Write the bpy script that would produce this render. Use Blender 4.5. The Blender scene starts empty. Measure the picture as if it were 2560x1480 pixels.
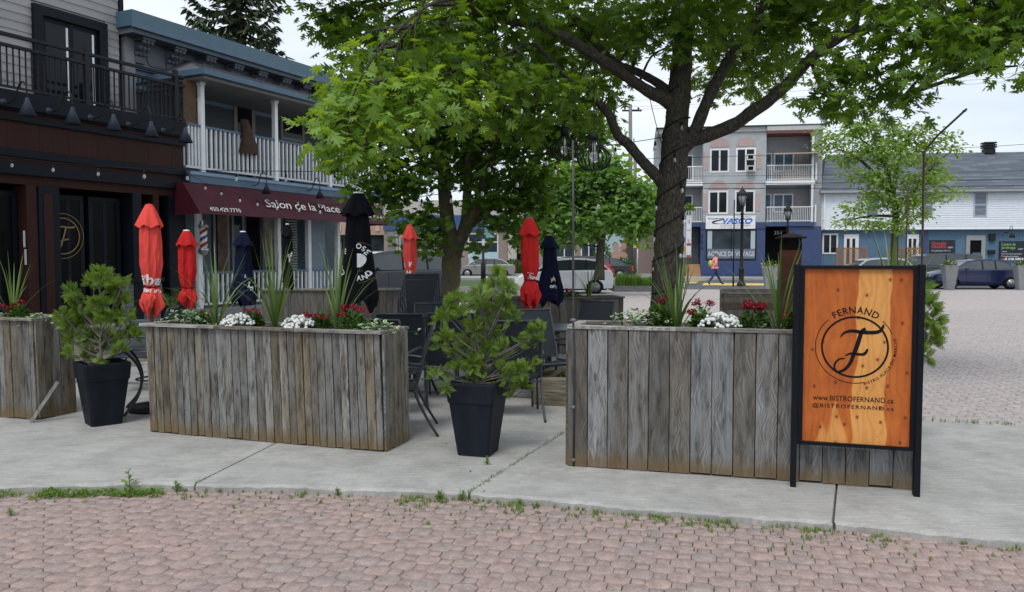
import bpy, bmesh, math, random
import numpy as np
from mathutils import Vector, Matrix, Euler
sc = bpy.context.scene
COL = sc.collection
R = math.radians
PI = math.pi
rng = random.Random(7)
nrg = np.random.default_rng(7)
# ------------------------------------------------------------------ camera
F_PX, PITCH, CAM = 2000.0, math.atan(100/2000.0), Vector((0, 0, 1.60))
cd = bpy.data.cameras.new('camera'); cam = bpy.data.objects.new('camera', cd); COL.objects.link(cam)
cd.sensor_width = 36; cd.lens = 36*F_PX/2560; cd.clip_start = .05; cd.clip_end = 3000
cam.location = CAM; cam.rotation_euler = (PI/2 - PITCH, 0, 0)
cd.dof.use_dof = True; cd.dof.focus_distance = 6.5; cd.dof.aperture_fstop = 16.0
sc.camera = cam
# ------------------------------------------------------------------ sky and sun
SUN_EL, SUN_AZ = 58, 200      # a high veiled sun behind the camera's left
w = bpy.data.worlds.new('World'); sc.world = w; w.use_nodes = True
nt = w.node_tree; bg = nt.nodes['Background']; bg.inputs['Strength'].default_value = 0.1
sky = nt.nodes.new('ShaderNodeTexSky'); sky.sky_type = 'NISHITA'; sky.sun_disc = False
sky.sun_elevation = R(SUN_EL); sky.sun_rotation = R(SUN_AZ)
tc = nt.nodes.new('ShaderNodeTexCoord'); mp = nt.nodes.new('ShaderNodeMapping'); mp.inputs['Scale'].default_value = (1, 1, 4.5)
nz = nt.nodes.new('ShaderNodeTexNoise'); nz.inputs['Scale'].default_value = 2.2; nz.inputs['Detail'].default_value = 5; nz.inputs['Roughness'].default_value = .5
cr = nt.nodes.new('ShaderNodeValToRGB')
cr.color_ramp.elements[0].position = .34; cr.color_ramp.elements[0].color = (.61, .69, .80, 1)
cr.color_ramp.elements[1].position = .66; cr.color_ramp.elements[1].color = (.82, .865, .925, 1)
vs = nt.nodes.new('ShaderNodeVectorMath'); vs.operation = 'SCALE'; vs.inputs['Scale'].default_value = 11.0
mx = nt.nodes.new('ShaderNodeMixRGB'); mx.inputs[0].default_value = .92
L = nt.links.new
L(tc.outputs['Generated'], mp.inputs[0]); L(mp.outputs[0], nz.inputs[0]); L(nz.outputs[0], cr.inputs[0]); L(cr.outputs[0], vs.inputs[0])
L(sky.outputs[0], mx.inputs[1]); L(vs.outputs[0], mx.inputs[2]); L(mx.outputs[0], bg.inputs[0])
sl = bpy.data.lights.new('sun', 'SUN'); sl.energy = 1.5; sl.angle = R(22); sl.color = (1, .97, .92)
so = bpy.data.objects.new('sun', sl); COL.objects.link(so)
az = R(SUN_AZ); el = R(SUN_EL)
sd = Vector((math.sin(az)*math.cos(el), math.cos(az)*math.cos(el), math.sin(el)))
so.rotation_euler = sd.to_track_quat('Z', 'Y').to_euler()
sc.view_settings.view_transform = 'Standard'; sc.view_settings.look = 'None'
sc.view_settings.exposure = 0.24; sc.view_settings.gamma = 1
try: sc.view_settings.use_curve_mapping = False
except Exception: pass

# ------------------------------------------------------------------ measuring helpers (photo pixel, 2560 wide -> point in the place)
RC = Euler((PI/2 - PITCH, 0, 0)).to_matrix()
def ray(px, py): return RC @ Vector(((px-1280)/F_PX, -(py-740)/F_PX, -1))
def at(px, py, Y):
    d = ray(px, py); return CAM + d*(Y/d.y)
def G(px, py, z=.05):
    d = ray(px, py); return CAM + d*((z-CAM.z)/d.z)
class Fr:
    """a facade's own axes: x along it, y into it, z up"""
    def __init__(s, o, ang): s.o = Vector((o[0], o[1], 0)); s.a = ang; s.m = Matrix.Translation(s.o) @ Matrix.Rotation(ang, 4, 'Z'); s.i = s.m.inverted()
    def hit(s, px, py, y=0.0):
        c = s.i @ CAM; d = s.i.to_3x3() @ ray(px, py); t = (y-c.y)/d.y; p = c+d*t; return p.x, p.z
    def x(s, px, y=0.0, py=640): return s.hit(px, py, y)[0]
    def loc(s, p): return s.i @ Vector(p)
    def w(s, x, y, z): return s.m @ Vector((x, y, z))

# ------------------------------------------------------------------ materials
MAT = {}
def nodes(name):
    m = bpy.data.materials.new(name); m.use_nodes = True; MAT[name] = m
    n = m.node_tree.nodes; l = m.node_tree.links; return m, n, l, n['Principled BSDF']
def N(n, t, **k):
    x = n.new(t)
    for a, b in k.items():
        if a in x.inputs: x.inputs[a].default_value = b
        else: setattr(x, a, b)
    return x
def rgb(c): return (c[0], c[1], c[2], 1)
def M(name, col, rough=.7, var=.12, scale=6, bump=.15, bscale=60, metal=0, col2=None, rnd=.08, spec=.5, coat=0, stretch=(1, 1, 1), dist=.01):
    if name in MAT: return MAT[name]
    if max(col) < .07 and spec == .5 and not metal and not coat: spec = .16; rough = min(1, rough+.08)
    m, n, l, b = nodes(name)
    tc = N(n, 'ShaderNodeTexCoord'); mp = N(n, 'ShaderNodeMapping'); mp.inputs['Scale'].default_value = stretch
    l.new(tc.outputs['Object'], mp.inputs[0])
    nz = N(n, 'ShaderNodeTexNoise', Scale=scale, Detail=6, Roughness=.65); l.new(mp.outputs[0], nz.inputs[0])
    cr = N(n, 'ShaderNodeValToRGB'); e = cr.color_ramp.elements
    c2 = col2 or tuple(min(1, c*(1+var)) for c in col); c1 = tuple(c*(1-var) for c in col) if not col2 else col
    e[0].position = .3; e[1].position = .7; e[0].color = rgb(c1); e[1].color = rgb(c2)
    l.new(nz.outputs[0], cr.inputs[0])
    oi = N(n, 'ShaderNodeObjectInfo'); mr = N(n, 'ShaderNodeMapRange'); mr.inputs[3].default_value = 1-rnd; mr.inputs[4].default_value = 1+rnd
    l.new(oi.outputs['Random'], mr.inputs[0])
    vm = N(n, 'ShaderNodeVectorMath', operation='SCALE'); l.new(cr.outputs[0], vm.inputs[0]); l.new(mr.outputs[0], vm.inputs['Scale'])
    l.new(vm.outputs[0], b.inputs['Base Color'])
    b.inputs['Roughness'].default_value = rough; b.inputs['Metallic'].default_value = metal
    b.inputs['Specular IOR Level'].default_value = spec; b.inputs['Coat Weight'].default_value = coat
    if bump:
        n2 = N(n, 'ShaderNodeTexNoise', Scale=bscale, Detail=4); l.new(mp.outputs[0], n2.inputs[0])
        bp = N(n, 'ShaderNodeBump', Strength=bump, Distance=dist); l.new(n2.outputs[0], bp.inputs['Height']); l.new(bp.outputs[0], b.inputs['Normal'])
    return m
def math_(n, l, op, a, b=None, clamp=False):
    x = N(n, 'ShaderNodeMath', operation=op); x.use_clamp = clamp
    for i, v in enumerate((a, b)):
        if v is None: continue
        if isinstance(v, (int, float)): x.inputs[i].default_value = v
        else: l.new(v, x.inputs[i])
    return x.outputs[0]
def mixc(n, l, f, a, b, mode='MIX'):
    x = N(n, 'ShaderNodeMixRGB', blend_type=mode)
    for i, v in enumerate((f, a, b)):
        if isinstance(v, (int, float)): x.inputs[i].default_value = v
        elif isinstance(v, tuple): x.inputs[i].default_value = rgb(v)
        else: l.new(v, x.inputs[i])
    return x.outputs[0]
def ramp(n, l, src, stops):
    x = N(n, 'ShaderNodeValToRGB'); e = x.color_ramp.elements
    while len(e) < len(stops): e.new(.5)
    for i, (p, c) in enumerate(stops):
        e[i].position = p; e[i].color = rgb(c) if isinstance(c, tuple) else (c, c, c, 1)
    l.new(src, x.inputs[0]); return x.outputs[0]
def rand_of(n, l):
    """one random number per object or, in a joined mesh, per piece"""
    oi = N(n, 'ShaderNodeObjectInfo'); at_ = N(n, 'ShaderNodeAttribute', attribute_name='rnd')
    return math_(n, l, 'FRACT', math_(n, l, 'ADD', oi.outputs['Random'], at_.outputs['Fac']))
def leafmat(name, dark, light, trans=.4, rough=.5, vein=False, tcol=None):
    m, n, l, b = nodes(name)
    r = rand_of(n, l)
    c = ramp(n, l, r, [(0, dark), (.5, tuple((a+b_)/2 for a, b_ in zip(dark, light))), (1, light)])
    b.inputs['Roughness'].default_value = rough
    l.new(c, b.inputs['Base Color'])
    tr = N(n, 'ShaderNodeBsdfTranslucent')
    tcx = mixc(n, l, 1.0, c, tcol or (1.5, 1.25, .35), 'MULTIPLY'); l.new(tcx, tr.inputs[0])
    ms = N(n, 'ShaderNodeMixShader'); ms.inputs[0].default_value = trans
    l.new(b.outputs[0], ms.inputs[1]); l.new(tr.outputs[0], ms.inputs[2]); l.new(ms.outputs[0], n['Material Output'].inputs[0])
    return m
def glass(name, tint=(.02, .025, .03), rough=.05):
    m, n, l, b = nodes(name)
    tc = N(n, 'ShaderNodeTexCoord'); nz = N(n, 'ShaderNodeTexNoise', Scale=1.2, Detail=3); l.new(tc.outputs['Object'], nz.inputs[0])
    c = ramp(n, l, nz.outputs[0], [(.35, tint), (.65, tuple(min(1, x*2.2) for x in tint))]); l.new(c, b.inputs['Base Color'])
    b.inputs['Roughness'].default_value = rough; b.inputs['Specular IOR Level'].default_value = .2
    return m

# ------------------------------------------------------------------ mesh building
class MB:
    def __init__(s): s.v = []; s.f = []; s.sm = []; s.mi = []; s.r = []
    def add(s, vs, fs, smooth=False, mi=0, r=None):
        o = len(s.v); s.v += [tuple(p) for p in vs]
        for f in fs: s.f.append(tuple(i+o for i in f)); s.sm.append(smooth); s.mi.append(mi)
        s.r += [rng.random() if r is None else r]*len(vs) if r is not None else [0]*len(vs)
        return s
    def box(s, x0, x1, y0, y1, z0, z1, mi=0, m=None):
        vs = [(x0, y0, z0), (x1, y0, z0), (x1, y1, z0), (x0, y1, z0), (x0, y0, z1), (x1, y0, z1), (x1, y1, z1), (x0, y1, z1)]
        if m is not None: vs = [m @ Vector(p) for p in vs]
        return s.add(vs, [(0, 3, 2, 1), (4, 5, 6, 7), (0, 1, 5, 4), (1, 2, 6, 5), (2, 3, 7, 6), (3, 0, 4, 7)], mi=mi)
    def hexa(s, b4, t4, mi=0):
        return s.add(list(b4)+list(t4), [(0, 3, 2, 1), (4, 5, 6, 7), (0, 1, 5, 4), (1, 2, 6, 5), (2, 3, 7, 6), (3, 0, 4, 7)], mi=mi)
    def prism(s, poly, z0, z1, mi=0, axis='z', m=None):
        n = len(poly); vs = []
        for z in (z0, z1):
            for a, b in poly: vs.append((a, b, z) if axis == 'z' else ((a, z, b) if axis == 'y' else (z, a, b)))
        if m is not None: vs = [m @ Vector(p) for p in vs]
        fs = [tuple(range(n))[::-1], tuple(range(n, 2*n))] + [(i, (i+1) % n, n+(i+1) % n, n+i) for i in range(n)]
        return s.add(vs, fs, mi=mi)
    def tube(s, pts, rad, seg=8, cap=True, mi=0, smooth=True, r=None):
        pts = [Vector(p) for p in pts]; n = len(pts)
        if not hasattr(rad, '__len__'): rad = [rad]*n
        up = Vector((0, 0, 1)); vs = []; fs = []
        t0 = (pts[1]-pts[0]).normalized(); a = t0.orthogonal().normalized()
        for i, p in enumerate(pts):
            t = (pts[min(i+1, n-1)]-pts[max(i-1, 0)])
            t = t.normalized() if t.length > 1e-9 else t0
            a = (a - t*a.dot(t)); a = a.normalized() if a.length > 1e-6 else t.orthogonal().normalized()
            b = t.cross(a)
            for k in range(seg):
                q = 2*PI*k/seg; vs.append(p + (a*math.cos(q)+b*math.sin(q))*rad[i])
        for i in range(n-1):
            for k in range(seg): fs.append((i*seg+k, i*seg+(k+1) % seg, (i+1)*seg+(k+1) % seg, (i+1)*seg+k))
        if cap: fs += [tuple(range(seg))[::-1], tuple(range((n-1)*seg, n*seg))]
        return s.add(vs, fs, smooth, mi, r)
    def lathe(s, prof, seg=16, c=(0, 0, 0), mi=0, smooth=True, sx=1, sy=1, rot=0):
        vs = []; fs = []; n = len(prof)
        for r_, z in prof:
            for k in range(seg):
                q = 2*PI*k/seg+rot; vs.append((c[0]+r_*sx*math.cos(q), c[1]+r_*sy*math.sin(q), c[2]+z))
        for i in range(n-1):
            for k in range(seg): fs.append((i*seg+k, i*seg+(k+1) % seg, (i+1)*seg+(k+1) % seg, (i+1)*seg+k))
        fs += [tuple(range(seg))[::-1], tuple(range((n-1)*seg, n*seg))]
        return s.add(vs, fs, smooth, mi)
    def quad(s, a, b, c, d, mi=0): return s.add([a, b, c, d], [(0, 1, 2, 3)], mi=mi)
    def ball(s, c, r, seg=8, rings=5, mi=0, sz=1):
        prof = [(max(1e-4, r*math.sin(PI*i/rings)), -r*sz*math.cos(PI*i/rings)) for i in range(rings+1)]
        return s.lathe(prof, seg, c, mi)
    def build(s, name, mats, parent=None, world=False, kind=None, label=None, inv=None):
        me = bpy.data.meshes.new(name)
        vs = s.v
        if world and parent is not None:
            iv = parent_matrix(parent).inverted(); vs = [iv @ Vector(p) for p in vs]
        me.from_pydata([tuple(p) for p in vs], [], s.f)
        me.polygons.foreach_set('use_smooth', s.sm)
        if not isinstance(mats, (list, tuple)): mats = [mats]
        for m in mats: me.materials.append(m)
        if any(s.mi): me.polygons.foreach_set('material_index', s.mi)
        if any(s.r):
            a = me.attributes.new('rnd', 'FLOAT', 'POINT'); a.data.foreach_set('value', s.r)
        me.update()
        o = bpy.data.objects.new(name, me); COL.objects.link(o)
        if parent is not None: o.parent = parent
        if kind: o['kind'] = kind
        if label: o['label'] = label
        return o
def parent_matrix(o):
    m = Matrix.LocRotScale(o.location, o.rotation_euler.to_quaternion(), o.scale)
    return parent_matrix(o.parent) @ m if o.parent else m
def part(name, mb, mat, parent, world=False, **k): return mb.build(name, mat, parent, world, **k)
def thing(name, label, cat, loc=(0, 0, 0), rotz=0, group=None):
    o = bpy.data.objects.new(name, None); COL.objects.link(o); o.empty_display_size = .2
    o.location = loc; o.rotation_euler = (0, 0, rotz); tag(o, label, cat, group); return o
def tag(o, label, cat, group=None):
    o['label'] = label; o['category'] = cat
    if group: o['group'] = group
    return o
def struct(o): o['kind'] = 'structure'; return o
def dup(root, loc, rotz, label=None, rx=0, ry=0):
    r = root.copy(); COL.objects.link(r); r.location = loc; r.rotation_euler = (rx, ry, rotz)
    if label: r['label'] = label
    for ch in [c for c in root.children]:
        c = ch.copy(); COL.objects.link(c); c.parent = r
        for g in ch.children:
            d = g.copy(); COL.objects.link(d); d.parent = c
    return r
def share(o, parent, loc=(0, 0, 0), rot=(0, 0, 0), scale=1):
    """one more piece with the same mesh"""
    c = o.copy(); COL.objects.link(c); c.parent = parent; c.location = loc; c.rotation_euler = rot
    c.scale = (scale, scale, scale) if not hasattr(scale, '__len__') else scale
    return c
def inst_mesh(name, tv, tp, mats3, locs, rnd, mat, parent=None, smooth=False, mi=None):
    """many small pieces (leaves, blades) in one mesh; tv template verts, tp template polygons"""
    tv = np.array(tv, float); n = len(locs); nv = len(tv)
    V = np.einsum('nij,vj->nvi', mats3, tv) + np.asarray(locs)[:, None, :]
    tl = np.array([i for p in tp for i in p]); ls = np.array([len(p) for p in tp])
    Lp = (tl[None, :] + (np.arange(n)*nv)[:, None]).ravel()
    tot = np.tile(ls, n); st = np.concatenate([[0], np.cumsum(tot)[:-1]])
    me = bpy.data.meshes.new(name)
    me.vertices.add(n*nv); me.vertices.foreach_set('co', V.ravel().astype(np.float32))
    me.loops.add(len(Lp)); me.loops.foreach_set('vertex_index', Lp.astype(np.int32))
    me.polygons.add(len(tot)); me.polygons.foreach_set('loop_start', st.astype(np.int32)); 
    try: me.polygons.foreach_set('loop_total', tot.astype(np.int32))
    except Exception: pass
    me.materials.append(mat) if not isinstance(mat, (list, tuple)) else [me.materials.append(m) for m in mat]
    if mi is not None: me.polygons.foreach_set('material_index', np.tile(np.array(mi, np.int32), n))
    me.update(calc_edges=True)
    a = me.attributes.new('rnd', 'FLOAT', 'POINT'); a.data.foreach_set('value', np.repeat(np.asarray(rnd), nv).astype(np.float32))
    if smooth: me.polygons.foreach_set('use_smooth', np.ones(len(tot), bool))
    o = bpy.data.objects.new(name, me); COL.objects.link(o)
    if parent is not None: o.parent = parent
    return o
def frames_from(dirs, ups, sizes):
    """rotation-scale matrices: local y along dirs, local z near ups"""
    y = dirs/np.linalg.norm(dirs, axis=1, keepdims=True)
    x = np.cross(y, ups); x /= np.maximum(np.linalg.norm(x, axis=1, keepdims=True), 1e-6)
    z = np.cross(x, y)
    return np.stack([x, y, z], axis=2)*np.asarray(sizes)[:, None, None]
def text_geo(s, size=1.0, shear=0.0, space=1.0, bold=0.0, align='CENTER', res=3):
    cu = bpy.data.curves.new('lettering', 'FONT'); cu.body = s; cu.size = size; cu.shear = shear; cu.space_character = space
    cu.align_x = align; cu.align_y = 'CENTER'; cu.offset = bold; cu.resolution_u = res
    o = bpy.data.objects.new('lettering', cu); me = bpy.data.meshes.new_from_object(o)
    vs = [tuple(v.co) for v in me.vertices]; fs = [tuple(p.vertices) for p in me.polygons]
    bpy.data.objects.remove(o); bpy.data.curves.remove(cu); bpy.data.meshes.remove(me)
    return vs, fs
def text_on(mb, s, size, fn, **k):
    """lettering laid on a surface; fn maps flat (x, y) to a point"""
    vs, fs = text_geo(s, size, **k); mb.add([fn(x, y) for x, y, _ in vs], fs)
def fit_text(mb, s, w, h, fn, **k):
    vs, fs = text_geo(s, 1.0, **k)
    xs = [v[0] for v in vs]; ys = [v[1] for v in vs]
    sx = w/max(1e-6, max(xs)-min(xs)); sy = h/max(1e-6, max(ys)-min(ys)); cx = (max(xs)+min(xs))/2; cy = (max(ys)+min(ys))/2
    mb.add([fn((x-cx)*sx, (y-cy)*sy) for x, y, _ in vs], fs)
def ribbon(mb, pts, wid, fn=lambda x, y: (x, y, 0)):
    """a stroke of varying width in the flat"""
    n = len(pts); vs = []
    for i in range(n):
        a = pts[max(0, i-1)]; b = pts[min(n-1, i+1)]; dx, dy = b[0]-a[0], b[1]-a[1]; q = math.hypot(dx, dy) or 1
        h = wid[i]/2; vs += [fn(pts[i][0]-dy/q*h, pts[i][1]+dx/q*h), fn(pts[i][0]+dy/q*h, pts[i][1]-dx/q*h)]
    mb.add(vs, [(2*i, 2*i+1, 2*i+3, 2*i+2) for i in range(n-1)])
def smoothpts(pts, k=6):
    """Catmull-Rom through points of any dimension"""
    P_ = [tuple(p) for p in pts]; P_ = [P_[0]]+P_+[P_[-1]]; out = []
    for i in range(1, len(P_)-2):
        for j in range(k):
            t = j/k; out.append(tuple(.5*((2*b)+(-a+c)*t+(2*a-5*b+4*c-d)*t*t+(-a+3*b-3*c+d)*t**3) for a, b, c, d in zip(P_[i-1], P_[i], P_[i+1], P_[i+2])))
    out.append(P_[-2]); return out
# ------------------------------------------------------------------ materials of the place
def plankmat(name, grey, brown, dark, patch=.5, rust=.6):
    m, n, l, b = nodes(name)
    tc = N(n, 'ShaderNodeTexCoord'); r = rand_of(n, l)
    off = N(n, 'ShaderNodeCombineXYZ'); l.new(math_(n, l, 'MULTIPLY', r, 37.0), off.inputs[0]); l.new(math_(n, l, 'MULTIPLY', r, 91.0), off.inputs[2])
    add = N(n, 'ShaderNodeVectorMath', operation='ADD'); l.new(tc.outputs['Object'], add.inputs[0]); l.new(off.outputs[0], add.inputs[1])
    def mapped(s):
        mp = N(n, 'ShaderNodeMapping'); mp.inputs['Scale'].default_value = s; l.new(add.outputs[0], mp.inputs[0]); return mp.outputs[0]
    # knots
    vo = N(n, 'ShaderNodeTexVoronoi', Scale=1.0, Randomness=1.0); vo.voronoi_dimensions = '2D'; sk_ = N(n, 'ShaderNodeSeparateXYZ'); l.new(mapped((7, 1, 2.3)), sk_.inputs[0]); ck_ = N(n, 'ShaderNodeCombineXYZ'); l.new(sk_.outputs[0], ck_.inputs[0]); l.new(sk_.outputs[2], ck_.inputs[1]); l.new(ck_.outputs[0], vo.inputs['Vector'])
    knot = ramp(n, l, vo.outputs['Distance'], [(0, 1.0), (.06, .9), (.10, 0.0)]); cs_ = N(n, 'ShaderNodeSeparateXYZ'); l.new(vo.outputs['Color'], cs_.inputs[0]); knot = math_(n, l, 'MULTIPLY', knot, math_(n, l, 'GREATER_THAN', cs_.outputs[0], .74))
    kh = ramp(n, l, vo.outputs['Distance'], [(0, 1.0), (.5, 0.0)])
    # grain
    wv = N(n, 'ShaderNodeTexWave', wave_type='BANDS', bands_direction='X', Scale=34.0, Distortion=9.0, Detail=3.0); wv.inputs['Detail Scale'].default_value = .9
    add2 = N(n, 'ShaderNodeVectorMath', operation='ADD'); cx = N(n, 'ShaderNodeCombineXYZ'); l.new(math_(n, l, 'MULTIPLY', kh, .05), cx.inputs[0])
    l.new(mapped((1, 1, .1)), add2.inputs[0]); l.new(cx.outputs[0], add2.inputs[1]); l.new(add2.outputs[0], wv.inputs['Vector'])
    fine = N(n, 'ShaderNodeTexNoise', Scale=1.0, Detail=5, Roughness=.7); l.new(mapped((260, 60, 7)), fine.inputs[0])
    pat = N(n, 'ShaderNodeTexNoise', Scale=1.0, Detail=5, Roughness=.62); l.new(mapped((9, 1, 2.1)), pat.inputs[0])
    blot = N(n, 'ShaderNodeTexNoise', Scale=1.0, Detail=6, Roughness=.7); l.new(mapped((17, 3, 3.0)), blot.inputs[0])
    f1 = math_(n, l, 'ADD', math_(n, l, 'MULTIPLY', math_(n, l, 'SUBTRACT', r, .5), .38), pat.outputs[0])
    tone = math_(n, l, 'ADD', math_(n, l, 'MULTIPLY', math_(n, l, 'FRACT', math_(n, l, 'MULTIPLY', r, 7.13)), .58), .68)
    base = mixc(n, l, ramp(n, l, f1, [(.38, 0.0), (.66, 1.0)]), grey, brown)
    tv = N(n, 'ShaderNodeVectorMath', operation='SCALE'); l.new(base, tv.inputs[0]); l.new(tone, tv.inputs['Scale']); base = tv.outputs[0]
    g = math_(n, l, 'ADD', math_(n, l, 'MULTIPLY', wv.outputs['Fac'], .28), math_(n, l, 'MULTIPLY', fine.outputs[0], .86))
    base = mixc(n, l, 1.0, base, ramp(n, l, g, [(.25, .42), (.55, .98), (.8, 1.42)]), 'MULTIPLY')
    base = mixc(n, l, math_(n, l, 'MULTIPLY', ramp(n, l, blot.outputs[0], [(.47, 0.0), (.68, 1.0)]), patch), base, dark)
    base = mixc(n, l, math_(n, l, 'MULTIPLY', knot, .75), base, (.055, .045, .038))
    # amber stain where the foot of the board drinks water
    sz = N(n, 'ShaderNodeSeparateXYZ'); l.new(tc.outputs['Object'], sz.inputs[0])
    zz = math_(n, l, 'SUBTRACT', sz.outputs[2], math_(n, l, 'MULTIPLY', blot.outputs[0], .10))
    st = ramp(n, l, zz, [(.0, 1.0), (.10, 0.0)])
    base = mixc(n, l, math_(n, l, 'MULTIPLY', st, rust), base, (.155, .105, .045))
    l.new(base, b.inputs['Base Color']); b.inputs['Roughness'].default_value = .88; b.inputs['Specular IOR Level'].default_value = .25
    bp = N(n, 'ShaderNodeBump', Strength=.7, Distance=.004); l.new(g, bp.inputs['Height']); l.new(bp.outputs[0], b.inputs['Normal'])
    return m
P_MIX = plankmat('weathered_pallet_wood', (.225, .222, .212), (.165, .138, .098), (.032, .029, .026), .97, .7)
P_GREY = plankmat('weathered_cedar_grey', (.205, .207, .210), (.150, .137, .118), (.040, .037, .033), .92, .75)
P_DARK = plankmat('old_dark_planks', (.15, .14, .13), (.10, .085, .07), (.04, .035, .03), .6, .2)
P_CAP = plankmat('weathered_cap_wood', (.27, .262, .25), (.19, .165, .13), (.07, .06, .05), .6, .0)
def pavermat(name, c1, c2, c3):
    m, n, l, b = nodes(name); tc = N(n, 'ShaderNodeTexCoord'); r = rand_of(n, l)
    geo = N(n, 'ShaderNodeNewGeometry')
    big = N(n, 'ShaderNodeTexNoise', Scale=.55, Detail=5, Roughness=.6); l.new(geo.outputs['Position'], big.inputs[0])
    mid = N(n, 'ShaderNodeTexNoise', Scale=14, Detail=6, Roughness=.75); l.new(geo.outputs['Position'], mid.inputs[0])
    sp = N(n, 'ShaderNodeTexVoronoi', Scale=62); l.new(geo.outputs['Position'], sp.inputs['Vector'])
    f = math_(n, l, 'ADD', math_(n, l, 'MULTIPLY', r, .55), math_(n, l, 'MULTIPLY', math_(n, l, 'SUBTRACT', big.outputs[0], .25), .9))
    c = ramp(n, l, f, [(.1, c3), (.45, c1), (.95, c2)])
    c = mixc(n, l, 1.0, c, ramp(n, l, mid.outputs[0], [(.32, .66), (.68, 1.22)]), 'MULTIPLY')
    c = mixc(n, l, ramp(n, l, sp.outputs['Distance'], [(.16, .62), (.30, 0.0)]), c, (.46, .41, .38))
    sp2 = N(n, 'ShaderNodeTexVoronoi', Scale=38); l.new(geo.outputs['Position'], sp2.inputs['Vector'])
    c = mixc(n, l, ramp(n, l, sp2.outputs['Distance'], [(.06, .7), (.13, 0.0)]), c, (.06, .05, .048))
    l.new(c, b.inputs['Base Color']); b.inputs['Roughness'].default_value = .92; b.inputs['Specular IOR Level'].default_value = .3
    nb = N(n, 'ShaderNodeTexNoise', Scale=160, Detail=3); l.new(geo.outputs['Position'], nb.inputs[0])
    bp = N(n, 'ShaderNodeBump', Strength=.55, Distance=.004); l.new(nb.outputs[0], bp.inputs['Height']); l.new(bp.outputs[0], b.inputs['Normal'])
    return m
PAVER = pavermat('pink_concrete_paver', (.330, .250, .228), (.380, .278, .246), (.305, .256, .240))
PAVER_FAR = pavermat('faded_pink_paver', (.41, .365, .352), (.435, .38, .362), (.395, .365, .355))
def concmat(name, a, b_, crack=.0):
    m, n, l, b = nodes(name); geo = N(n, 'ShaderNodeNewGeometry')
    mp = N(n, 'ShaderNodeMapping'); mp.inputs['Scale'].default_value = (1, 1, 1); mp.inputs['Rotation'].default_value = (0, 0, R(15)); l.new(geo.outputs['Position'], mp.inputs[0])
    big = N(n, 'ShaderNodeTexNoise', Scale=1.7, Detail=8, Roughness=.66); l.new(mp.outputs[0], big.inputs[0])
    mp2 = N(n, 'ShaderNodeMapping'); mp2.inputs['Scale'].default_value = (3, 60, 1); mp2.inputs['Rotation'].default_value = (0, 0, R(20)); l.new(geo.outputs['Position'], mp2.inputs[0])
    br = N(n, 'ShaderNodeTexNoise', Scale=1, Detail=4, Roughness=.7); l.new(mp2.outputs[0], br.inputs[0])
    fine = N(n, 'ShaderNodeTexNoise', Scale=90, Detail=4, Roughness=.8); l.new(geo.outputs['Position'], fine.inputs[0])
    c = ramp(n, l, big.outputs[0], [(.3, a), (.7, b_)])
    g = math_(n, l, 'ADD', math_(n, l, 'MULTIPLY', br.outputs[0], .5), math_(n, l, 'MULTIPLY', fine.outputs[0], .5))
    c = mixc(n, l, 1.0, c, ramp(n, l, g, [(.36, .70), (.64, 1.20)]), 'MULTIPLY')
    st = N(n, 'ShaderNodeTexNoise', Scale=3.3, Detail=8, Roughness=.75); l.new(geo.outputs['Position'], st.inputs[0])
    c = mixc(n, l, math_(n, l, 'MULTIPLY', ramp(n, l, st.outputs[0], [(.46, 0.0), (.64, 1.0)]), .55), c, (.23, .222, .205))
    pv = N(n, 'ShaderNodeTexVoronoi', Scale=26); l.new(geo.outputs['Position'], pv.inputs['Vector'])
    c = mixc(n, l, ramp(n, l, pv.outputs['Distance'], [(.03, .65), (.07, 0.0)]), c, (.08, .075, .07))
    l.new(c, b.inputs['Base Color']); b.inputs['Roughness'].default_value = .93; b.inputs['Specular IOR Level'].default_value = .25
    bp = N(n, 'ShaderNodeBump', Strength=.5, Distance=.004); l.new(g, bp.inputs['Height']); l.new(bp.outputs[0], b.inputs['Normal'])
    return m
CONC = concmat('brushed_concrete', (.33, .323, .305), (.435, .426, .405))
CONC_D = concmat('rough_old_concrete', (.27, .265, .25), (.42, .41, .39))
SLAB = concmat('patio_slab', (.26, .26, .25), (.33, .325, .315))
SANDJ = M('joint_sand_and_moss', (.10, .092, .078), .95, .4, 9, .6, 90, col2=(.14, .145, .085), rnd=0)
ASPH = M('asphalt', (.085, .09, .098), .9, .25, 3, .4, 120, rnd=0)
SIDEW = concmat('far_sidewalk', (.34, .335, .33), (.40, .39, .38))
SOIL = M('potting_soil', (.035, .025, .018), .95, .4, 30, .8, 80)
YEL = M('yellow_road_paint', (.62, .43, .12), .8, .3, 4, .2)
GRASSG = M('lawn_ground', (.055, .10, .025), .95, .35, 3, .4)
BLK = M('black_satin_metal', (.018, .019, .022), .42, .3, 8, .05, 90)
BLKW = M('black_painted_wood', (.006, .007, .011), .5, .35, 30, .25, 60, stretch=(1, 1, .1))
GSTEEL = M('grey_steel_pipe', (.16, .175, .19), .5, .35, 9, .1, metal=.4)
RUSTP = M('rusty_dark_pipe', (.055, .045, .042), .7, .5, 8, .25, 70, col2=(.13, .075, .055), metal=.2)
POTM = M('black_plastic_pot', (.004, .006, .010), .5, .45, 5, .12, 40, col2=(.013, .017, .025), stretch=(1, 1, .4))
SLING = M('charcoal_sling_mesh', (.019, .024, .032), .6, .15, 4, .3, 400, spec=.3)
CHAIRF = M('charcoal_powder_coat', (.035, .040, .047), .38, .2, 12, .08, spec=.45)
TABM = M('dark_table_glass', (.07, .085, .10), .3, .2, 3, .05)
WHT = M('white_paint', (.74, .75, .76), .5, .07, 5, .08)
WHTD = M('weathered_white_paint', (.60, .62, .64), .6, .12, 9, .12)
BLUET = M('grey_blue_trim', (.062, .112, .168), .45, .15, 4, .08)
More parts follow.
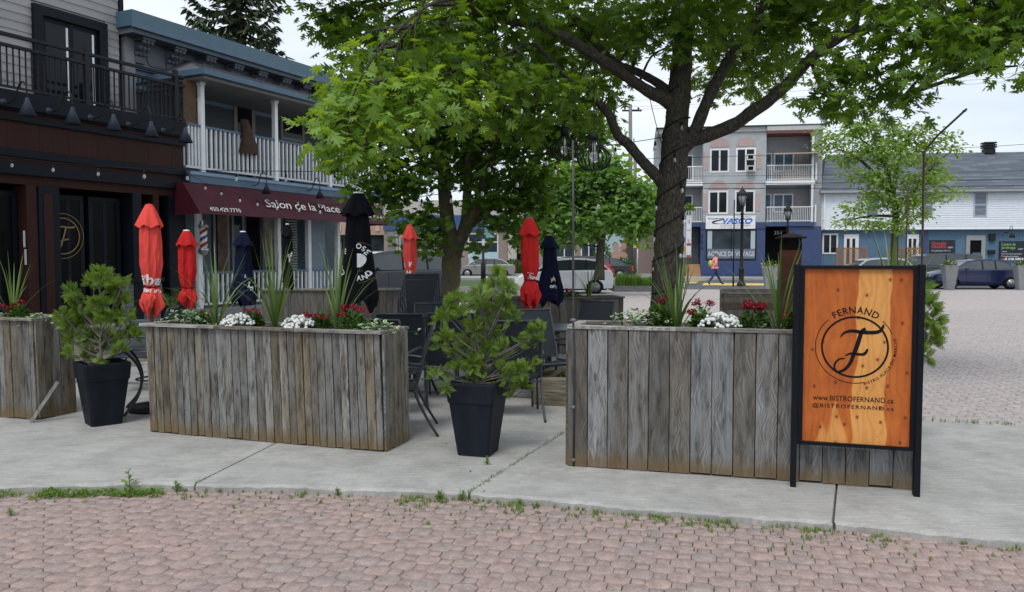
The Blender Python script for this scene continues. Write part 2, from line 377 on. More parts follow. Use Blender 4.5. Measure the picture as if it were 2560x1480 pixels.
BLUEW = M('blue_clapboard_paint', (.155, .245, .335), .6, .12, 4, .1)
SLATEW = M('slate_blue_clapboard', (.075, .10, .125), .6, .12, 4, .1)
GREYS = M('warm_grey_siding', (.295, .285, .28), .6, .08, 5, .12, 90, stretch=(1, 1, 1))
BRNP = M('dark_brown_panel', (.026, .010, .008), .55, .5, 5, .1, 60, col2=(.045, .019, .015), stretch=(14, 14, .35))
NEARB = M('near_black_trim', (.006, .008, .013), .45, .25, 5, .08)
DARKI = M('dark_interior', (.004, .004, .005), .8, .3, 2, .1)
MAROON = M('maroon_awning_vinyl', (.046, .007, .014), .45, .25, 3, .12, 8)
SHING = M('grey_roof_shingle', (.075, .078, .09), .9, .35, 20, .5, 80)
GLASS_D = glass('dark_window_glass', (.006, .008, .010))
GLASS_B = glass('blue_sky_glass', (.05, .075, .10))
GLASS_S = glass('storefront_glass', (.02, .028, .034))
RED = M('sun_faded_red_canvas', (.72, .072, .058), .85, .12, 5, .6, 16, spec=.2, stretch=(1, 1, .35), dist=.03)
RED2 = M('deep_red_canvas', (.50, .018, .018), .85, .14, 5, .6, 16, spec=.2, stretch=(1, 1, .35), dist=.03)
NAVY = M('navy_canvas', (.006, .008, .028), .85, .2, 5, .6, 16, stretch=(1, 1, .35), dist=.03)
BLKC = M('black_canvas', (.006, .006, .009), .85, .2, 5, .6, 16, stretch=(1, 1, .35), dist=.03)
WPRINT = M('white_print', (.78, .78, .78), .6, .05, 20, 0)
BPRINT = M('black_print', (.008, .007, .007), .5, .1, 20, 0)
GOLD = M('gold_print', (.20, .135, .035), .45, .1, 20, 0)
ALU = M('brushed_aluminium', (.45, .46, .48), .35, .1, 20, .05, metal=.8)
BULB = None
def bulbmat():
    m, n, l, b = nodes('clear_bulb_glass'); b.inputs['Base Color'].default_value = (.8, .82, .84, 1); b.inputs['Roughness'].default_value = .03
    b.inputs['Transmission Weight'].default_value = .8; b.inputs['IOR'].default_value = 1.3; return m
BULB = bulbmat()
BARK = None
def barkmat(name, a, b_, moss, mossf=.5):
    m, n, l, b = nodes(name); tc = N(n, 'ShaderNodeTexCoord'); mp = N(n, 'ShaderNodeMapping'); mp.inputs['Scale'].default_value = (1, 1, .22); l.new(tc.outputs['Object'], mp.inputs[0])
    v = N(n, 'ShaderNodeTexVoronoi', Scale=34, feature='DISTANCE_TO_EDGE'); 
    nz = N(n, 'ShaderNodeTexNoise', Scale=22, Detail=7, Roughness=.7); l.new(mp.outputs[0], nz.inputs[0])
    mpd = N(n, 'ShaderNodeVectorMath', operation='ADD'); sc_ = N(n, 'ShaderNodeVectorMath', operation='SCALE'); sc_.inputs['Scale'].default_value = .06
    l.new(nz.outputs['Color'], sc_.inputs[0]); l.new(mp.outputs[0], mpd.inputs[0]); l.new(sc_.outputs[0], mpd.inputs[1]); l.new(mpd.outputs[0], v.inputs['Vector'])
    g = math_(n, l, 'ADD', math_(n, l, 'MULTIPLY', ramp(n, l, v.outputs['Distance'], [(0, 0.0), (.12, 1.0)]), .5), math_(n, l, 'MULTIPLY', nz.outputs[0], .7))
    c = ramp(n, l, g, [(.25, a), (.85, b_)])
    mz = N(n, 'ShaderNodeTexNoise', Scale=2.4, Detail=7, Roughness=.7); l.new(tc.outputs['Object'], mz.inputs[0])
    c = mixc(n, l, math_(n, l, 'MULTIPLY', ramp(n, l, mz.outputs[0], [(.47, 0.0), (.62, 1.0)]), mossf), c, moss)
    lz = N(n, 'ShaderNodeTexNoise', Scale=26, Detail=4); l.new(tc.outputs['Object'], lz.inputs[0])
    c = mixc(n, l, math_(n, l, 'MULTIPLY', ramp(n, l, lz.outputs[0], [(.62, 0.0), (.70, 1.0)]), .55), c, (.20, .205, .185))
    l.new(c, b.inputs['Base Color']); b.inputs['Roughness'].default_value = .95; b.inputs['Specular IOR Level'].default_value = .2
    bp = N(n, 'ShaderNodeBump', Strength=.9, Distance=.012); l.new(g, bp.inputs['Height']); l.new(bp.outputs[0], b.inputs['Normal']); return m
BARK = barkmat('oak_bark', (.024, .021, .018), (.078, .069, .058), (.065, .065, .028), .4)
BARK2 = barkmat('maple_bark', (.075, .064, .046), (.165, .145, .108), (.17, .155, .045), .65)
L_OAK = leafmat('oak_leaf', (.065, .145, .018), (.17, .31, .045), .58, .5)
L_OAKL = leafmat('sunlit_oak_leaf', (.13, .26, .04), (.29, .46, .09), .52, .5)  # paler copy of the oak leaf; sunlight on the left clump put into its colour
L_MAP = leafmat('maple_leaf', (.050, .120, .018), (.13, .25, .04), .55, .5)
L_FAR = leafmat('far_tree_leaf', (.10, .22, .06), (.22, .40, .11), .5, .6)
L_LOC = leafmat('locust_leaf', (.13, .25, .06), (.29, .45, .12), .5, .6)
L_CED = leafmat('cedar_spray', (.075, .16, .02), (.235, .36, .05), .38, .6)
L_SPR = leafmat('spruce_needle', (.030, .055, .030), (.095, .125, .062), .15, .7)
L_COR = leafmat('cordyline_blade', (.055, .11, .03), (.17, .27, .07), .3, .4)
L_GRN = leafmat('garden_leaf', (.03, .08, .016), (.10, .20, .04), .35, .5)
L_WEED = leafmat('weed_leaf', (.08, .17, .035), (.22, .35, .08), .4, .6)
L_GRASS = leafmat('grass_blade', (.08, .17, .03), (.17, .32, .06), .35, .6)
L_VAR = leafmat('variegated_leaf', (.10, .20, .06), (.42, .52, .27), .3, .5)
CRED = M('crimson_petal', (.135, .001, .010), .8, .35, 60, 0, rnd=.35, spec=.1)
CWHT = M('white_petal', (.78, .79, .76), .7, .06, 80, .6, 120, rnd=.06)
CYEL = M('yellow_petal', (.6, .5, .1), .7, .2, 60, 0)
# ------------------------------------------------------------------ ground
E1 = Vector((math.cos(R(15)), -math.sin(R(15)), 0)); E2 = Vector((math.sin(R(15)), math.cos(R(15)), 0))
def sheet(name, poly, z, mat, kind='structure', thick=0.0):
    mb = MB(); n = len(poly); top = [(p[0], p[1], z) for p in poly]
    if thick:
        mb.prism([(p[0], p[1]) for p in poly], z-thick, z)
    else: mb.add(top, [tuple(range(n))])
    o = mb.build(name, mat); o['kind'] = kind; return o
sheet('ground', [(-900, -60), (900, -60), (900, 1500), (-900, 1500)], -.10, ASPH)
fe_px = [(0, 1217), (150, 1211), (305, 1208), (488, 1209), (609, 1213), (780, 1216), (965, 1223), (1173, 1231), (1280, 1240), (1500, 1260), (1737, 1280), (1920, 1293), (2086, 1306), (2300, 1327), (2550, 1349)]
FE = [(-14, 6.1), (-6, 5.62)]+[(G(a, b).x, G(a, b).y) for a, b in fe_px]
FE += [(FE[-1][0]+3, FE[-1][1]-.80), (FE[-1][0]+9, FE[-1][1]-2.4)]
def fe_y(x):
    for a, b in zip(FE, FE[1:]):
        if a[0] <= x <= b[0]: return a[1]+(b[1]-a[1])*(x-a[0])/(b[0]-a[0])
    return FE[0][1] if x < FE[0][0] else FE[-1][1]
BEL = [(-14, 10.9), (-4.6, 9.6), (-1, 9.0), (1.5, 8.25), (3.8, 7.47), (4.65, 7.24), (13, 5.0)]
def be_y(x):
    for a, b in zip(BEL, BEL[1:]):
        if a[0] <= x <= b[0]: return a[1]+(b[1]-a[1])*(x-a[0])/(b[0]-a[0])
    return 6
# paver bed
bed = sheet('paving_bed', [(-30, -8), (30, -8), (13, 7.5), (-14, 8)], -.016, SANDJ)
plz = sheet('plaza', [(-.5, 8.0), (1.5, 7.9), (3.8, 7.2), (4.65, 6.9), (14, 4.4), (60, 4), (60, 37.0), (6, 37.6), (-14, 38.2), (-14, 15), (-.5, 15)], .030, PAVER_FAR)
def paver_geo(poly, b=.0038, depth=.02):
    n = len(poly); v = [(x*(1-b/.06), y*(1-b/.06), 0) for x, y in poly]+[(x, y, -b*.8) for x, y in poly]+[(x, y, -depth) for x, y in poly]
    f = [tuple(range(n))]+[(n+i, n+(i+1) % n, (i+1) % n, i) for i in range(n)]+[(2*n+i, 2*n+(i+1) % n, n+(i+1) % n, n+i) for i in range(n)]
    return v, f
PP = .2; oa, ob = .0655, .0345; g_ = .0024
octp = [(oa-g_, -ob), (oa-g_, ob), (ob, oa-g_), (-ob, oa-g_), (-oa+g_, ob), (-oa+g_, -ob), (-ob, -oa+g_), (ob, -oa+g_)]
sq_ = .0345-g_*.55
sqp = [(sq_, -sq_), (sq_, sq_), (-sq_, sq_), (-sq_, -sq_)]
def paving(parent, inside, z, bounds, mat, nind, seed, bulge=1.0):
    rr = random.Random(seed); items = []
    i0, i1, j0, j1 = bounds
    for i in range(i0, i1):
        for j in range(j0, j1):
            for k, (du, dv) in enumerate(((0, 0), (.5, .5), (.5, 0), (0, .5))):
                u, v = (i+du)*PP, (j+dv)*PP
                # each row wanders a little
                u += .004*math.sin(v*3.1)+rr.uniform(-.002, .002); v += .006*math.sin(u*1.3)+rr.uniform(-.002, .002)
                p = E1*u+E2*v
                if inside(p.x, p.y): items.append((p.x, p.y, k))
    items.sort(key=lambda t: t[0]**2+t[1]**2)
    ov, of = paver_geo(octp); sv, sf = paver_geo(sqp)
    protos = {}
    def orient():
        return Matrix.Rotation(R(-15)+rr.uniform(-.02, .02), 4, 'Z') @ Matrix.Rotation(rr.uniform(-.011, .011), 4, 'X') @ Matrix.Rotation(rr.uniform(-.011, .011), 4, 'Y')
    for n_, (x, y, k) in enumerate(items[:nind]):
        big = k < 2; key = big
        m = orient(); zz = z+rr.uniform(-.0025, .0025)
        if key not in protos:
            mb = MB().add(ov if big else sv, of if big else sf); o = mb.build('paver', mat, parent); protos[key] = o
            o.location = (x, y, zz); o.rotation_euler = m.to_euler()
        else: share(protos[key], parent, (x, y, zz), m.to_euler())
    for big in (True, False):
        rest = [t for t in items[nind:] if (t[2] < 2) == big]
        if not rest: continue
        ms = np.array([np.array(orient())[:3, :3] for _ in rest]); lc = np.array([(x, y, z+rr.uniform(-.0025, .0025)) for x, y, _ in rest])
        o = inst_mesh('pavers', ov if big else sv, of if big else sf, ms, lc, nrg.random(len(rest)), mat, parent); o['kind'] = 'stuff'
    return len(items)
paving(bed, lambda x, y: 2.9 < y < fe_y(x)+.12 and abs(x) < .70*y+.6, 0.0, (-34, 40, -14, 50), PAVER, 300, 3)
paving(plz, lambda x, y: be_y(x)-.05 < y < 23 and .40*y < x < .72*y+.5 and x > 2.6, .05, (0, 90, 20, 150), PAVER_FAR, 290, 4)
# concrete walk, slab by slab
J = [(G(488, 1209), G(686, 1110)), (G(1173, 1231), G(1419, 1075)), (G(2086, 1306), G(2094, 1212))]
def jend(j):
    a, b = j; d = (b-a).normalized(); t = 0
    while (a+d*t).y < be_y((a+d*t).x) and t < 8: t += .02
    q = a+d*t; return q
js = [(-13.5, None)]+[(j[0], jend(j)) for j in J]+[(12.5, None)]
edges = []
xs = [-13.5]+[j[0].x for j in J]+[12.5]; xb = [-13.5]+[jend(j).x for j in J]+[12.5]
crk = struct(MB().prism([(a, b+.03) for a, b in FE]+[(a, b-.03) for a, b in BEL[::-1]], -.1, .018).build('joint_fill', SANDJ))
for k in range(4):
    x0, x1 = xs[k]+.008, xs[k+1]-.008; b0, b1 = xb[k]+.008, xb[k+1]-.008
    n = int((x1-x0)/.05); rr = random.Random(k)
    fr = []
    for i in range(n+1):
        x = x0+(x1-x0)*i/n; fr.append((x, fe_y(x)+rr.uniform(-.008, .008)+.012*math.sin(x*7)))
    bk = [(b1+(b0-b1)*i/20, be_y(b1+(b0-b1)*i/20)) for i in range(21)]
    top = .05; mb = MB(); P_ = fr+bk; m_ = len(fr)
    top_v = [(x, y+(.016+rr.uniform(0, .012) if i < m_ else 0), top) for i, (x, y) in enumerate(P_)]; nn = len(P_)
    mid_v = [(x, y, top-.012-rr.uniform(0, .008)) for x, y in P_]; bot_v = [(x, y, -.06) for x, y in P_]
    mb.add(top_v+mid_v+bot_v, [tuple(range(nn))]+[(nn+i, nn+(i+1) % nn, (i+1) % nn, i) for i in range(nn)]+[(2*nn+i, 2*nn+(i+1) % nn, nn+(i+1) % nn, nn+i) for i in range(nn)])
    struct(mb.build('concrete_slab', CONC))
# patio of stone slabs behind the walk
pat = struct(MB().prism([(-14, 10.8), (-4.6, 9.55), (-1, 8.95), (.6, 8.5), (1.5, 8.2), (1.5, 16), (-3, 21), (-14, 21)], -.08, .033).build('patio', SANDJ))
rr = random.Random(5)
pv = MB().add(*paver_geo([(.245, -.14), (.245, .14), (-.245, .14), (-.245, -.14)], .004)).build('slab', SLAB, pat)
first = True
for i in range(-16, 8):
    for j in range(14, 60):
        u = i*.5+(.25 if j % 2 else 0); v = j*.29; p = E1*u+E2*v
        if be_y(p.x)+.16 < p.y < 15 and -.46*p.y-1 < p.x < 1.2 and abs(p.x) < .6*p.y:
            if first: pv.location = (p.x, p.y, .05); pv.rotation_euler = (0, 0, R(-15)); first = False
            else:
                if len(pat.children) < 280: share(pv, pat, (p.x, p.y, .05+rr.uniform(-.003, .003)), (rr.uniform(-.006, .006), rr.uniform(-.006, .006), R(-15)))
# street, far pavement, crossing, lawn and low wall
sheet('street', [(-120, 37.0), (120, 36.2), (120, 52.5), (-120, 56)], .0, ASPH)
so_ = sheet('far_sidewalk', [(-120, 55), (120, 51.6), (120, 80), (-120, 80)], .14, SIDEW, thick=.2)
def gpoly(px, z): return [(G(a, b, z).x, G(a, b, z).y) for a, b in px]
for nm, px in (('crossing_stripe', [(1760, 707.5), (1925, 708.5), (1925, 713.5), (1755, 713)]), ('crossing_stripe', [(1716, 697), (1760, 695), (1765, 701), (1712, 702)]), ('crossing_stripe', [(1716, 689), (1812, 690.5), (1800, 694.5), (1716, 695)]), ('crossing_stripe', [(1720, 704), (1748, 704), (1738, 708), (1712, 708)])):
    sheet(nm, gpoly(px, .004), .004, YEL)
LAWN = struct(MB().prism([(-18, 27.5), (-4, 26.6), (-.5, 27.2), (-.2, 34), (-2, 49), (-26, 49)], -.05, .10).build('lawn', GRASSG))
# low concrete retaining blocks along the lawn, curbed flower bed
def wob(mb, s=.01, seed=0):
    r_ = random.Random(seed); mb.v = [(x+r_.uniform(-s, s), y+r_.uniform(-s, s), z+r_.uniform(-s, s)) for x, y, z in mb.v]; return mb
lw = thing('retaining_wall', 'low crumbling grey concrete block wall edging the lawn behind the maple trunk', 'low wall', (-2, 24, 0))
a, b = G(1000, 745), G(1330, 742)
xs_ = [1000, 1068, 1128, 1200, 1262, 1335]; 
for i in range(5):
    p, q = G(xs_[i], 744-i*.5), G(xs_[i+1], 744-(i+1)*.5); d = (q-p).normalized(); nrm = Vector((-d.y, d.x, 0)); h = .30+.14*(i in (2, 3, 4))
    mb = MB(); N_ = 6; rr = random.Random(i)
    for k in range(N_):
        s0 = p+(q-p)*(k/N_)+d*.01*(k == 0); s1 = p+(q-p)*((k+1)/N_)-d*.02*(k == N_-1); ha, hb = h, h
        mb.hexa([(s0.x, s0.y, 0), (s1.x, s1.y, 0), tuple(s1+nrm*.3)[:2]+(0,), tuple(s0+nrm*.3)[:2]+(0,)], [(s0.x, s0.y, ha), (s1.x, s1.y, hb), tuple(s1+nrm*.3)[:2]+(hb,), tuple(s0+nrm*.3)[:2]+(ha,)])
    part('block', mb, CONC_D, lw, True)
def grass_patch(name, pts, h, n_blades, mat=None, parent=None, wid=.006, lean=.5, kind='stuff', z=.0):
    """tufts of blades; pts = list of (x, y, z, spread)"""
    T = [(-1, 0, 0), (1, 0, 0), (.75, .12, .55), (-.75, .12, .55), (0, .45, 1)]; Pq = [(0, 1, 2, 3), (3, 2, 4)]
    loc = []; ms = []
    for (x, y, zz, s) in pts:
        for _ in range(n_blades):
            a = nrg.random()*2*PI; r_ = s*math.sqrt(nrg.random()); hh = h*(.45+.75*nrg.random())
            yaw = nrg.random()*2*PI; le = lean*(.2+nrg.random())
            m = Matrix.Rotation(yaw, 3, 'Z') @ Matrix(((wid, 0, 0), (0, hh*le, 0), (0, 0, hh)))
            loc.append((x+r_*math.cos(a), y+r_*math.sin(a), zz)); ms.append(np.array(m))
    o = inst_mesh(name, T, Pq, np.array(ms), np.array(loc), nrg.random(len(loc)), mat or L_GRASS, parent)
    if kind: o['kind'] = kind
    return o
lp = []
for _ in range(3200):
    x = rng.uniform(-14, -.4); y = rng.uniform(27.6, 36); lp.append((x, y, .10, .12))
g = grass_patch('grass', lp, .16, 5, wid=.016); g['label'] = 'unmown green grass of the lawn behind the maple'
g['category'] = 'grass'
# moss and short grass in the joints at the concrete's edge
lp = []
cl_ = [(rng.choice([rng.uniform(-40, 2560), rng.uniform(1050, 2150)]), rng.uniform(8, 40)) for _ in range(46)]
for cx_, cw in cl_:
    for _ in range(rng.randint(2, 12)):
        px = rng.gauss(cx_, cw); x = (px-1280)/2000*5.3; y = fe_y(x)-abs(rng.gauss(0, .10))-.005; lp.append((x, y, 0, .014))
for _ in range(130):
    # blades follow the joints between the pavers
    x = rng.uniform(-2.2, 2.2); y = fe_y(x)-rng.random()**2*.55; lp.append((x, y, 0, .006))
for _ in range(40):
    x = rng.uniform(-3.4, -2.4); y = fe_y(x)-abs(rng.gauss(0, .05))-.02; lp.append((x, y, 0, .03))
g2 = grass_patch('grass', lp, .030, 8, L_WEED, wid=.0020, lean=1.3); tag(g2, 'short grass and moss growing between the pavers along the concrete edge', 'grass')
jp = []
for j, cnt in ((J[1], 60), (J[0], 6)):
    for _ in range(cnt):
        t = rng.random()**1.3; p = j[0].lerp(j[1], t*(1.0 if j is J[1] else .3)); jp.append((p.x, p.y, .02, .02))
for _ in range(14): p = J[1][0].lerp(J[1][1], rng.uniform(.12, .25)); jp.append((p.x, p.y, .02, .03))
g3 = grass_patch('grass', jp, .05, 7, wid=.0025, lean=.9); tag(g3, 'tufts of grass sprouting from the joint in the concrete beside the right pot', 'grass')
pp_ = []
for _ in range(34):
    x = rng.uniform(3.2, 5.2); y = be_y(x)+abs(rng.gauss(0, .03)); pp_.append((x, y, .05, .02))
g4 = grass_patch('grass', pp_, .045, 6, wid=.003, lean=.9); tag(g4, 'thin line of grass where the far pavers meet the concrete', 'grass')
# ------------------------------------------------------------------ helpers for facades (local: x along, y into the building, z up)
def bx(name, mat, par, *dims, **k):
    mb = MB()
    if dims and hasattr(dims[0], '__len__'):
        for d in dims: mb.box(*d)
    else: mb.box(*dims)
    return part(name, mb, mat, par, **k)
def rail(par, x0, x1, y0, z0, z1, n, mat, capmat=None, bw=.022, along='x', name='baluster', top=.05, bot=.05):
    """railing between x0..x1 (or y when along='y'), each baluster its own piece"""
    o = MB(); 
    def B(a0, a1, b0, b1, c0, c1): return (a0, a1, b0, b1, c0, c1) if along == 'x' else (b0, b1, a0, a1, c0, c1)
    bx('top_rail', capmat or mat, par, *B(x0, x1, y0-.04, y0+.04, z1-top, z1)); bx('bottom_rail', mat, par, *B(x0, x1, y0-.02, y0+.02, z0, z0+bot))
    pr = MB().box(-bw/2, bw/2, -bw/2, bw/2, z0+bot, z1-top).build(name, mat, par)
    for i in range(n):
        s = x0+(x1-x0)*(i+.5)/n; p = (s, y0, 0) if along == 'x' else (y0, s, 0)
        if i == 0: pr.location = p
        else: share(pr, par, p)
def window(par, x0, x1, z0, z1, y=0.0, fr=.07, panes=2, fmat=None, gmat=None, proud=.03, name='window', sill=True, horiz=False, depth=.08):
    """frame with its panes as sub-parts, standing in a wall face at y"""
    fmat = fmat or WHT; gmat = gmat or GLASS_D
    f = MB(); yo, yi = y-proud, y+depth
    f.box(x0, x1, yo, yi, z0, z0+fr); f.box(x0, x1, yo, yi, z1-fr, z1); f.box(x0, x0+fr, yo, yi, z0+fr, z1-fr); f.box(x1-fr, x1, yo, yi, z0+fr, z1-fr)
    ed = [x0+fr+(x1-x0-2*fr)*i/panes for i in range(panes+1)] if not horiz else [z0+fr+(z1-z0-2*fr)*i/panes for i in range(panes+1)]
    for e in ed[1:-1]:
        if not horiz: f.box(e-fr*.45, e+fr*.45, yo+.004, yi, z0+fr, z1-fr)
        else: f.box(x0+fr, x1-fr, yo+.004, yi, e-fr*.45, e+fr*.45)
    o = part(name, f, fmat, par)
    for a, b in zip(ed, ed[1:]):
        if not horiz: bx('pane', gmat, o, a+.003, b-.003, yo+.010, yo+.020, z0+fr+.002, z1-fr-.002)
        else: bx('pane', gmat, o, x0+fr+.002, x1-fr-.002, yo+.010, yo+.020, a+.003, b-.003)
    return o
def boards(par, x0, x1, y, z0, z1, hgt, mat, holes=(), name='siding_board', t=.018):
    """overlapping clapboards, cut round openings (x0, x1, z0, z1)"""
    z = z0
    while z < z1-.01:
        zt = min(z+hgt, z1); segs = [(x0, x1)]
        for hx0, hx1, hz0, hz1 in holes:
            if zt > hz0+.01 and z < hz1-.01:
                ns = []
                for a, b in segs:
                    if hx1 <= a or hx0 >= b: ns.append((a, b)); continue
                    if hx0 > a: ns.append((a, hx0))
                    if hx1 < b: ns.append((hx1, b))
                segs = ns
        for a, b in segs:
            mb = MB(); mb.add([(a, y-t, z), (b, y-t, z), (b, y-.003, zt+.004), (a, y-.003, zt+.004), (a, y+.01, z), (b, y+.01, z), (b, y+.01, zt+.004), (a, y+.01, zt+.004)], [(0, 1, 2, 3), (0, 4, 5, 1), (1, 5, 6, 2), (3, 2, 6, 7), (0, 3, 7, 4)])
            part(name, mb, mat, par)
        z = zt
def gooseneck(par, x, z, out=.75, name='wall_lamp', label='', mat=None, rise=.28, group=None, s=1.0):
    """a thing of its own hung on the wall: x, z on the face y=0 of par's frame"""
    f = parent_matrix(par); t = thing('wall_lamp', label, 'wall lamp', f @ Vector((x, -.09, z)), par.rotation_euler.z, group); mat = mat or M('dark_blue_grey_enamel', (.035, .045, .065), .35, .2, 10, .05)
    part('wall_plate', MB().ball((0, -.03*s, 0), .075*s, 12, 7), mat, t)
    arc = smoothpts([(0, -.05*s, 0), (.0, -.22*s, -.02*s), (0, -.42*s, .04*s), (0, -.56*s, rise*s), (0, -.70*s, (rise+.06)*s), (0, -.80*s, rise*s*.7), (0, -.80*s, -.02*s)], 5)
    part('arm', MB().tube(arc, .016*s, 8), BLK, t)
    part('lamp_shade', MB().lathe([(.035*s, .02*s), (.045*s, -.03*s), (.05*s, -.06*s), (.17*s, -.33*s), (.165*s, -.33*s), (.04*s, -.07*s)][::-1], 20, (0, -.80*s, 0)), mat, t); return t
# ------------------------------------------------------------------ west side: bistro and barber shop share one line
P1 = at(510, 424, 19.2); FA = Fr((P1.x, P1.y), R(64.1)); AW = R(64.1)
ux, uy = FA.w(-.69, 0, 0).x, FA.w(-.69, 0, 0).y
bis = thing('bistro_building', 'dark brown bistro front with grey sided upper floor and black balcony', 'building', FA.o, AW)
xR = FA.x(461); xL = -14.0; hz = lambda px, py, y=0: FA.hit(px, py, y)[1]
zb = [hz(0, p) for p in (252, 272, 284, 368, 388, 402, 432, 440)]
# upper floor set back
y2 = 1.5; xc2 = FA.x(311, y2)
zD = hz(0, 226); zTop = 8.9
dx0, dx1 = FA.x(95, y2), FA.x(276, y2); dzt = FA.hit(95, 14, y2)[1]; dzt2 = FA.hit(276, 65, y2)[1]; dzt = (dzt+dzt2)/2
bx('upper_wall', GREYS, bis, xL, xc2, y2+.02, y2+6, zD-.1, zTop)
boards(bis, xL, xc2-.02, y2, zD, zTop-.62, .178, GREYS, [(dx0, dx1, zD-.1, dzt)])
zband = FA.hit(305, 42, y2)[1]
bx('frieze_board', M('grey_frieze', (.235, .22, .22), .6, .1, 5, .1), bis, xL, xc2, y2-.04, y2+.02, zTop-.62, zTop-.30)
bx('corner_post', NEARB, bis, xc2-.01, xc2+.09, y2-.06, y2+.10, zband-.3, zTop+.6)
for (a, b, c, d) in ((dx0, dx0+.20, zD, dzt), (dx1-.20, dx1, zD, dzt), (dx0+.20, dx1-.20, dzt-.20, dzt)): bx('door_casing', NEARB, bis, a, b, y2-.10, y2+.1, c, d)
dr = bx('patio_door', NEARB, bis, (dx0+.20, dx0+.30, y2-.02, y2+.06, zD, dzt-.20), (dx1-.30, dx1-.20, y2-.02, y2+.06, zD, dzt-.20), ((dx0+dx1)/2-.06, (dx0+dx1)/2+.06, y2-.03, y2+.06, zD, dzt-.20), (dx0+.30, dx1-.30, y2-.02, y2+.06, dzt-.30, dzt-.20))
mxd = (dx0+dx1)/2
for a, b in ((dx0+.30, mxd-.06), (mxd+.06, dx1-.30)):
    bx('pane', GLASS_D, dr, a, b, y2-.014, y2-.004, zD, dzt-.30); bx('white_edge', WHT, dr, b-.05, b-.004, y2-.03, y2-.016, zD+.05, dzt-.32)
# deck and black balcony
bx('deck', NEARB, bis, (xL, xR, -.10, y2, zD-.14, zD-.02))
bx('deck_fascia', NEARB, bis, xL, xR, -.14, -.10, zD-.30, zD+.02)
zh = hz(0, 99, -.60)
zt_ = zD+1.06
for z_ in (zt_, zt_-.20): bx('hand_rail', BLK, bis, xL, xR, -.14, -.06, z_-.055, z_)
bx('foot_rail', BLK, bis, xL, xR, -.12, -.08, zD+.06, zD+.10)
for px in (-300, 228, 447): xx = FA.x(px, -.1); bx('rail_post', BLK, bis, xx-.045, xx+.045, -.145, -.055, zD, zt_+.10)
bx('end_rail', BLK, bis, (xR-.03, xR+.03, -.06, y2, zt_-.055, zt_), (xR-.03, xR+.03, -.06, y2, zt_-.255, zt_-.20), (xR-.03, xR+.03, -.06, y2, zD+.06, zD+.10))
pr = MB().box(-.011, .011, -.011, .011, zD+.10, zt_-.25).build('baluster', BLK, bis); k = 0; s = xL+.1
while s < xR-.05:
    if k == 0: pr.location = (s, -.10, 0)
    else: share(pr, bis, (s, -.10, 0))
    s += .118; k += 1
for i in range(11): share(pr, bis, (xR, .05+i*.13, 0))
# ground floor front
bx('lamp_beam', NEARB, bis, xL, xR, -.08, .3, zb[1], zD-.30)
bx('upper_board', BRNP, bis, xL, xR, -.03, .3, zb[2]+.0, zb[1]-.002)
bx('trim_board', NEARB, bis, xL, xR, -.09, .3, zb[2]-.10, zb[2])
xx = xL; kk = 0
while xx < xR-.02:
    w_ = min(.62, xR-xx); bx('fascia_panel', BRNP, bis, xx+.003, xx+w_-.003, -.04, .3, zb[3], zb[2]-.102); xx += w_
bx('trim_board', NEARB, bis, xL, xR, -.09, .3, zb[4], zb[3]-.002); bx('lower_board', BRNP, bis, xL, xR, -.03, .3, zb[5], zb[4]-.002)
bx('trim_board', NEARB, bis, xL, xR, -.10, .3, zb[6], zb[5]-.002); bx('lintel', BRNP, bis, xL, xR, -.02, .3, zb[7]-.12, zb[6]-.002)
zl = zb[7]-.122
pil = [(FA.x(68), FA.x(94), BRNP), (FA.x(96), FA.x(148), NEARB), (FA.x(330), FA.x(352), NEARB), (FA.x(384), FA.x(398), BRNP), (FA.x(420), xR, NEARB)]
for a, b, m in pil: bx('pilaster', m, bis, a, b, -.06 if m is NEARB else -.03, .35, .05, zl)
a, b = FA.x(108), FA.x(130); bx('pilaster_inlay', BRNP, bis, a, b, -.072, -.061, .3, zl-.15)
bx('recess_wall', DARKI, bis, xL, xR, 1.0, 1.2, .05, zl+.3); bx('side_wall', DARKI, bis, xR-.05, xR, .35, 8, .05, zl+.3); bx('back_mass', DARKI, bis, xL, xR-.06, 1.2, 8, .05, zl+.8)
bx('step', SLAB, bis, xL, xR-.5, -.25, 1.0, 0, .16)
wn = [(FA.x(-40), FA.x(66)), (FA.x(150), FA.x(232)), (FA.x(240), FA.x(322))]
for a, b in wn: window(bis, a+.02, b-.02, .55, zl-.12, y=.25, fr=.09, panes=2, fmat=NEARB, gmat=M('unlit_glass', (.003, .003, .004), .25, .3, 2, 0, spec=.07))
a, b = FA.x(300), FA.x(400); zt2 = hz(330, 706); boards(bis, a, b, -.03, .08, zt2, .085, M('grey_low_siding', (.10, .10, .115), .6, .1, 5, .1)); bx('sill_board', NEARB, bis, a-.03, b+.03, -.1, .2, zt2, zt2+.10)
# lit strip, gold mark on the glass
bx('door_strip', M('frosted_strip', (.42, .42, .44), .5, .2, 60, .3), bis, FA.x(52), FA.x(57), -.09, -.085, hz(55, 618), hz(55, 577)); bx('door_strip', M('frosted_strip', (.4, .4, .4)), bis, FA.x(54), FA.x(59), -.09, -.085, hz(57, 662), hz(57, 623))
gx, gz = FA.hit(157, 590, .21); gr = .36
mb = MB()
for r_, w_ in ((gr, .022), (gr*1.25, .012)):
    vs = []
    for i in range(49):
        q = 2*PI*i/48
        for rr_ in (r_-w_/2, r_+w_/2): vs.append((gx+rr_*math.cos(q), .205, gz+rr_*math.sin(q)))
    mb.add(vs, [(2*i, 2*i+1, 2*i+3, 2*i+2) for i in range(48)])
fq = lambda x, y: (gx+x*gr/88, .203, gz-y*gr/88)
pts = smoothpts([(-38, -27), (-28, -40), (-8, -46), (20, -43), (48, -43), (64, -47)], 4); ribbon(mb, pts, [8]*len(pts), fq)
